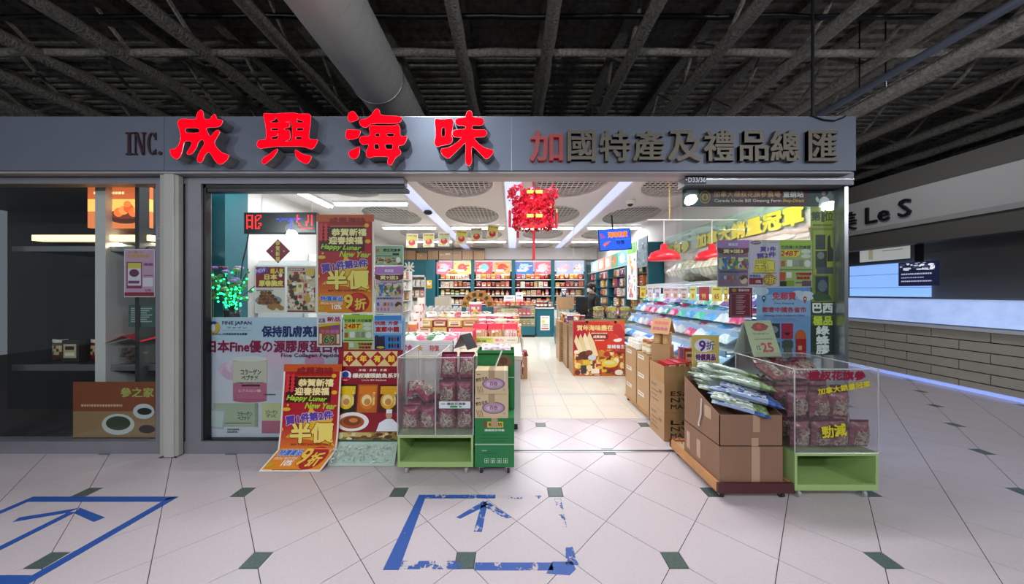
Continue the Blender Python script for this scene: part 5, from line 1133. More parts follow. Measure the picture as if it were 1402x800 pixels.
for k, (a, b) in enumerate(((690, 705), (706, 716))): carton(('wide white printed carton on the back glass counter', 'tall white printed carton on the back glass counter')[k], X(a, 10.2), X(b, 10.2), 10.32, 10.49, 1.022, 1.36 + .1 * k, col='#e8e4e2', front=('#e8e4e2', [('r', .1, .5, .9, .9, '#d8a0b0'), ('l', .15, .25, .85, .12, '#4a5a8a')]), tape=False)
tc2 = thing('teal_counter', 'solid teal counter with a white notice on its front beside the cash desk', 'counter', (X(746, 10.1), 10.3, 0))
MB().box(X(734, 10.1) - X(746, 10.1), X(758, 10.1) - X(746, 10.1), -.2, .2, 0, .93).build('body', M_teal, tc2); MB().box(X(733, 10.1) - X(746, 10.1), X(759, 10.1) - X(746, 10.1), -.22, .2, .93, .96).build('top', M_white, tc2)
sheet('notice', '', '', T(X(740, 10.1) - X(746, 10.1), -.205, .22), .30, .47, '#f0eee6', [('l', .15, .12, .85, .06, '#c03030'), ('e', .3, .4, .18, .12, '#d8d860'), ('l', .2, .6, .85, .05, '#5a8a4a'), ('l', .15, .72, .85, .05, '#5a5a5a'), ('r', .1, .84, .9, .93, '#c84050')], parent=tc2, eps=.001)
for k in range(8): good(rng.choice(['jar', 'bottle', 'gift_box']), rng.choice(['#6a4030', '#3a3434', '#8a1c2c']), '#c8c4c0', (X(736, 10.1) + k * .065 + .02, 10.22 + (k % 2) * .12, .961), (.1, .1, .22), 0, 'crowded on the solid teal counter', 'goods on the teal counter', k)

# ---- right wall: shelving with hanging packs, lit pictures above
XW = 3.1
sw = thing('wall_shelving', 'tall dark shelving with teal posts along the wall behind the cash desk', 'shelving', (XW - .2, 8.9, 0))
for y in (-2.6, -1.35, .05, 1.3, 2.55): MB().box(-.12, .2, y - .04, y + .04, 0, 2.5).build('post', M_teal, sw)
MB().box(.17, .2, -2.6, 2.55, 0, 2.5).build('back_panel', M_dark, sw)
stz = (.85, 1.1, 1.36, 1.62, 1.88)
for z in stz: MB().box(-.12, .17, -2.56, 2.51, z - .018, z).build('shelf', M_dark, sw)
MB().box(-.14, -.12, -2.6, 2.55, 2.12, 2.15).build('picture_rail', M_white, sw)
for ti, z in enumerate(stz):
    y = 6.42
    while y < 11.0:
        bay = 0 if y < 7.5 else (1 if y < 8.9 else 2)
        wd = rng.uniform(.17, .23); kd = rng.choice(['pouch', 'pouch', 'gift_box']) if bay else rng.choice(['gift_box', 'pouch'])
        c1 = rng.choice(['#d8803a', '#e8e2d8', '#d0607a', '#c8b890', '#a86a3a', '#c9a24a', '#7a3a6a', '#b02632', '#4a7a4a' if bay == 0 else '#c8c4c0'])
        if abs(y - 7.55) > .1 and abs(y + wd / 2 - 8.95) > .16 and abs(y + wd / 2 - 10.2) > .15 and abs(y + wd / 2 - 7.55) > .15:
            good(kd, c1, rng.choice(WARM), (XW - .21, y + wd / 2, z + .001), (wd * .9, .14, .22), -PI / 2, 'on the %s dark wall shelf %s' % (('lowest', 'second', 'middle', 'fourth', 'highest')[ti], ('next to the chiller', 'behind the cash desk', 'near the back wall')[bay]), 'packs on the dark wall shelving', rng.randrange(3))
        y += wd + .01
def wall_pic(label, y_far, y_near, z0, z1, bg, items, glow=.35, x=XW - .35, name='lightbox_poster', cat='lightbox', group='lightbox pictures on the side wall'):
    return sheet(name, label, cat, T(x, y_far, z0) @ R(-PI / 2, 'Z'), y_far - y_near, z1 - z0, bg, items, thick=.02, eps=.0008, glow=glow, group=group)
yf = lambda px: (XW - .35) * F / (px - CX)
for k, (a, b, c1, c2, nm) in enumerate(((809, 818, '#9ac0d0', '#e8f0f4', 'pale blue'), (818.5, 827, '#e88a70', '#f4d8c8', 'coral'), (828, 836, '#d8a090', '#f0e0d8', 'dusty pink'), (837, 845.5, '#4a9a6a', '#c86a4a', 'green'), (846, 858, '#5aa0d0', '#d8ecf8', 'sky blue'))):
    wall_pic('%s lit picture above the dark wall shelving' % nm, yf(a), yf(b), 2.14, 2.5, c1, [('e', .5, .5, .3, .35, c2), ('m', .1, .1, .9, .9, [c1, c2, '#f4f0e8'], 8, k)])
# tall light column with product pictures, beside it a big dull picture
wall_pic('tall white product picture column standing out from the wall shelving', yf(859), yf(872), 1.30, 2.62, '#dfe6e2', [('r', .05, .02, .95, .2, '#6ab04a')] + [('m', .08, .22, .92, .96, ['#d86a70', '#e8d8d0', '#7a8ac0', '#c8a050', '#f4f0ec'], 50, 8)], .25, XW - .36, 'product_column', 'display panel', None)
wall_pic('grey blue picture of dried seafood above the dark shelves next to the chiller', yf(874), yf(886.5), 2.0, 2.62, '#7f97a0', [('m', .05, .05, .95, .95, ['#93a8b0', '#6a828c', '#b0c0c4'], 60, 5)], .1, XW - .36)

# ---- yellow lettered banner on the side wall above the chiller
gbn = [('r', 0, 0, 1, .32, '#a9c2b0'), ('m', .02, .02, .98, .3, ['#9ab8a4', '#b8ccbc', '#8aa890'], 60, 3), ('r', 0, .62, 1, 1, '#dccac2'), ('m', .02, .55, .98, .98, ['#e4d6ce', '#d2bcb2', '#eadfd8', '#c8aea2'], 120, 4), ('t', '加拿大銷量冠軍', .66, .36, .30, '#e8d83a', {'w': .6, 'b': .05, 'out': '#7a8a4a', 'ob': .08}), ('t', '花旗參', .17, .40, .28, '#d8d060', {'w': .24, 'b': .05})]
sheet('wall_banner', 'long ginseng banner with yellow writing on the wall above the chiller', 'banner', T(XW - .02, 6.2, 1.86) @ R(-PI / 2, 'Z'), 3.1, .70, '#d2d0c4', gbn, thick=.006, eps=.0006)

# ---- open chiller along the side wall
CH = thing('open_chiller', 'long white open front chiller with blue lit stepped shelves', 'chiller', (2.6, 4.5, 0))
CHy0, CHy1 = -1.42, 1.35
steps = ((-.55, .62), (-.45, .86), (-.32, 1.06), (-.19, 1.24))          # x of the shelf edge, height
MB().box(-.6, .5, CHy0, CHy1, 0.0, .56).build('base', M_white, CH)
MB().box(.42, .5, CHy0, CHy1, .56, 1.62).build('back', mat('chiller_back', '#dfe8f4', .4), CH)
MB().box(-.05, .5, CHy0, CHy1, 1.55, 1.62).build('canopy', mat('chiller_canopy', '#c8ccd0', .4), CH)
M_led = mat('cool_led_strip', '#e0ecff', .4, emit='#b8d4ff', es=5.0)
for k, (sx, sz) in enumerate(steps):
    MB().add([(sx, CHy0, sz), (sx, CHy1, sz), (.42, CHy1, sz + .07), (.42, CHy0, sz + .07), (sx, CHy0, sz - .02), (sx, CHy1, sz - .02), (.42, CHy1, sz + .05), (.42, CHy0, sz + .05)], [(0, 3, 2, 1), (4, 5, 6, 7), (0, 1, 5, 4), (1, 2, 6, 5), (2, 3, 7, 6), (3, 0, 4, 7)]).build('shelf', M_white, CH)
    MB().box(sx - .012, sx, CHy0, CHy1, sz - .045, sz + .02).build('price_rail', mat('blue_price_rail', '#a9c4ee', .3), CH)
    MB().box(sx + .03, sx + .05, CHy0 + .02, CHy1 - .02, sz - .034, sz - .024).build('led_strip', M_led, CH)
for y in (CHy0, CHy1 - .03): MB().add([(-.6, y, .0), (.5, y, 0), (.5, y, 1.62), (-.05, y, 1.62), (-.6, y, .7), (-.6, y + .03, .0), (.5, y + .03, 0), (.5, y + .03, 1.62), (-.05, y + .03, 1.62), (-.6, y + .03, .7)], [(0, 1, 2, 3, 4), (9, 8, 7, 6, 5), (0, 4, 9, 5), (4, 3, 8, 9), (3, 2, 7, 8)]).build('end_panel', M_shelfglass, CH)
area('chiller_canopy_lamp', (2.62, 4.5, 1.54),   .1, 2.5, 13, (.78, .88, 1.0), (0, .5, 0))
PALS = [('pink', '#e0447c', '#f4dce8'), ('white', '#dfe6ee', '#b8d0e8'), ('light blue', '#5aa8e8', '#d4e8fa'), ('mint', '#5cc8b0', '#dcf4ec'), ('blue', '#4a78c0', '#d8e4f4'), ('violet', '#8a6ac8', '#e4dcf0'), ('clear', '#c8ccd0', '#e8ecf0'), ('teal', '#3aa090', '#d0ece4')]
_fz = {}
for ti, (sx, sz) in enumerate(steps):
    y = 3.15; k = 0
    while y < 5.72:
        pick = {0: (1, 2, 1, 4, 1), 1: (1, 2, 1, 0, 6), 2: (0, 1, 2, 3, 2, 3, 0, 7, 1, 0), 3: (5, 6, 5, 1, 3, 6, 2, 7)}[ti]
        p = PALS[pick[k % len(pick)]]; wd = .21 if ti < 3 else .17
        if (p[0], k % 3) not in _fz:
            _fz[(p[0], k % 3)] = pillow_mb(.19, .31, .1, 7, 9, k + ti * 5, fn=lambda u, v, s, i, j, p=p: p[2] if abs(u) < .55 and -.5 < v < .5 and (i * j + i) % 3 else p[1], crinkle=.3).mesh('frozen_bag', M_film, True)
        o = link('frozen_bag', _fz[(p[0], k % 3)]); o.location = (2.6 + sx + .05, y + wd / 2, sz + .078)
        o.rotation_euler = (R(-PI / 2, 'Z') @ R(math.radians(-60 + rng.uniform(-3, 3)), 'X') @ R(rng.uniform(-.05, .05), 'Y')).to_euler()
        if ti == 3: o.scale = (.85, .85, .75)
        tag(o, '%s frozen food bag on the %s shelf of the open chiller' % (p[0], ('lowest', 'second', 'third', 'highest')[ti]), 'bag', 'frozen bags in the open chiller')
        y += wd; k += 1
# price cards along the top rail
cards = ((876, 885, '#e8d84a', 'yellow 88'), (886, 895, '#e8e8ec', 'plain white'), (896, 905, '#e4e4f0', 'white with a purple figure'), (908, 920, '#f0d4d4', 'pale pink'), (920.5, 930, '#f0d8d8', 'paler pink'), (931, 943, '#e8d8d8', 'grey pink'), (944, 954, '#e8dc7a', 'pale yellow'), (957, 972, '#b8283a', 'red 99'), (974, 990, '#ead65a', 'yellow 65'), (991, 997, '#ead65a', 'narrow yellow'))
txt = ('88', '12', '28', '29', '18', '22', '9', '99', '65', '5')
for k, (a, b, bgc, nm) in enumerate(cards):
    xx_ = 2.36; ya = xx_ * F / (a - CX); yb_ = xx_ * F / (b - CX); hgt = .20 if k < 3 else .17
    sheet('price_card', '%s price card hanging above the chiller shelf' % nm, 'price card', T(xx_, ya, 1.37 - .0) @ R(-PI / 2, 'Z'), (ya - yb_) * .93, hgt, bgc, [('l', .15, .2, .85, .1, '#7a4a4a'), ('t', txt[k], .5, .68, .34, '#f0d060' if k == 7 else ('#5a3aa0' if k == 2 else '#b03030'), {'b': .04})], group='price cards on the chiller', eps=.0005, thick=.003)
rl = thing('card_rail', 'thin rail that the price cards hang from above the chiller', 'rail', (2.365, 4.5, 1.575)); MB().cyl((0, -1.35, 0), (0, 1.35, 0), .006, 8).build('bar', M_chrome, rl)
for y in (-1.3, 1.3): MB().cyl((0, y, 0), (.2, y, .0), .005, 6).build('bracket', M_chrome, rl)
# big pale sacks on top of the chiller
for k, (y, w_, h_) in enumerate(((3.40, .60, .32), (4.04, .60, .30), (4.70, .62, .27))):
    mb = pillow_mb(.6, w_, .26, 12, 14, 60 + k, fn=lambda u, v, s, i, j: ['#d9d2b8', '#e6e0cc', '#cbc3a4', '#efeada'][(i * 5 + j * 3) % 4], crinkle=.35, flat=.3)
    o = mb.build('fish_maw_sack', M_film, None, True); o.rotation_euler = (-PI / 2, 0, 0); o.location = (2.8, y - w_ / 2 + w_, 1.73)
    o.rotation_euler = (PI / 2, 0, 0); o.location = (2.78, y + w_ / 2 - .0, 1.80)
    tag(o, '%s clear sack of pale dried fish maw lying on the chiller' % ('crumpled', 'bulging', 'flattened')[k], 'sack', 'pale sacks on the chiller')

# ---- red lamps on a rail above the chiller
lr = thing('lamp_rail', 'thin white horizontal rail hung from a gold chain above the chiller', 'rail', (1.84, 4.2, 2.46)); MB().cyl((0, 0, 0), (1.26, 0, 0), .009, 8).build('bar', M_white, lr)
ch = MB()
for k in range(26): ch.tube([(.31 + .008 * math.cos(2 * PI * j / 8) * (1 if k % 2 else .25), .008 * math.cos(2 * PI * j / 8) * (.25 if k % 2 else 1), .02 + k * .0255 + .017 * math.sin(2 * PI * j / 8)) for j in range(8)], .003, 5, closed=True)
ch.build('chain', mat('gold_chain', '#d8b860', .3, .6), lr)
for xl, nm in ((2.075, 'red dome pendant lamp hanging clear of the glass'), (2.73, 'red dome pendant lamp behind the purple flyer')):
    t = thing('pendant_lamp', nm, 'lamp', (xl, 4.2, 1.91), 0, 'red dome pendant lamps')
    MB().lathe([(.205, 0), (.20, .045), (.16, .105), (.09, .135), (.045, .145), (.04, .215), (.015, .225)], 28).lathe([(.198, .002), (.193, .044), (.155, .1), (.02, .13)], 28).build('shade', mat('red_enamel', '#d8202c', .3, emit='#e02838', es=.25), t, True)
    MB().cyl((0, 0, .225), (0, 0, .55), .005, 6).build('cord', M_white, t)
    MB().ball((0, 0, .05), .045, None, .05, col='#ffffff').build('bulb', M_bulb, t, True)

# ---- cash desk
XD0, XD1 = X(800, 6.2), X(905, 6.2)
cd_ = counter('cash desk showcase with a yellow front strip and jars on top', XD0, 2.95, 6.15, 6.65, .925, True, .38, 'cash_desk')
bz = sheet('front_strip', '', '', T(-(2.95 - XD0) / 2, -.256, .84), .82, .08, '#e0aa30', [('r', .02, .1, .6, .9, '#e8b860'), ('t', '花旗參優惠大減價', .3, .5, .5, '#a04020', {'w': .5}), ('r', .62, .1, .98, .9, '#d89a1c')], parent=cd_, eps=.0008)
sheet('front_strip', '', '', T(-(2.95 - XD0) / 2 + .85, -.256, .845), .2, .06, '#d8d8c8', [('l', .1, .5, .9, .4, '#5a6a4a')], parent=cd_, eps=.0008)
for k in range(7): good('jar', ['#c8b890', '#a86a3a', '#c8c4c0'][k % 3], '#e8e2d8', (2.0 + k * .13, 6.33, .40 + (k % 2) * 0.0), (.12, .12, .2), 0, 'inside the cash desk showcase', 'jars in the cash desk', k)
M_jar = glassmat('jar_glass', (.96, .98, .97), 1.35, boost=.7)
M_chips = vcmat('ginseng_chips', .7, bump=.6, bscale=70)
def big_jar(x, lab, r=.105, h=.36, y=6.3):
    t = thing('glass_jar', lab, 'jar', (x, y, .926), 0, 'glass jars on the cash desk')
    MB().lathe([(r * .9, 0), (r, .02), (r, h * .78), (r * .7, h * .9), (r * .72, h * .93)], 20).build('glass', M_jar, t, True)
    rr = random.Random(int(x * 100)); mb = MB()
    mb.lathe([(r * .86, .012), (r * .93, .03), (r * .93, h * .66), (r * .6, h * .7), (.001, h * .72)], 18, '#b3a184')
    for q in range(70):
        a_ = rr.uniform(0, 2 * PI); z_ = rr.uniform(.02, h * .66); mb.ball((r * .9 * math.cos(a_), r * .9 * math.sin(a_), z_), .018, .018, .012, 6, 4, rr.choice(['#e0d0a8', '#7a6444', '#b09a74', '#efe2c4']))
    mb.build('ginseng_chips', M_chips, t)
    MB().lathe([(r * .78, h * .93), (r * .78, h), (.001, h * 1.01)], 20).build('lid', M_jar, t, True)
    MB().lathe([(r * 1.01, h * .5), (r * 1.01, h * .62)], 20).build('label_band', mat('yellow_label', '#cfc83a', .5), t)
for px, lab in ((819.5, 'glass jar of ginseng chips next to the cashier'), (837.5, 'glass jar of ginseng chips with a bright yellow band, second on the cash desk'), (856, 'fullest glass jar of ginseng chips, third on the cash desk'), (873, 'last glass jar of ginseng chips beside the chiller')): big_jar(X(px, 6.3), lab)
mn = thing('cash_register', 'black cash register screen in front of the cashier', 'register', (X(797, 6.85), 6.85, .0))
MB().box(-.16, .16, -.12, .06, 0, .95).build('stand', M_dark, mn); MB().box(-.1, .1, -.02, .02, .95, 1.02).build('neck', M_black, mn); MB().box(-.15, .12, -.05, -.02, 1.0, 1.36).build('screen', M_black, mn); MB().box(-.14, .11, -.053, -.05, 1.02, 1.34).build('screen_glass', mat('dark_screen', '#23262c', .2), mn)
sh_ = thing('acrylic_shield', 'clear acrylic sneeze shield hung on two cords over the cash desk', 'shield', (X(792, 7.2), 7.2, 1.15))
MB().box(-.28, .28, -.003, .003, 0, 1.15).build('sheet', M_acryl, sh_)
for x in (-.12, .12): MB().cyl((x, 0, 1.15), (x, 0, CEIL - 1.15), .004, 6).build('cord', M_white, sh_)
# side desk with a cardboard box and a glass showcase
sdk = counter('narrow glass showcase carrying a cardboard box beside the cash desk', X(763, 8.3), X(785, 8.3), 8.3, 8.9, 1.0, True, .5, 'glass_showcase')
carton('small plain cardboard box on the narrow showcase', X(764, 8.35), X(786, 8.35), 8.36, 8.66, 1.003, 1.33, tape=False)
good('pouch', '#3a5a8a', '#e8e2d8', (X(772, 8.5), 8.5, 1.34), (.14, .1, .22), .2, 'on the small cardboard box by the cash desk', 'packs on the showcase', 0)

# ---- cashier
def person():
    t = thing('person', 'cashier in black clothes and a white face mask looking down behind the cash desk', 'person', (X(813, 7.15), 7.15, 0))
    V = [((0, 0, .93), .15), ((0, 0, 1.1), .125), ((-.01, 0, 1.27), .15), ((-.03, 0, 1.38), .13), ((-.05, 0, 1.45), .055), ((-.075, -.005, 1.50), .065), ((-.085, -.01, 1.57), .095), ((-.08, -.01, 1.63), .075),
         ((-.02, -.16, 1.36), .06), ((-.06, -.22, 1.10), .045), ((-.28, -.17, 1.05), .034), ((-.36, -.15, 1.04), .022),
         ((-.02, .16, 1.36), .06), ((-.06, .22, 1.10), .045), ((-.28, .15, 1.05), .034), ((-.36, .12, 1.04), .022),
         ((0, -.09, .86), .105), ((.0, -.095, .48), .075), ((.02, -.095, .09), .05), ((-.12, -.1, .035), .035),
         ((0, .09, .86), .105), ((.0, .095, .48), .075), ((.02, .095, .09), .05), ((-.12, .1, .035), .035), ((-.17, -.012, 1.56), .018)]
    E_ = [(0, 1), (1, 2), (2, 3), (3, 4), (4, 5), (5, 6), (6, 7), (3, 8), (8, 9), (9, 10), (10, 11), (3, 12), (12, 13), (13, 14), (14, 15), (0, 16), (16, 17), (17, 18), (18, 19), (0, 20), (20, 21), (21, 22), (22, 23), (6, 24)]
    V2 = list(V)
    for base, s in ((11, 1), (15, -1)):                       # five fingers on each hand
        bp = Vector(V[base][0])
        for k in range(5):
            off = (k - 2) * .016; L = (.05, .062, .066, .062, .05)[k]
            if k == 0: p1 = bp + Vector((-.012, .03 * s, -.006)); p2 = p1 + Vector((-.028, .012 * s, -.012))
            else: p1 = bp + Vector((-.03, off * -s, .0)); p2 = bp + Vector((-.03 - L, off * -s * 1.1, -.02))
            i = len(V2); V2 += [(tuple(p1), .0095), (tuple(p2), .0075)]; E_ += [(base, i), (i, i + 1)]
    me = bpy.data.meshes.new('body'); me.from_pydata([v for v, r in V2], E_, []); o = bpy.data.objects.new('body', me); COL.objects.link(o)
    md = o.modifiers.new('skin', 'SKIN'); o.modifiers.new('sub', 'SUBSURF').levels = 2
    for k, (v, r) in enumerate(V2): me.skin_vertices[0].data[k].radius = (r, r); me.skin_vertices[0].data[k].use_root = (k == 0)
    dg = bpy.context.evaluated_depsgraph_get(); dg.update(); m2 = bpy.data.meshes.new_from_object(o.evaluated_get(dg)); bpy.data.objects.remove(o)
    a = m2.attributes.new('Col', 'FLOAT_COLOR', 'FACE')
    for p in m2.polygons:
        c = p.center; skin = c.z > 1.44 or c.x < -.27 and c.z > .9
        a.data[p.index].color = (*C('#d6a78c' if skin else ('#15151a' if c.z > .5 else '#22242c')), 1)
    m2.materials.clear(); m2.materials.append(vcmat('clothes_and_skin', .6)); m2.polygons.foreach_set('use_smooth', [True] * len(m2.polygons)); m2.name = 'body'
    link('body', m2, t)
    hr_ = MB().ball((-.068, 0, 1.60), .108, .105, .105, 16, 10, '#17130f')
    hr_.ball((.0, .0, 1.53), .055, .085, .09, 12, 8, '#17130f'); hr_.build('hair', vcmat('hair_black', .5), t, True)
    MB().add([(-.155, -.055, 1.545), (-.185, 0, 1.555), (-.155, .05, 1.545), (-.15, -.05, 1.49), (-.178, 0, 1.47), (-.15, .045, 1.49), (-.11, -.085, 1.53), (-.11, .08, 1.53), (-.11, -.075, 1.49), (-.11, .07, 1.49)], [(0, 1, 4, 3), (1, 2, 5, 4), (6, 0, 3, 8), (2, 7, 9, 5)]).build('face_mask', mat('mask_white', '#e4e8ee', .6), t)
    for y in (-.035, .03): MB().ball((-.172, y, 1.585), .008, None, None, 8, 6, '#1a1410').build('eye', mat('eye_dark', '#1a1410', .2), t)
    for y in (-.105, .1): MB().ball((-.08, y, 1.56), .018, .01, .028, 8, 6).build('ear', mat('skin_ear', '#cf9c82', .6), t)
    t.rotation_euler = (0, 0, .35)
    return t
person()

# ---- carton stacks by the aisle, with the new year board on the front one
A0, A1 = 1.078, 1.93
kp = lambda: [('l', .1, .2, .9, .06, '#6a4c30'), ('l', .1, .4, .9, .05, '#6a4c30'), ('l', .1, .6, .7, .05, '#6a4c30'), ('l', .1, .78, .8, .05, '#6a4c30')]
SG = 'carton stacks beside the aisle'
for z0, z1, nm, op in ((0.0, .33, 'bottom', False), (.333, .64, 'middle', False), (.643, .94, 'open top', True)):
    carton('%s carton in the stack behind the new year dried seafood board' % nm, A0, A1, 5.43, 5.83, z0, z1, side=('#a8835c', kp()), group=SG, opened=op, tape=not op)
M_, W_, H_ = T(A0 - .0, 5.405, .0), .90, .955
sf_items = [('r', 0, 0, .25, .55, '#c01c30'), ('p', [(.25, 0), (1, 0), (1, .4), (.55, .55), (.25, .45)], '#d8361e'), ('p', [(.7, .0), (1, 0), (1, .3), (.85, .3)], '#e0522a'), ('e', .86, .14, .1, .1, '#c82c1e'), ('e', .93, .22, .08, .08, '#c82c1e'),
   ('t', '賀年海味盡在', .42, .115, .10, '#f2d98a', {'w': .70, 'b': .035, 'out': '#6a1a10', 'ob': .06}), ('e', .51, .275, .18, .075, '#8a1a20'), ('t', '成興海味', .51, .28, .05, '#f0e0c0', {'w': .24, 'b': .04}), ('l', .35, .215, .66, .02, '#f0e0c0'), ('l', .42, .345, .6, .02, '#f0d0a0'), ('e', .86, .345, .08, .03, '#f4e8d8'), ('e', .9, .33, .05, .025, '#f4e8d8'),
   ('t', '滋補養生', .83, .46, .07, '#f0ece4', {'w': .34, 'b': .02, 'out': '#b84a3a', 'ob': .05}), ('r', 0, .62, 1, 1, '#c8701e'), ('m', .02, .52, .98, .98, ['#c8862a', '#e0b83a', '#8a3a24', '#d8642a', '#6a3020', '#e8d090', '#b82c24', '#f0e0c0', '#a8541e'], 150, 12)] + \
   [('p', [(.01 + k * .085, .36 - .05 * k + .03 * k * k * .3), (.05 + k * .085, .24 - .02 * k), (.12 + k * .095, .38), (.24 + k * .08, .62), (.15 + k * .08, .66)], ['#efdcae', '#e4cb94', '#f3e3bd', '#e9d3a2'][k]) for k in range(4)] + [('e', .22, .62, .13, .08, '#5a2c24'), ('e', .3, .57, .07, .05, '#7a3a30'), ('e', .36, .66, .08, .05, '#c8ccd0'), ('e', .7, .77, .16, .07, '#e8c83a'), ('e', .70, .75, .1, .03, '#d8d8a0'), ('r', .14, .8, .25, .95, '#3a3430'), ('r', .34, .86, .5, .95, '#f0e4cc'), ('e', .88, .93, .08, .05, '#f4ecd8')]
sheet('advertising_board', 'bright red new year dried seafood board on the front of the aisle carton stack', 'poster board', M_, W_, H_, '#d0341e', sf_items, thick=.008, eps=.0004, glow=0)
for x in (.22, .72): 
    cl_ = MB().box(A0 + x, A0 + x + .04, 5.396, 5.44, .925, .965).build('binder_clip', M_black); tag(cl_, 'black binder clip holding the new year board, %s' % ('near the aisle edge' if x < .5 else 'near the cash desk edge'), 'clip', 'binder clips on the board')
for s, (ya, yb2, xo) in enumerate(((5.95, 6.42, 1.06), (6.5, 7.0, 1.0))):
    for k in range(3): carton('%s carton in the %s stack behind the new year board' % (('bottom', 'middle', 'top')[k], ('nearer', 'farther')[s]), xo, xo + .36, ya, yb2, k * .283, k * .283 + .28, side=('#a8835c', kp()), front=('#a8835c', kp()), group=SG)
for k in range(10): good('pouch', ['#7a3a6a', '#d8803a', '#8a1c2c', '#6a4030', '#c9a24a'][k % 5], ['#3a3434', '#e8e2d8'][k % 2], (1.13 + (k % 3) * .1, 5.98 + (k // 3) * .26, .853), (.16, .12, .19), rng.uniform(-.5, .5), 'piled on the aisle cartons', 'packs on the aisle cartons', k, rng.uniform(-.5, -.1))

# ---- television hung from the ceiling
tv = thing('television', 'blue lit television hanging on a black pole from the shop ceiling', 'television', (X(842, 6.4), 6.4, Z(328, 6.4)))
tvs = MB().box(-.36, .36, 0, .05, -.225, .225).build('case', M_black, tv)
scr = sheet('screen', '', '', T(-.345, -.004, -.21), .69, .42, '#2456d8', [('t', 'R-', .12, .3, .2, '#b03a2a', {'b': .05}), ('t', '海味乾貨', .6, .26, .28, '#d86a2a', {'w': .62, 'b': .04, 'out': '#e8b84a', 'ob': .06}), ('p', [(.1, .72), (.22, .6), (.36, .56), (.28, .68), (.14, .84)], '#c85a4a'), ('t', '特價', .66, .66, .2, '#1a2460', {'w': .26}), ('r', .5, .5, 1, .54, '#3a78e8')], parent=tv, thick=.002, eps=.0008, glow=.9)
MB().cyl((0, .06, .1), (0, .06, CEIL - Z(328, 6.4)), .016, 8).build('pole', M_black, tv); MB().box(-.12, .12, .05, .08, -.1, .12).build('bracket', M_black, tv)
tv.rotation_euler = (.0, -.09, .15)

# ---- red festive lantern
ln = thing('festive_lantern', 'red flower covered lantern with gold plaques and tassels hanging in the entrance', 'lantern', (X(730, 4.0), 4.0, Z(288, 4.0)))
random.seed(8)
core = MB().bbox(-.17, .17, -.17, .17, -.2, .2, .06, '#c0101e').build('core', mat('lantern_core', '#d0121e', .5, emit='#ff2030', es=.5), ln)
fl = MB()
for k in range(1500):
    a_ = random.uniform(0, 2 * PI); z_ = random.uniform(-.235, .215); rr_ = .215 + random.uniform(-.02, .035)
    if abs(math.cos(a_)) > .55 and z_ > .12: rr_ += .05; z_ += random.uniform(0, .07)
    q = Vector((rr_ * math.cos(a_) * 1.08, rr_ * math.sin(a_), z_)); s = random.uniform(.018, .036)
    d1 = Vector((random.uniform(-1, 1), random.uniform(-1, 1), random.uniform(-1, 1))).normalized(); d2 = d1.orthogonal().normalized(); d3 = d1.cross(d2)
    fl.add([q + d2 * s, q + d3 * s * .7 + d1 * s * .3, q - d2 * s, q - d3 * s * .7 + d1 * s * .3], [(0, 1, 2, 3)], ['#d8123a', '#b80e2c', '#e82a52', '#f04a6a', '#c01024'][k % 5])
f_ = fl.build('paper_petals', vcmat('lantern_petals', .35, coat=.3), ln); f_['kind'] = 'stuff'
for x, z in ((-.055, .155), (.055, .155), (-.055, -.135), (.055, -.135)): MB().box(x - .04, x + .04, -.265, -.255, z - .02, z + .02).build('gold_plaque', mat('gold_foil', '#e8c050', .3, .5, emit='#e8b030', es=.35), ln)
MB().cyl((0, 0, .2), (0, 0, CEIL - Z(288, 4.0)), .01, 8).build('cord', mat('red_cord2', '#b01024', .5), ln)
def tassel(x, y, z, L): 
    MB().cyl((x, y, z), (x, y, z - .05), .007, 6).build('tassel_bead', mat('gold_foil'), ln); MB().lathe([(.004, z - L), (.018, z - L), (.016, z - .06), (.006, z - .05)], 10, cx=x, cy=y).build('tassel', mat('red_tassel', '#b81226', .6), ln)
tassel(0, -.1, -.24, .42); tassel(.305, 0, .02, .26); tassel(-.305, 0, .05, .27); tassel(.22, -.1, .05, .28); tassel(-.2, .1, -.2, .14)
# ---- row of hanging flyers
for k, (px, py) in enumerate(((564, 330), (587, 329), (608, 328), (632, 325), (652.5, 321.5), (674.5, 318))):
    Yh = 6.6; x, z = X(px, Yh), Z(py, Yh); wd, hg = .245, .30
    odd = k % 2
    o = sheet('hanging_flyer', '%s printed flyer on the line across the shop' % ('first pale', 'second yellow', 'third pale', 'fourth yellow', 'fifth pale', 'sixth yellow')[k], 'flyer', T(x, Yh, z) @ R([.05, -.02, .03, .1, -.04, .12][k], 'Y') @ T(-wd / 2, 0, -hg / 2), wd, hg, '#dfe0cc', [('r', .06, .06, .94, .5, '#c8c858' if odd or k == 0 else '#b0c498'), ('t', '新春大減價', .5, .14, .1, '#b03a20', {'w': .8}), ('e', .5, .62, .3, .22, '#c02a34'), ('e', .45, .5, .14, .12, '#e0a050'), ('r', .1, .82, .6, .93, '#d8c040')], group='flyers on the hanging line', eps=.0006)
lnx = thing('flyer_line', 'thin line strung across the shop that holds the flyers', 'line', (X(560, 6.6), 6.6, Z(319, 6.6)))
MB().tube([(X(p, 6.6) - X(560, 6.6), 0, Z(q, 6.6) - Z(319, 6.6)) for p, q in ((556, 320), (587, 319.5), (632, 315), (675, 308), (701, 302))], .003, 5).build('string', M_white, lnx)
MB().cyl((X(701, 6.6) - X(560, 6.6), 0, Z(302, 6.6) - Z(319, 6.6)), (X(701, 6.6) - X(560, 6.6), 0, CEIL - Z(319, 6.6)), .003, 5).build('string', M_white, lnx); MB().cyl((X(556, 6.6) - X(560, 6.6), 0, Z(320, 6.6) - Z(319, 6.6)), (X(556, 6.6) - X(560, 6.6), 0, CEIL - Z(319, 6.6)), .003, 5).build('string', M_white, lnx)
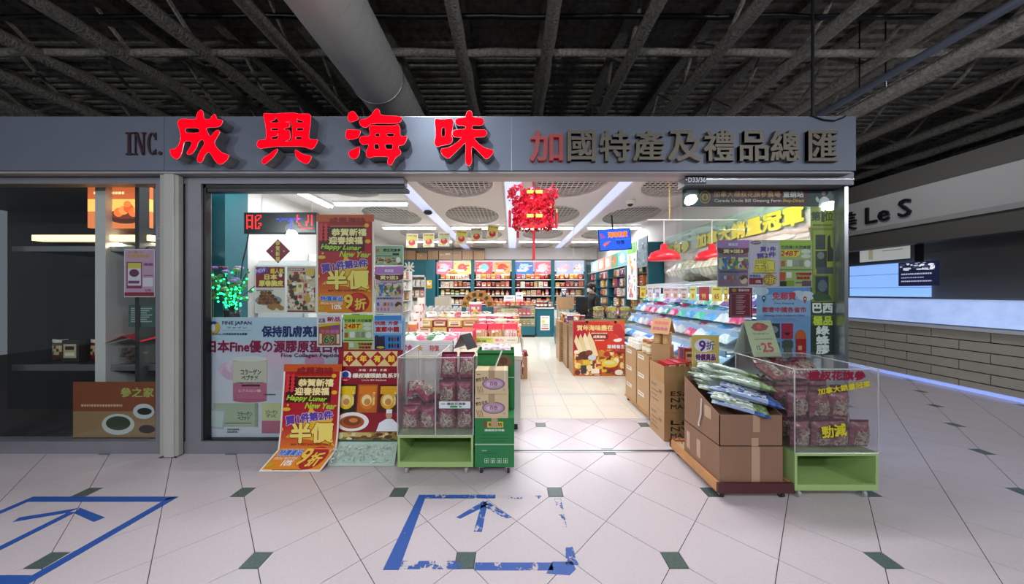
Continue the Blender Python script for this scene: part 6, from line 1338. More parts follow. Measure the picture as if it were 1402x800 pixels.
# orange pendant near the back, dome camera and smoke detectors
t = thing('pendant_lamp', 'small orange dome pendant before the back wall cabinets', 'lamp', (X(620, 9.2), 9.2, Z(375, 9.2)))
MB().lathe([(.14, 0), (.13, .05), (.06, .12), (.02, .14)], 20).build('shade', mat('amber_shade', '#d8863a', .4, emit='#d8863a', es=.3), t, True); MB().cyl((0, 0, .14), (0, 0, CEIL - Z(375, 9.2)), .006, 6).build('cord', M_black, t)
t = thing('dome_camera', 'small white dome security camera on the shop ceiling', 'camera', (X(863, 5.4), 5.4, CEIL - .1)); MB().lathe([(.06, .03), (.075, .06), (.075, .1)], 18).build('housing', M_white, t, True); MB().ball((0, 0, .035), .05, None, .045, 14, 8).build('lens_dome', M_black, t, True)
t = thing('ceiling_speaker', 'small black round fitting on the shop ceiling', 'fitting', (X(586, 6.1), 6.1, CEIL - .07)); MB().lathe([(.05, 0), (.09, .03), (.07, .07)], 16).build('body', M_black, t, True)

# ================================================================ CARTONS BESIDE THE CHILLER
big = lambda *ls: [('l', .45, .12, .8, .05, '#5a4630')] + [('t', s, .47, .33 + .23 * k, .15, '#2e2418', {'w': .62, 'b': .04}) for k, s in enumerate(ls)]
spr = [('t', 'SEA SALT', .3, .2, .1, '#5a4630', {'w': .4}), ('l', .1, .42, .6, .05, '#6a5238'), ('l', .1, .58, .5, .05, '#6a5238'), ('l', .1, .74, .6, .05, '#6a5238'), ('t', 'NW', .74, .35, .12, '#5a4630', {'w': .2})]
KR = '#b28a5e'
SG2 = 'kraft cartons stacked before the chiller'
carton('bottom kraft carton of the front stack with Lie NW MANU lettering', 1.50, 1.90, 3.03, 3.34, 0, .28, front=(KR, big('Lie', 'NW', 'MANU')), side=(KR, spr), col=KR, group=SG2)
carton('middle kraft carton of the front stack with ESAS NW MANU lettering', 1.502, 1.902, 3.032, 3.34, .283, .565, front=(KR, big('ESAS', 'NW', 'MANU')), side=(KR, spr), col=KR, group=SG2)
oc = carton('open kraft carton full of red packs on the front stack', 1.498, 1.90, 3.03, 3.34, .568, .74, opened=True, m=mat('kraft_light', '#b28a5e', .75, var=.05), group=SG2)
MB().box(-.19, .19, -.145, .145, .01, .12).build('filler', M_kraft, oc)
for k in range(3): good('gift_box', '#b02632', '#e8e2d8', (1.60 + k * .09, 3.17, .69), (.085, .2, .06 + .012 * k), .1 * k, 'laid flat in the open kraft carton', 'red packs in the open carton', 1)
for k in range(3): good('gift_box', ['#d0607a', '#3a5a8a', '#b02632'][k], '#e8e2d8', (1.83, 3.28 - k * .045, .69), (.1, .035, .2), 0, 'standing upright in the open kraft carton', 'red packs in the open carton', 1)
wl = [('r', .1, .1, .6, .32, '#ded8cc'), ('l', .15, .2, .5, .06, '#6a5a4a')]
sd2 = thing('wheeled_board', 'long low castered board under the far kraft cartons', 'dolly', (1.72, 3.86, 0)); MB().box(-.17, .2, -.37, .38, .055, .07).build('board', M_wood, sd2)
for x in (-.13, .16):
    for y in (-.33, .34): caster(sd2, x, y, .022, M_rubber, .055)
for j, (ya, yb2) in enumerate(((3.5, 3.84), (3.87, 4.22))):
    for k in range(3): carton('%s kraft carton with a white label in the %s column on the long castered board' % (('bottom', 'middle', 'top')[k], ('nearer', 'farther')[j]), 1.56, 1.88, ya, yb2, .072 + k * .222, .072 + k * .222 + .22, side=(KR, wl), col=KR, group=SG2)
for k in range(12): good('jar', '#e8e2d8', '#e8e2d8', (1.61 + (k % 3) * .095, 3.9 + (k // 3) * .085, .741), (.085, .085, .12), 0, 'on the farther kraft column', 'white tubs on the kraft cartons', k)
for k in range(6): good('jar', '#c8b890', '#a86a3a', (1.62 + (k % 3) * .1, 3.6 + (k // 3) * .11, .741), (.095, .095, .16), 0, 'on the nearer kraft column', 'tins on the kraft cartons', k)
# little house-shaped price sign on two tins
hs = thing('house_sign', 'small house shaped price sign with a folded orange roof on two tins', 'sign', (X(907, 3.42), 3.42, .62))
MB().box(-.10, .10, -.05, .05, 0, .28).build('support', M_kraft, hs)
for x in (-.048, .05): MB().lathe([(.045, .28), (.047, .29), (.047, .41), (.045, .42)], 16, '#c89a62', cx=x, cy=0).build('tin', mat('tin_paper', '#c8a070', .5, var=.2, vscale=30), hs, True)
for s_ in (-1, 1): MB().add([(-.1, s_ * .09, .40), (.1, s_ * .09, .40), (.1, 0, .56), (-.1, 0, .56), (-.1, s_ * .086, .40), (.1, s_ * .086, .40), (.1, 0, .553), (-.1, 0, .553)], [(0, 1, 2, 3), (7, 6, 5, 4), (0, 3, 7, 4), (1, 5, 6, 2), (0, 4, 5, 1)]).build('roof_leaf', mat('roof_card', '#bb8a58', .6), hs)
mb = MB(); Mr = T(0, -.0915, .40) @ R(-math.atan2(.09, .16), 'X')
put_text(mb, '特價優惠', 0, .13, .035, '#b8403a', 0, .15, .04, M=Mr); put_text(mb, '鮮味海產', 0, .06, .04, '#a8305a', 0, .16, .03, M=Mr); mb.build('lettering', M_print, hs)
hs.rotation_euler = (0, 0, -.85)
cb2 = sheet('chiller_card', 'cream printed card board along the low chiller front', 'sign', T(1.945, 3.36, .62) @ R(-1.5, 'Z'), .42, .36, '#d8d0b4', [('t', '大水產乾貨', .45, .2, .14, '#4a2a24', {'w': .7}), ('r', .05, .36, .95, .38, '#6a4a3a'), ('l', .1, .5, .9, .05, '#6a6a4a'), ('l', .1, .64, .8, .05, '#6a6a4a'), ('r', 0, .88, 1, .93, '#b02a34')])
MB().box(.1, .3, .004, .02, -.62, .3).build('prop', M_kraft, cb2)

ft = thing('floor_tape', 'pale blue tape line across the shop floor by the display table', 'tape', (.8, 4.44, 0))
MB().box(-.68, .7, -.012, .012, .0004, .0012).build('strip', mat('pale_blue_tape', '#b9c6de', .4), ft)
# ================================================================ SNACK ISLAND IN THE AISLE
isl = thing('display_table', 'white topped display table in the middle of the shop', 'table', (-.62, 4.75, 0))
MB().box(-.72, .68, -1.45, 1.3, 0, .08).build('plinth', M_black, isl); MB().box(-.75, .71, -1.5, 1.35, .08, .76).build('body', M_white, isl); MB().box(-.77, .73, -1.52, 1.37, .76, .80).build('top', mat('cream_top', '#e2d6bc', .4), isl)
def tray(label, x0, x1, y0, y1, z0, h, col, front=None):
    t = thing('display_tray', label, 'tray', ((x0 + x1) / 2, (y0 + y1) / 2, z0)); a, b, c, d = -(x1 - x0) / 2, (x1 - x0) / 2, -(y1 - y0) / 2, (y1 - y0) / 2; m = mat('tray_' + col.strip('#'), col, .4)
    MB().box(a, b, c, d, 0, .008).build('bottom', m, t)
    for q in ((a, b, c, c + .008), (a, b, d - .008, d), (a, a + .008, c, d), (b - .008, b, c, d)): MB().box(*q, .008, h).build('wall', m, t)
    if front: sheet('front_print', '', '', T(a + .01, c - .003, .01), b - a - .02, h - .02, front[0], front[1], parent=t, thick=.002)
    return t
tray('white tray with bright snack lettering at the front of the display table', -1.33, -.62, 3.26, 3.62, .801, .16, '#e4e2e0', ('#eae6e6', [('t', '零食', .3, .5, .5, '#d04a7a', {'w': .16, 'b': .04}), ('t', '★', .5, .5, .5, '#e0b030', {}), ('t', '特價', .72, .5, .5, '#d04a4a', {'w': .14}), ('m', .05, .1, .2, .9, ['#e8a0b0', '#d0607a'], 12, 3)]))
for k in range(6): good('pouch', ['#4a7a4a', '#e8e2d8', '#d0607a'][k % 3], ['#c8c4c0', '#4a7a4a', '#e8e2d8'][k % 3], (-1.26 + k * .115, 3.44, .93), (.19, .18, .2), rng.uniform(-.3, .3), 'lying in the front white tray', 'pouches in the front tray', k, -1.25)
tray('cream tray with a yellow green card on the aisle end of the display table', -.58, .09, 4.02, 4.82, .801, .09, '#ddd0b4', ('#cfc8ba', [('r', .02, .05, .5, .95, '#b8bc4a'), ('t', 'Maple Candies', .27, .32, .28, '#4a6a2a', {'w': .36}), ('t', '楓糖', .26, .7, .36, '#3a6a3a', {'w': .2, 'b': .05}), ('t', '吸力', .62, .5, .5, '#d0506a', {'w': .16, 'b': .04}), ('l', .78, .5, .95, .2, '#8a8a8a')]))
# clear candy bags with red headers
M_clear = vcmat('candy_film', .2, coat=.6)
def candy(k, x, y, z):
    t = thing('candy_bag', 'clear bag of %s under a red paper header on the display table' % ('beige candy sticks', 'tan chips', 'striped candy sticks')[k % 3], 'bag', (x, y, z), rng.uniform(-.15, .15), 'red headed bags on the display table')
    rr = random.Random(k); pal = (['#d8b890', '#c89a6a', '#e8d0b0'], ['#d0a070', '#b8804a', '#e0c090'], ['#e8c8c0', '#c86a60', '#f0e0d8'])[k % 3]
    mb = MB().bbox(-.085, .085, -.05, .05, 0, .17, .02, pal[0])
    for q in range(16):
        xx_ = rr.uniform(-.08, .08); mb.tube([(xx_, -.052, rr.uniform(.01, .05)), (xx_ + (0 if k % 3 == 2 else rr.uniform(-.05, .05)), -.054, rr.uniform(.1, .165))], .007, 5, rr.choice(pal))
    mb.build('contents', M_clear, t)
    MB().add([(-.09, -.052, .16), (.09, -.052, .16), (.1, -.02, .24), (-.1, -.02, .24), (-.09, .052, .16), (.09, .052, .16), (.1, .02, .24), (-.1, .02, .24)], [(0, 1, 2, 3), (5, 4, 7, 6), (3, 2, 6, 7), (0, 3, 7, 4), (1, 5, 6, 2)]).build('header', mat('red_header', '#d81c38', .35), t)
    MB().box(-.05, .03, -.056, -.053, .125, .155).build('label', mat('paper_label', '#e6e4ee', .5), t)
for i in range(3): candy(i, -.42 + i * .2, 4.13, .811)
for q in range(18): good('pouch', ['#d0607a', '#b02632', '#d0607a', '#c8b890', '#b02632', '#d8803a'][q % 6], ['#c8b890', '#d0607a', '#b02632'][q % 3], (-.47 + (q % 6) * .105 + rng.uniform(-.02, .02), 4.34 + (q // 6) * .16, .835 + (q // 6) * .05), (.17, .13, .2), rng.uniform(-.7, .7), 'in the loose heap behind the red headed bags', 'pouches heaped on the display table', q, rng.uniform(-.5, .1))
for i in range(3):
    for j in range(2): pass
# stacked long biscuit packs
for r in range(3):
    for i in range(4):
        for j in range(2):
            c1 = ['#c9a24a', '#a86a3a', '#c9a24a', '#8a1c2c'][(i + r + j) % 4]
            good('gift_box', c1, ['#e8e2d8', '#c8b890'][(i + j) % 2], (-1.2 + i * .205, 4.35 + j * .26, .801 + r * .095), (.2, .25, .092), 0, 'stacked %s on the display table' % ('lowest', 'second', 'on top')[r], 'biscuit packs on the display table', i)
for i in range(7): good('pouch', ['#e8e2d8', '#c8b890', '#e8e2d8', '#d0607a'][i % 4], '#a86a3a', (-1.22 + i * .13, 4.72, 1.09), (.17, .14, .15), rng.uniform(-.4, .4), 'tossed on the stacked biscuit packs', 'pouches on the biscuit packs', i, -1.1)
for r in range(2):
    for i in range(8): good('pouch', ['#d0607a', '#b02632', '#e8e2d8', '#d8803a'][(i + r) % 4], '#c8b890', (-.48 + (i % 4) * .15, 4.95 + (i // 4) * .3 + r * .55, .80), (.17, .15, .24 + .05 * r), rng.uniform(-.2, .2), 'in the rows behind the red headed bags', 'pouches on the display table', i)
sm = good('pouch', '#d0607a', '#e8e2d8', (X(651, 4.85), 4.85, 1.04), (.2, .1, .28), 0, 'standing highest on the display table', 'pouches on the display table', 2)
MB().ball((0, -.25, .42), .2, .06, .15, 12, 8, '#e8c02a').build('yellow_dot', M_goods, sm)
# pink twisty packs at the far corner of the table
for i in range(4): good('pouch', '#d8803a' if i == 0 else '#e8e2d8', '#d0607a', (-1.28 + .02 * i, 3.95 + i * .06, .80 + i * .1), (.12, .1, .3), .3 * i, 'in the tall twisty pile at the corner of the display table', 'packs in the corner pile', i)
# red-sided carton and tent sign above the front tray
carton('small open white carton with red sides on the display table', -.76, -.47, 3.66, 4.02, .802, 1.0, col='#c8283a', front=('#e4e0dc', [('t', 'MAPLE', .45, .35, .3, '#d09030', {'w': .6}), ('r', 0, .6, 1, .64, '#c8283a')]), tape=False)
# wooden arch sign
ar = thing('arch_sign', 'half round golden wooden sign with dark writing on the display table', 'sign', (X(654, 5.6), 5.6, .80))
n = 28; ro, ri = .30, .16; zc = .40
vs_ = []; 
for y in (-.02, .02):
    for rad in (ro, ri):
        for k in range(n + 1): vs_.append((rad * math.cos(PI * k / n), y, zc + rad * math.sin(PI * k / n)))
N1 = n + 1; fs_ = []
for k in range(n): fs_ += [(k, N1 + k, N1 + k + 1, k + 1), (2 * N1 + k + 1, 3 * N1 + k + 1, 3 * N1 + k, 2 * N1 + k), (k, k + 1, 2 * N1 + k + 1, 2 * N1 + k), (N1 + k + 1, N1 + k, 3 * N1 + k, 3 * N1 + k + 1)]
MB().add(vs_, fs_).build('arch', mat('golden_wood', '#b8823a', .5, var=.2, vscale=14), ar)
mb = MB()
for k, ch_ in enumerate('天然健康食品'):
    a_ = PI * (1 - (k + .5) / 6); put_text(mb, ch_, .23 * math.cos(a_), zc + .23 * math.sin(a_), .075, '#2e2416', -.024, None, .03, a_ - PI / 2)
mb.build('lettering', M_print, ar)
for x in (-.25, .25): MB().box(x - .04, x + .04, -.02, .02, 0, zc).build('leg', M_teal, ar)
mb = MB().box(-.15, .15, -.006, .006, 0, .38); mb.build('infill', M_teal, ar)
# aisle-side goods beyond the table
ac = carton('small kraft carton on the floor at the aisle side of the display table', .125, .26, 5.2, 5.5, 0, .36, tape=False)
good('pouch', '#8a1c2c', '#d0607a', (.19, 5.3, .362), (.2, .2, .14), .3, 'on the small aisle carton', 'packs beside the display table', 0, -.8)
for k in range(7): good('pouch', ['#8a1c2c', '#d0607a', '#e8e2d8'][k % 3], '#8a1c2c', (.145, 4.1 + k * .15, .34 + (k % 3) * .15), (.14, .08, .17), PI / 2, 'hanging on the aisle side of the display table', 'packs beside the display table', k)
# glass counter with silver tins behind the island
ct = counter('long glass counter with rows of silver tins behind the display table', -2.1, -.85, 6.3, 6.8, 1.0, True, .4)
for j in range(3):
    for i in range(9): good('jar', '#c8c4c0', '#c8c4c0', (-2.03 + i * .135, 6.38 + j * .15, 1.001), (.12, .12, .11 + .03 * j), 0, 'on the long glass counter', 'silver tins on the long glass counter', 0)
carton('plain grey cardboard box on the long glass counter', -1.72, -1.4, 6.84, 7.1, 1.0, 1.36, tape=False, col='#b9ab98')
bs = thing('box_stand', 'white stand behind the long glass counter', 'stand', (-1.55, 6.97, 0)); MB().box(-.4, .4, -.13, .13, .02, .995).build('body', M_white, bs); MB().box(-.42, .42, -.14, .14, 0, .02).build('foot_board', M_black, bs)

# ================================================================ INSIDE THE BIG WINDOW
tp2 = thing('teal_pillar', 'teal pillar seen through the corner of the big window', 'pillar', (-3.36, 3.45, 0)); MB().box(-.14, .14, 0, .3, 0, 2.80).build('casing', M_teal, tp2); MB().box(-.15, .15, -.005, .305, 0, .1).build('skirting', M_black, tp2)
led = thing('led_sign', 'black scrolling LED sign with red and blue dots inside the big window', 'sign', (X(383.5, 3.05), 3.05, Z(320, 3.05)))
W_ = X(433, 3.05) - X(334, 3.05); H_ = Z(291, 3.05) - Z(320, 3.05)
MB().box(-W_ / 2, W_ / 2, 0, .05, 0, H_).build('case', M_black, led); MB().box(-W_ / 2 + .008, W_ / 2 - .008, -.003, 0, .01, H_ - .01).build('face', mat('led_face', '#0a0a10', .2), led)
rd = MB(); bd = MB(); dz = H_ / 17; bm = {0: '#', }
pat = ["1111..111", "1..1.1..1", "1..1.1.1.", "1111.11..", "1..1.1...", "1..1.1.11", "1..1.1..1", "1111.1.1.", "1..1.111."]
for r_, row in enumerate(pat):
    for c_, ch_ in enumerate(row):
        if ch_ == '1': rd.box(-W_ / 2 + .03 + c_ * .017, -W_ / 2 + .039 + c_ * .017, -.006, -.003, H_ - .035 - r_ * .016, H_ - .026 - r_ * .016)
pat2 = ["1.....1.1", "1.....1.1", "11....1.1", "1.....1.1", "1....11.1", ".1...1..1", ".1...1..1", "..1......", "..1111111"]
for r_, row in enumerate(pat2):
    for c_, ch_ in enumerate(row):
        if ch_ == '1': rd.box(W_ / 2 - .19 + c_ * .018, W_ / 2 - .18 + c_ * .018, -.006, -.003, H_ - .035 - r_ * .016, H_ - .026 - r_ * .016)
for k in range(16): bd.box(-.03 + k * .016, -.022 + k * .016, -.006, -.003, H_ - .07 - .02 * (k % 5 == 2), H_ - .062 - .02 * (k % 5 == 2))
for k in range(7): bd.box(.1, .108, -.006, -.003, .03 + k * .018, .038 + k * .018)
rd.build('red_dots', mat('red_led', '#ff2020', .4, emit='#ff1818', es=4), led); bd.build('blue_dots', mat('blue_led', '#2030ff', .4, emit='#2838ff', es=2.5), led)
for x in (-.2, .3): MB().cyl((x, .025, H_), (x, .025, CEIL - Z(320, 3.05)), .003, 5).build('wire', M_white, led)
MB().tube([(-W_ / 2 + .02, .03, 0), (-W_ / 2 + .0, .03, -.12), (-W_ / 2 - .04, .03, -.28), (-W_ / 2 - .05, .02, -.45)], .006, 6).build('cable', M_black, led)
# vase of green light twigs
vz = thing('light_twig_vase', 'dark vase of twigs covered in small green lights inside the big window', 'ornament', (X(318, 3.12), 3.12, .95))
MB().lathe([(.05, 0), (.07, .03), (.075, .22), (.06, .3), (.07, .34)], 16, '#1c1a20').build('vase', mat('dark_vase', '#17181c', .25), vz, True)
rr = random.Random(3); tw = MB(); gl_ = MB(); lf = MB()
for k in range(18):
    a_ = rr.uniform(0, 2 * PI); sp_ = rr.uniform(.05, .26); top = Vector((sp_ * math.cos(a_) * 1.1, sp_ * math.sin(a_) * .35, .34 + rr.uniform(.2, .42))); p0 = Vector((0, 0, .3)); mid = p0.lerp(top, .5) + Vector((0, 0, .05))
    tw.tube([p0, mid, top], .004, 5)
    for q in range(6): c_ = p0.lerp(top, .25 + .13 * q) + Vector((rr.uniform(-.03, .03), rr.uniform(-.02, .02), rr.uniform(-.02, .03))); gl_.ball(c_, .009, None, None, 6, 4)
    if k % 2 == 0: lf.ball(top, .035, .03, .02, 8, 5, ['#7a9a6a', '#a8c098', '#8a70b0', '#6a8a5a'][k % 4])
    for q in range(3): lf.ball(p0.lerp(top, rr.uniform(.5, .95)) + Vector((rr.uniform(-.05, .05), 0, 0)), .028, .006, .016, 6, 4, ['#5a8a4a', '#7aa86a'][q % 2])
tw.build('twig_bundle', M_black, vz); gl_.build('green_lights', mat('green_led', '#20ff90', .4, emit='#18ff80', es=5), vz); lf.build('silk_leaves', vcmat('silk_leaf', .6), vz)
vz['kind'] = 'thing'
for nm in ('twig_bundle', 'green_lights', 'silk_leaves'):
    for c_ in vz.children:
        if c_.name.startswith(nm): c_['kind'] = 'stuff'
ws = thing('window_shelf', 'white display shelf behind the collagen banner', 'shelf', (-1.95, 3.12, 0)); MB().box(-.88, .44, -.2, .25, .92, .95).build('top', M_white, ws); 
for x in (-.86, .42): MB().box(x - .015, x + .015, -.2, .25, 0, .92).build('side', M_white, ws)
MB().box(-.88, .44, .24, .25, 0, .92).build('back', M_white, ws)
for px, c_, nm in ((284, '#8a5aa8', 'violet'), (298, '#7a3a5a', 'plum'), (320, '#b58ac0', 'lilac')):
    t = thing('paper_flower', '%s paper flower beside the green light twigs' % nm, 'flower', (X(px, 3.14), 3.20, .951), 0, 'paper flowers in the big window')
    hz_ = Z(366, 3.14) - .951; MB().cyl((0, 0, 0), (0, 0, hz_), .004, 6).build('stem', mat('stem_green', '#3a5a30', .6), t)
    fl_ = MB()
    for q in range(7): fl_.ball((.022 * math.cos(q * .9), .022 * math.sin(q * .9), hz_), .022, .018, .016, 7, 5, c_)
    fl_.build('bloom', vcmat('silk_leaf'), t)
# pale fixtures beyond: white upright fridge and wire racks with pale packs on the far side wall
fg = thing('upright_fridge', 'white upright fridge by the side wall of the shop', 'fridge', (-3.45, 5.0, 0)); MB().bbox(-.4, .4, -.35, .35, .05, 1.95, .02).build('body', M_white, fg); MB().box(-.38, .38, -.365, -.35, .1, 1.9).build('door', mat('fridge_door', '#dfe6ec', .2), fg); MB().cyl((.32, -.39, .8), (.32, -.39, 1.3), .012, 8).build('handle', M_chrome, fg); MB().box(-.36, .36, -.3, .3, 0, .05).build('feet', M_black, fg)
lw = thing('wall_shelving', 'white shelving with pale packs along the wall beyond the big window', 'shelving', (-3.7, 8.2, 0))
for y in (-2.3, -1.1, .1, 1.3, 2.5): MB().box(-.18, .22, y - .03, y + .03, 0, 2.2).build('post', M_white, lw)
lz = (.5, .85, 1.2, 1.55, 1.9)
for z in lz: MB().box(-.18, .2, -2.27, 2.47, z - .02, z).build('shelf', M_white, lw)
MB().box(-.19, -.17, -2.3, 2.5, 0, 2.2).build('back', M_wallw, lw)
for ti, z in enumerate(lz[1:]):
    y = 6.0
    while y < 10.6:
        if min(abs(y + .12 - (8.2 + q)) for q in (-2.3, -1.1, .1, 1.3, 2.5)) > .15: good(rng.choice(['pouch', 'gift_box']), rng.choice(['#e8e2d8', '#c8c4c0', '#d0607a', '#c8b890', '#a86a3a', '#4a7a4a']), rng.choice(['#e8e2d8', '#c8b890']), (-3.62, y + .12, z + .001), (.2, .16, .24), PI / 2, 'on the %s white wall shelf' % ('lowest', 'second', 'third', 'highest')[ti], 'packs on the white wall shelving', rng.randrange(3))
        y += .24
dsp = counter('white glass counter in front of the white shelving', -3.2, -2.2, 5.6, 6.1, 1.0, True, .4)
for k in range(6): good('pouch', ['#e8e2d8', '#4a7a4a', '#c8c4c0'][k % 3], '#c8b890', (-3.1 + k * .15, 5.8, 1.001), (.16, .12, .25), 0, 'on the white glass counter', 'packs on the white counter', k)

# ================================================================ NEIGHBOURING SHOP WINDOW
struct(MB().box(-6.4, -3.54, 3.9, 4.0, 0, 3.0).build('wall_back', mat('dark_panel', '#2a2a2e', .6)), 'dark back panel of the neighbouring display window')
struct(MB().box(-3.58, -3.54, 2.92, 4.0, 0, 3.0).build('wall_partition', mat('dark_panel')), 'partition between the two shops')
struct(MB().box(-6.4, -3.54, 2.9, 4.0, 2.5, 2.6).build('ceiling', mat('dark_panel')), 'dark ceiling of the neighbouring display window')
M_, W_, H_ = on_px(120, 256, 205, 312, 3.0)
sheet('window_lightbox', 'lit picture of orange fruit in a dark bowl in the neighbouring window', 'lightbox', M_, W_, H_, lambda v: '#a8502a' if v < .3 else ('#d8a050' if v < .6 else '#b06038'), [('e', .62, .72, .3, .18, '#3a1c14'), ('e', .62, .68, .28, .1, '#5a2a1c')] + [('e', .5 + .08 * k, .62 - .05 * (k % 3), .08, .11, ['#e8602a', '#f07a3a', '#d84a20'][k % 3]) for k in range(6)] + [('e', .64, .42, .06, .08, '#e86a30'), ('l', .1, .15, .6, .06, '#e8c890')], nz=10, thick=.03, glow=1.3)
t = thing('strip_light', 'lit warm strip under the fruit picture in the neighbouring window', 'light', (X(160, 3.0), 3.0, Z(330, 3.0))); MB().box(-.8, .35, -.02, .05, 0, .055).build('diffuser', mat('warm_strip', '#ffe8b0', .4, emit='#ffe0a0', es=1.6), t); MB().box(-.8, .35, .05, .2, -.01, .07).build('housing', M_black, t)
area('neighbour_strip_lamp', (X(160, 3.0), 3.05, Z(332, 3.0)), .9, .06, 7, (1, .86, .62), (0, 0, 0))
M_, W_, H_ = on_px(170, 341, 212, 407, YG + .014)
sheet('window_flyer', 'pink berry extract flyer in the neighbouring window', 'flyer', M_, W_, H_, '#c59ab8', [('t', '加拿大', .38, .07, .05, '#b8862a', {'w': .5}), ('t', '花青素精華', .45, .15, .07, '#c89a3a', {'w': .75, 'b': .03}), ('r', .08, .27, .58, .82, '#8a2a5a'), ('r', .12, .29, .55, .4, '#d8c84a'), ('r', .12, .4, .55, .76, '#ddd4dc'), ('e', .33, .5, .16, .08, '#6a2a4a'), ('r', .14, .66, .5, .72, '#7a3a6a'), ('t', '超級', .8, .32, .06, '#8a2a7a', {'w': .3}), ('l', .64, .55, .95, .02, '#7a5a7a'), ('r', .62, .6, .95, .78, '#e0d4e0'), ('t', '9.99', .78, .86, .05, '#a02a5a', {}), ('r', .02, .9, .98, .98, '#8a1c34')], border='#d8ccd8')
def ledge(z, h, lab):
    t = thing('window_ledge', lab, 'shelf', (-4.1, 3.25, z)); MB().box(-.76, .74, -.25, .35, 0, h).build('board', mat('ledge_dark', '#34383c', .4), t); MB().box(-.76, .74, -.262, -.25, -.01, h + .01).build('edge', M_chrome, t)
ledge(1.88 - .0, .03, 'upper ledge of the neighbouring window'); ledge(.72, .04, 'lower ledge of the neighbouring window')
for k in range(7): good('gift_box' if k % 2 else 'pouch', ['#6a4030', '#3a3434', '#8a1c2c'][k % 3], '#c8b890', (-4.7 + k * .2, 3.2, .761), (.17, .14, .22), 0, 'on the lower ledge of the neighbouring window', 'goods in the neighbouring window', k)
M_, W_, H_ = on_px(176, 418, 212, 448, 2.93)
sheet('window_notice', 'dark green notice with pale lines in the neighbouring window', 'notice', M_, W_, H_, '#3f5a54', [('l', .1, .15 + .1 * k, .9 - .1 * (k % 3), .05, '#b8c8c0') for k in range(7)])
t = thing('snack_basket', 'clear tub of dark dried fruit with red and green wrapping in the neighbouring window', 'tub', (X(188, 3.02), 3.02, .761))
MB().bbox(-.16, .16, -.1, .12, 0, .2, .03).build('tub', M_acryl, t); dfm = MB(); rr = random.Random(9)
for q in range(40): dfm.ball((rr.uniform(-.13, .13), rr.uniform(-.07, .09), rr.uniform(.03, .16)), .028, None, .02, 7, 5, rr.choice(['#4a3a34', '#5c4840', '#3a2c28']))
dfm.build('dried_fruit', vcmat('dried_roots'), t)['kind'] = 'stuff'
MB().add([(-.2, -.1, .22), (.0, -.12, .30), (.16, -.1, .24), (.18, .1, .27), (0, .12, .32), (-.2, .1, .25)], [(0, 1, 4, 5), (1, 2, 3, 4)]).build('red_wrapping', mat('red_wrap', '#c82a34', .35), t)
M_, W_, H_ = on_px(100, 523, 212.5, 604, YG + .014)
sheet('window_poster', 'brown sea cucumber poster low in the neighbouring window', 'poster', M_, W_, H_, lambda v: '#8a4a30' if v < .45 else '#9a7a58', [('t', '參之家', .78, .18, .16, '#a8b060', {'w': .4}), ('e', .86, .5, .13, .13, '#c8ccd0'), ('e', .87, .5, .09, .06, '#22241f'), ('e', .55, .72, .2, .18, '#c8ccc8'), ('e', .55, .7, .15, .12, '#3a4230'), ('e', .9, .8, .1, .07, '#2a241e'), ('l', .1, .4, .6, .04, '#d0b088'), ('r', 0, .94, 1, 1, '#3a3a40')], nz=10)
M_, W_, H_ = on_px(215, 311, 226, 328, 2.796)
sheet('frame_sticker', 'small faded paper sticker on the window mullion', 'sticker', M_, W_, H_, '#9a9aa2', [('l', .1, .15 + .2 * k, .9, .12, '#6a6a74') for k in range(4)])

# ================================================================ SHOP ACROSS THE CORRIDOR
XO = 6.8
M_stone = mat('pale_stone_panel', '#b9b4a4', .5, var=.06, vscale=8)
oc_ = tag(MB().box(XO + .03, XO + .9, 2.2, 9.0, 0, .9).build('tiled_counter', mat('joint_dark', '#3c3a34', .8)), 'long counter faced with pale stone bricks across the corridor', 'counter')
rows = 6; bh = .9 / rows; bl = .62
for r_ in range(rows):
    y = 2.2 - (bl / 2 if r_ % 2 else 0)
    while y < 9.0:
        a_, b_ = max(y, 2.2), min(y + bl, 9.0)
        if b_ - a_ > .03: MB().box(XO, XO + .04, a_ + .006, b_ - .006, r_ * bh + .008, (r_ + 1) * bh - .008).build('brick', M_stone, oc_)
        y += bl
MB().box(XO - .05, XO + .9, 2.2, 9.0, .9, .94).build('counter_top', mat('white_counter', '#d8dce4', .15), oc_)
MB().box(XO - .012, XO, 2.2, 9.0, 0, .05).build('blue_reflection_strip', mat('blue_reflection_glow', '#b8c8f8', .3, emit='#8fa8ff', es=.5), oc_)  # glowing strip stands in for the blue reflection along the counter foot
struct(MB().box(XO + .9, XO + 1.0, 2.2, 9.0, 0, 2.7).build('wall_opposite', mat('opp_wall', '#6f6d68', .7)), 'back wall of the shop across the corridor')
of = struct(MB().box(XO, XO + .2, 2.2, 9.0, 2.68, 3.24).build('wall_sign', mat('opp_fascia', '#a8a6a4', .6)), 'pale sign fascia across the corridor')
MB().box(XO - .03, XO + .2, 2.2, 9.0, 2.60, 2.68).build('lower_trim', mat('opp_trim', '#8f8d8b', .6), of); MB().box(XO, XO + .25, 2.2, 9.0, 2.30, 2.60).build('header_band', mat('opp_band', '#4f4d48', .6), of)
MB().box(XO + .1, XO + .3, 2.2, 9.0, 3.24, 3.6).build('upper_band', mat('opp_upper', '#55524e', .7), of)
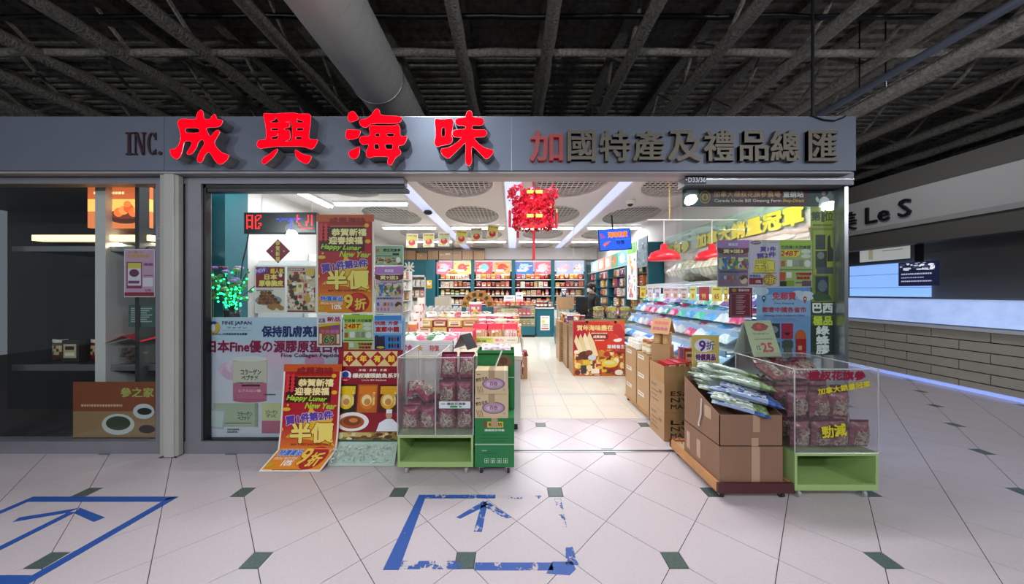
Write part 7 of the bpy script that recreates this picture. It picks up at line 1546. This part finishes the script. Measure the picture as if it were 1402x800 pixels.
def side_text(s, y_mid, z_mid, h, lab, w_=None):
    t = thing('sign_letter', lab, 'sign letter', (XO - .035, y_mid, z_mid), 0, 'black lettering across the corridor'); mb = MB(); vs_, fs_, gw, gh = glyphs(s); n = len(vs_); sc = h / gh
    edge = {}
    for f_ in fs_:
        for q in range(len(f_)): edge[(f_[q], f_[(q + 1) % len(f_)])] = 1
    bnd = [e for e in edge if (e[1], e[0]) not in edge]
    for dx, dz in ((.004, .004), (-.004, -.004)):
        mb.add([(0 + dx * .1, -x * sc + dx, z * sc + dz) for x, z in vs_] + [(.034, -x * sc + dx, z * sc + dz) for x, z in vs_], list(fs_) + [(e[0], e[0] + n, e[1] + n, e[1]) for e in bnd])
    mb.build('face', M_black, t)
yo = lambda px: XO * F / (px - CX)
side_text('L', yo(1194), 2.93, .30, 'black capital L raised on the pale fascia across the corridor'); side_text('e', yo(1213) + .02, 2.87, .19, 'black small e raised on the pale fascia across the corridor'); side_text('S', yo(1240), 2.93, .30, 'black capital S raised on the pale fascia across the corridor'); side_text('美', yo(1160), 2.90, .36, 'black Chinese character raised on the pale fascia across the corridor')
M_sc = None
sheet('menu_lightbox', 'white lit menu strip under the fascia across the corridor', 'lightbox', T(XO + .3, yo(1157), 2.08) @ R(-PI / 2, 'Z'), yo(1157) - yo(1221), .36, '#c9cdca', [('r', .2, .1, .3, .9, '#b0a890'), ('l', .5, .2, .9, .05, '#3a3a40'), ('l', .5, .35, .95, .04, '#5a5a60'), ('l', .5, .5, .9, .04, '#5a5a60')], glow=.35, thick=.03, eps=.001)
bp = thing('lit_panel', 'tall pale blue lit wall panel across the corridor', 'light panel', (XO + .86, 0, 0))
for z0, z1 in ((1.30, 1.56), (1.57, 1.83), (1.84, 2.05)): MB().box(0, .03, yo(1209) , yo(1150) + .6, z0, z1).build('pane', mat('blue_lit_pane', '#9cc0f4', .3, emit='#86b0f4', es=.75), bp)
sc2 = sheet('menu_screen', 'dark menu screen with pale lines across the corridor', 'screen', T(XO + .2, yo(1215), 1.58) @ R(-PI / 2, 'Z'), .5, .42, '#1a1e3a', [('m', .05, .05, .95, .35, ['#c8ccd8', '#3a4060', '#e8e8f0'], 40, 2), ('l', .1, .5, .9, .06, '#b8bcd8'), ('l', .1, .65, .7, .05, '#9aa0c8'), ('l', .1, .8, .9, .05, '#b8bcd8')], glow=.5, thick=.05, eps=.001)
MB().box(.2, .3, .03, .06, .3, .76).build('post', M_black, sc2)
gd = thing('glass_display_case', 'long glossy white display case on the counter across the corridor', 'display case', (XO + .3, 5.9, .94)); MB().box(-.2, .3, -2.2, 1.6, 0, .02).build('base', M_chrome, gd); MB().box(-.2, .3, -2.2, 1.6, .02, .42).build('glass_body', mat('case_reflection_glow', '#c8d8f4', .08, emit='#a8c4ff', es=.45, var=.3, vscale=3), gd); MB().box(-.22, .32, -2.22, 1.62, .42, .45).build('lid', M_chrome, gd)  # pale blue glow and blotches stand in for reflections on the case glass
struct(MB().box(3.3, 16, 13.5, 13.6, 0, 5).build('wall_far', mat('far_dark', '#33312f', .8)), 'dim far end of the corridor')
struct(MB().box(3.2, 16, 9.0, 9.1, 3.0, 5).build('wall_bulkhead', mat('far_dark')), 'dark bulkhead over the corridor')
struct(MB().box(XO + 1.0, 15, 2.1, 2.2, 0, 5).build('wall_side', mat('opp_wall')), 'end wall of the shop across the corridor')

# ================================================================ DOME LAMPS OF THE CONCOURSE (mirrored in the glass; the last one is added fill)
for (x, y, z, pw_), nm in zip(DOMES, ('white glass dome lamp over the far concourse corner', 'white glass dome lamp behind the viewer', 'white glass dome lamp toward the neighbouring shop', 'white glass dome lamp over the middle of the concourse')):
    t = thing('dome_lamp', nm, 'lamp', (x, y, z)); MB().lathe([(.15, 0), (.145, .07), (.11, .14), (.04, .18), (.02, .29)], 24).build('shade', mat('opal_dome', '#f0f2f4', .4, emit='#e8f0ff', es=1.2), t, True); MB().cyl((0, 0, .29), (0, 0, 5.0 - z), .012, 8).build('stem', M_black, t)
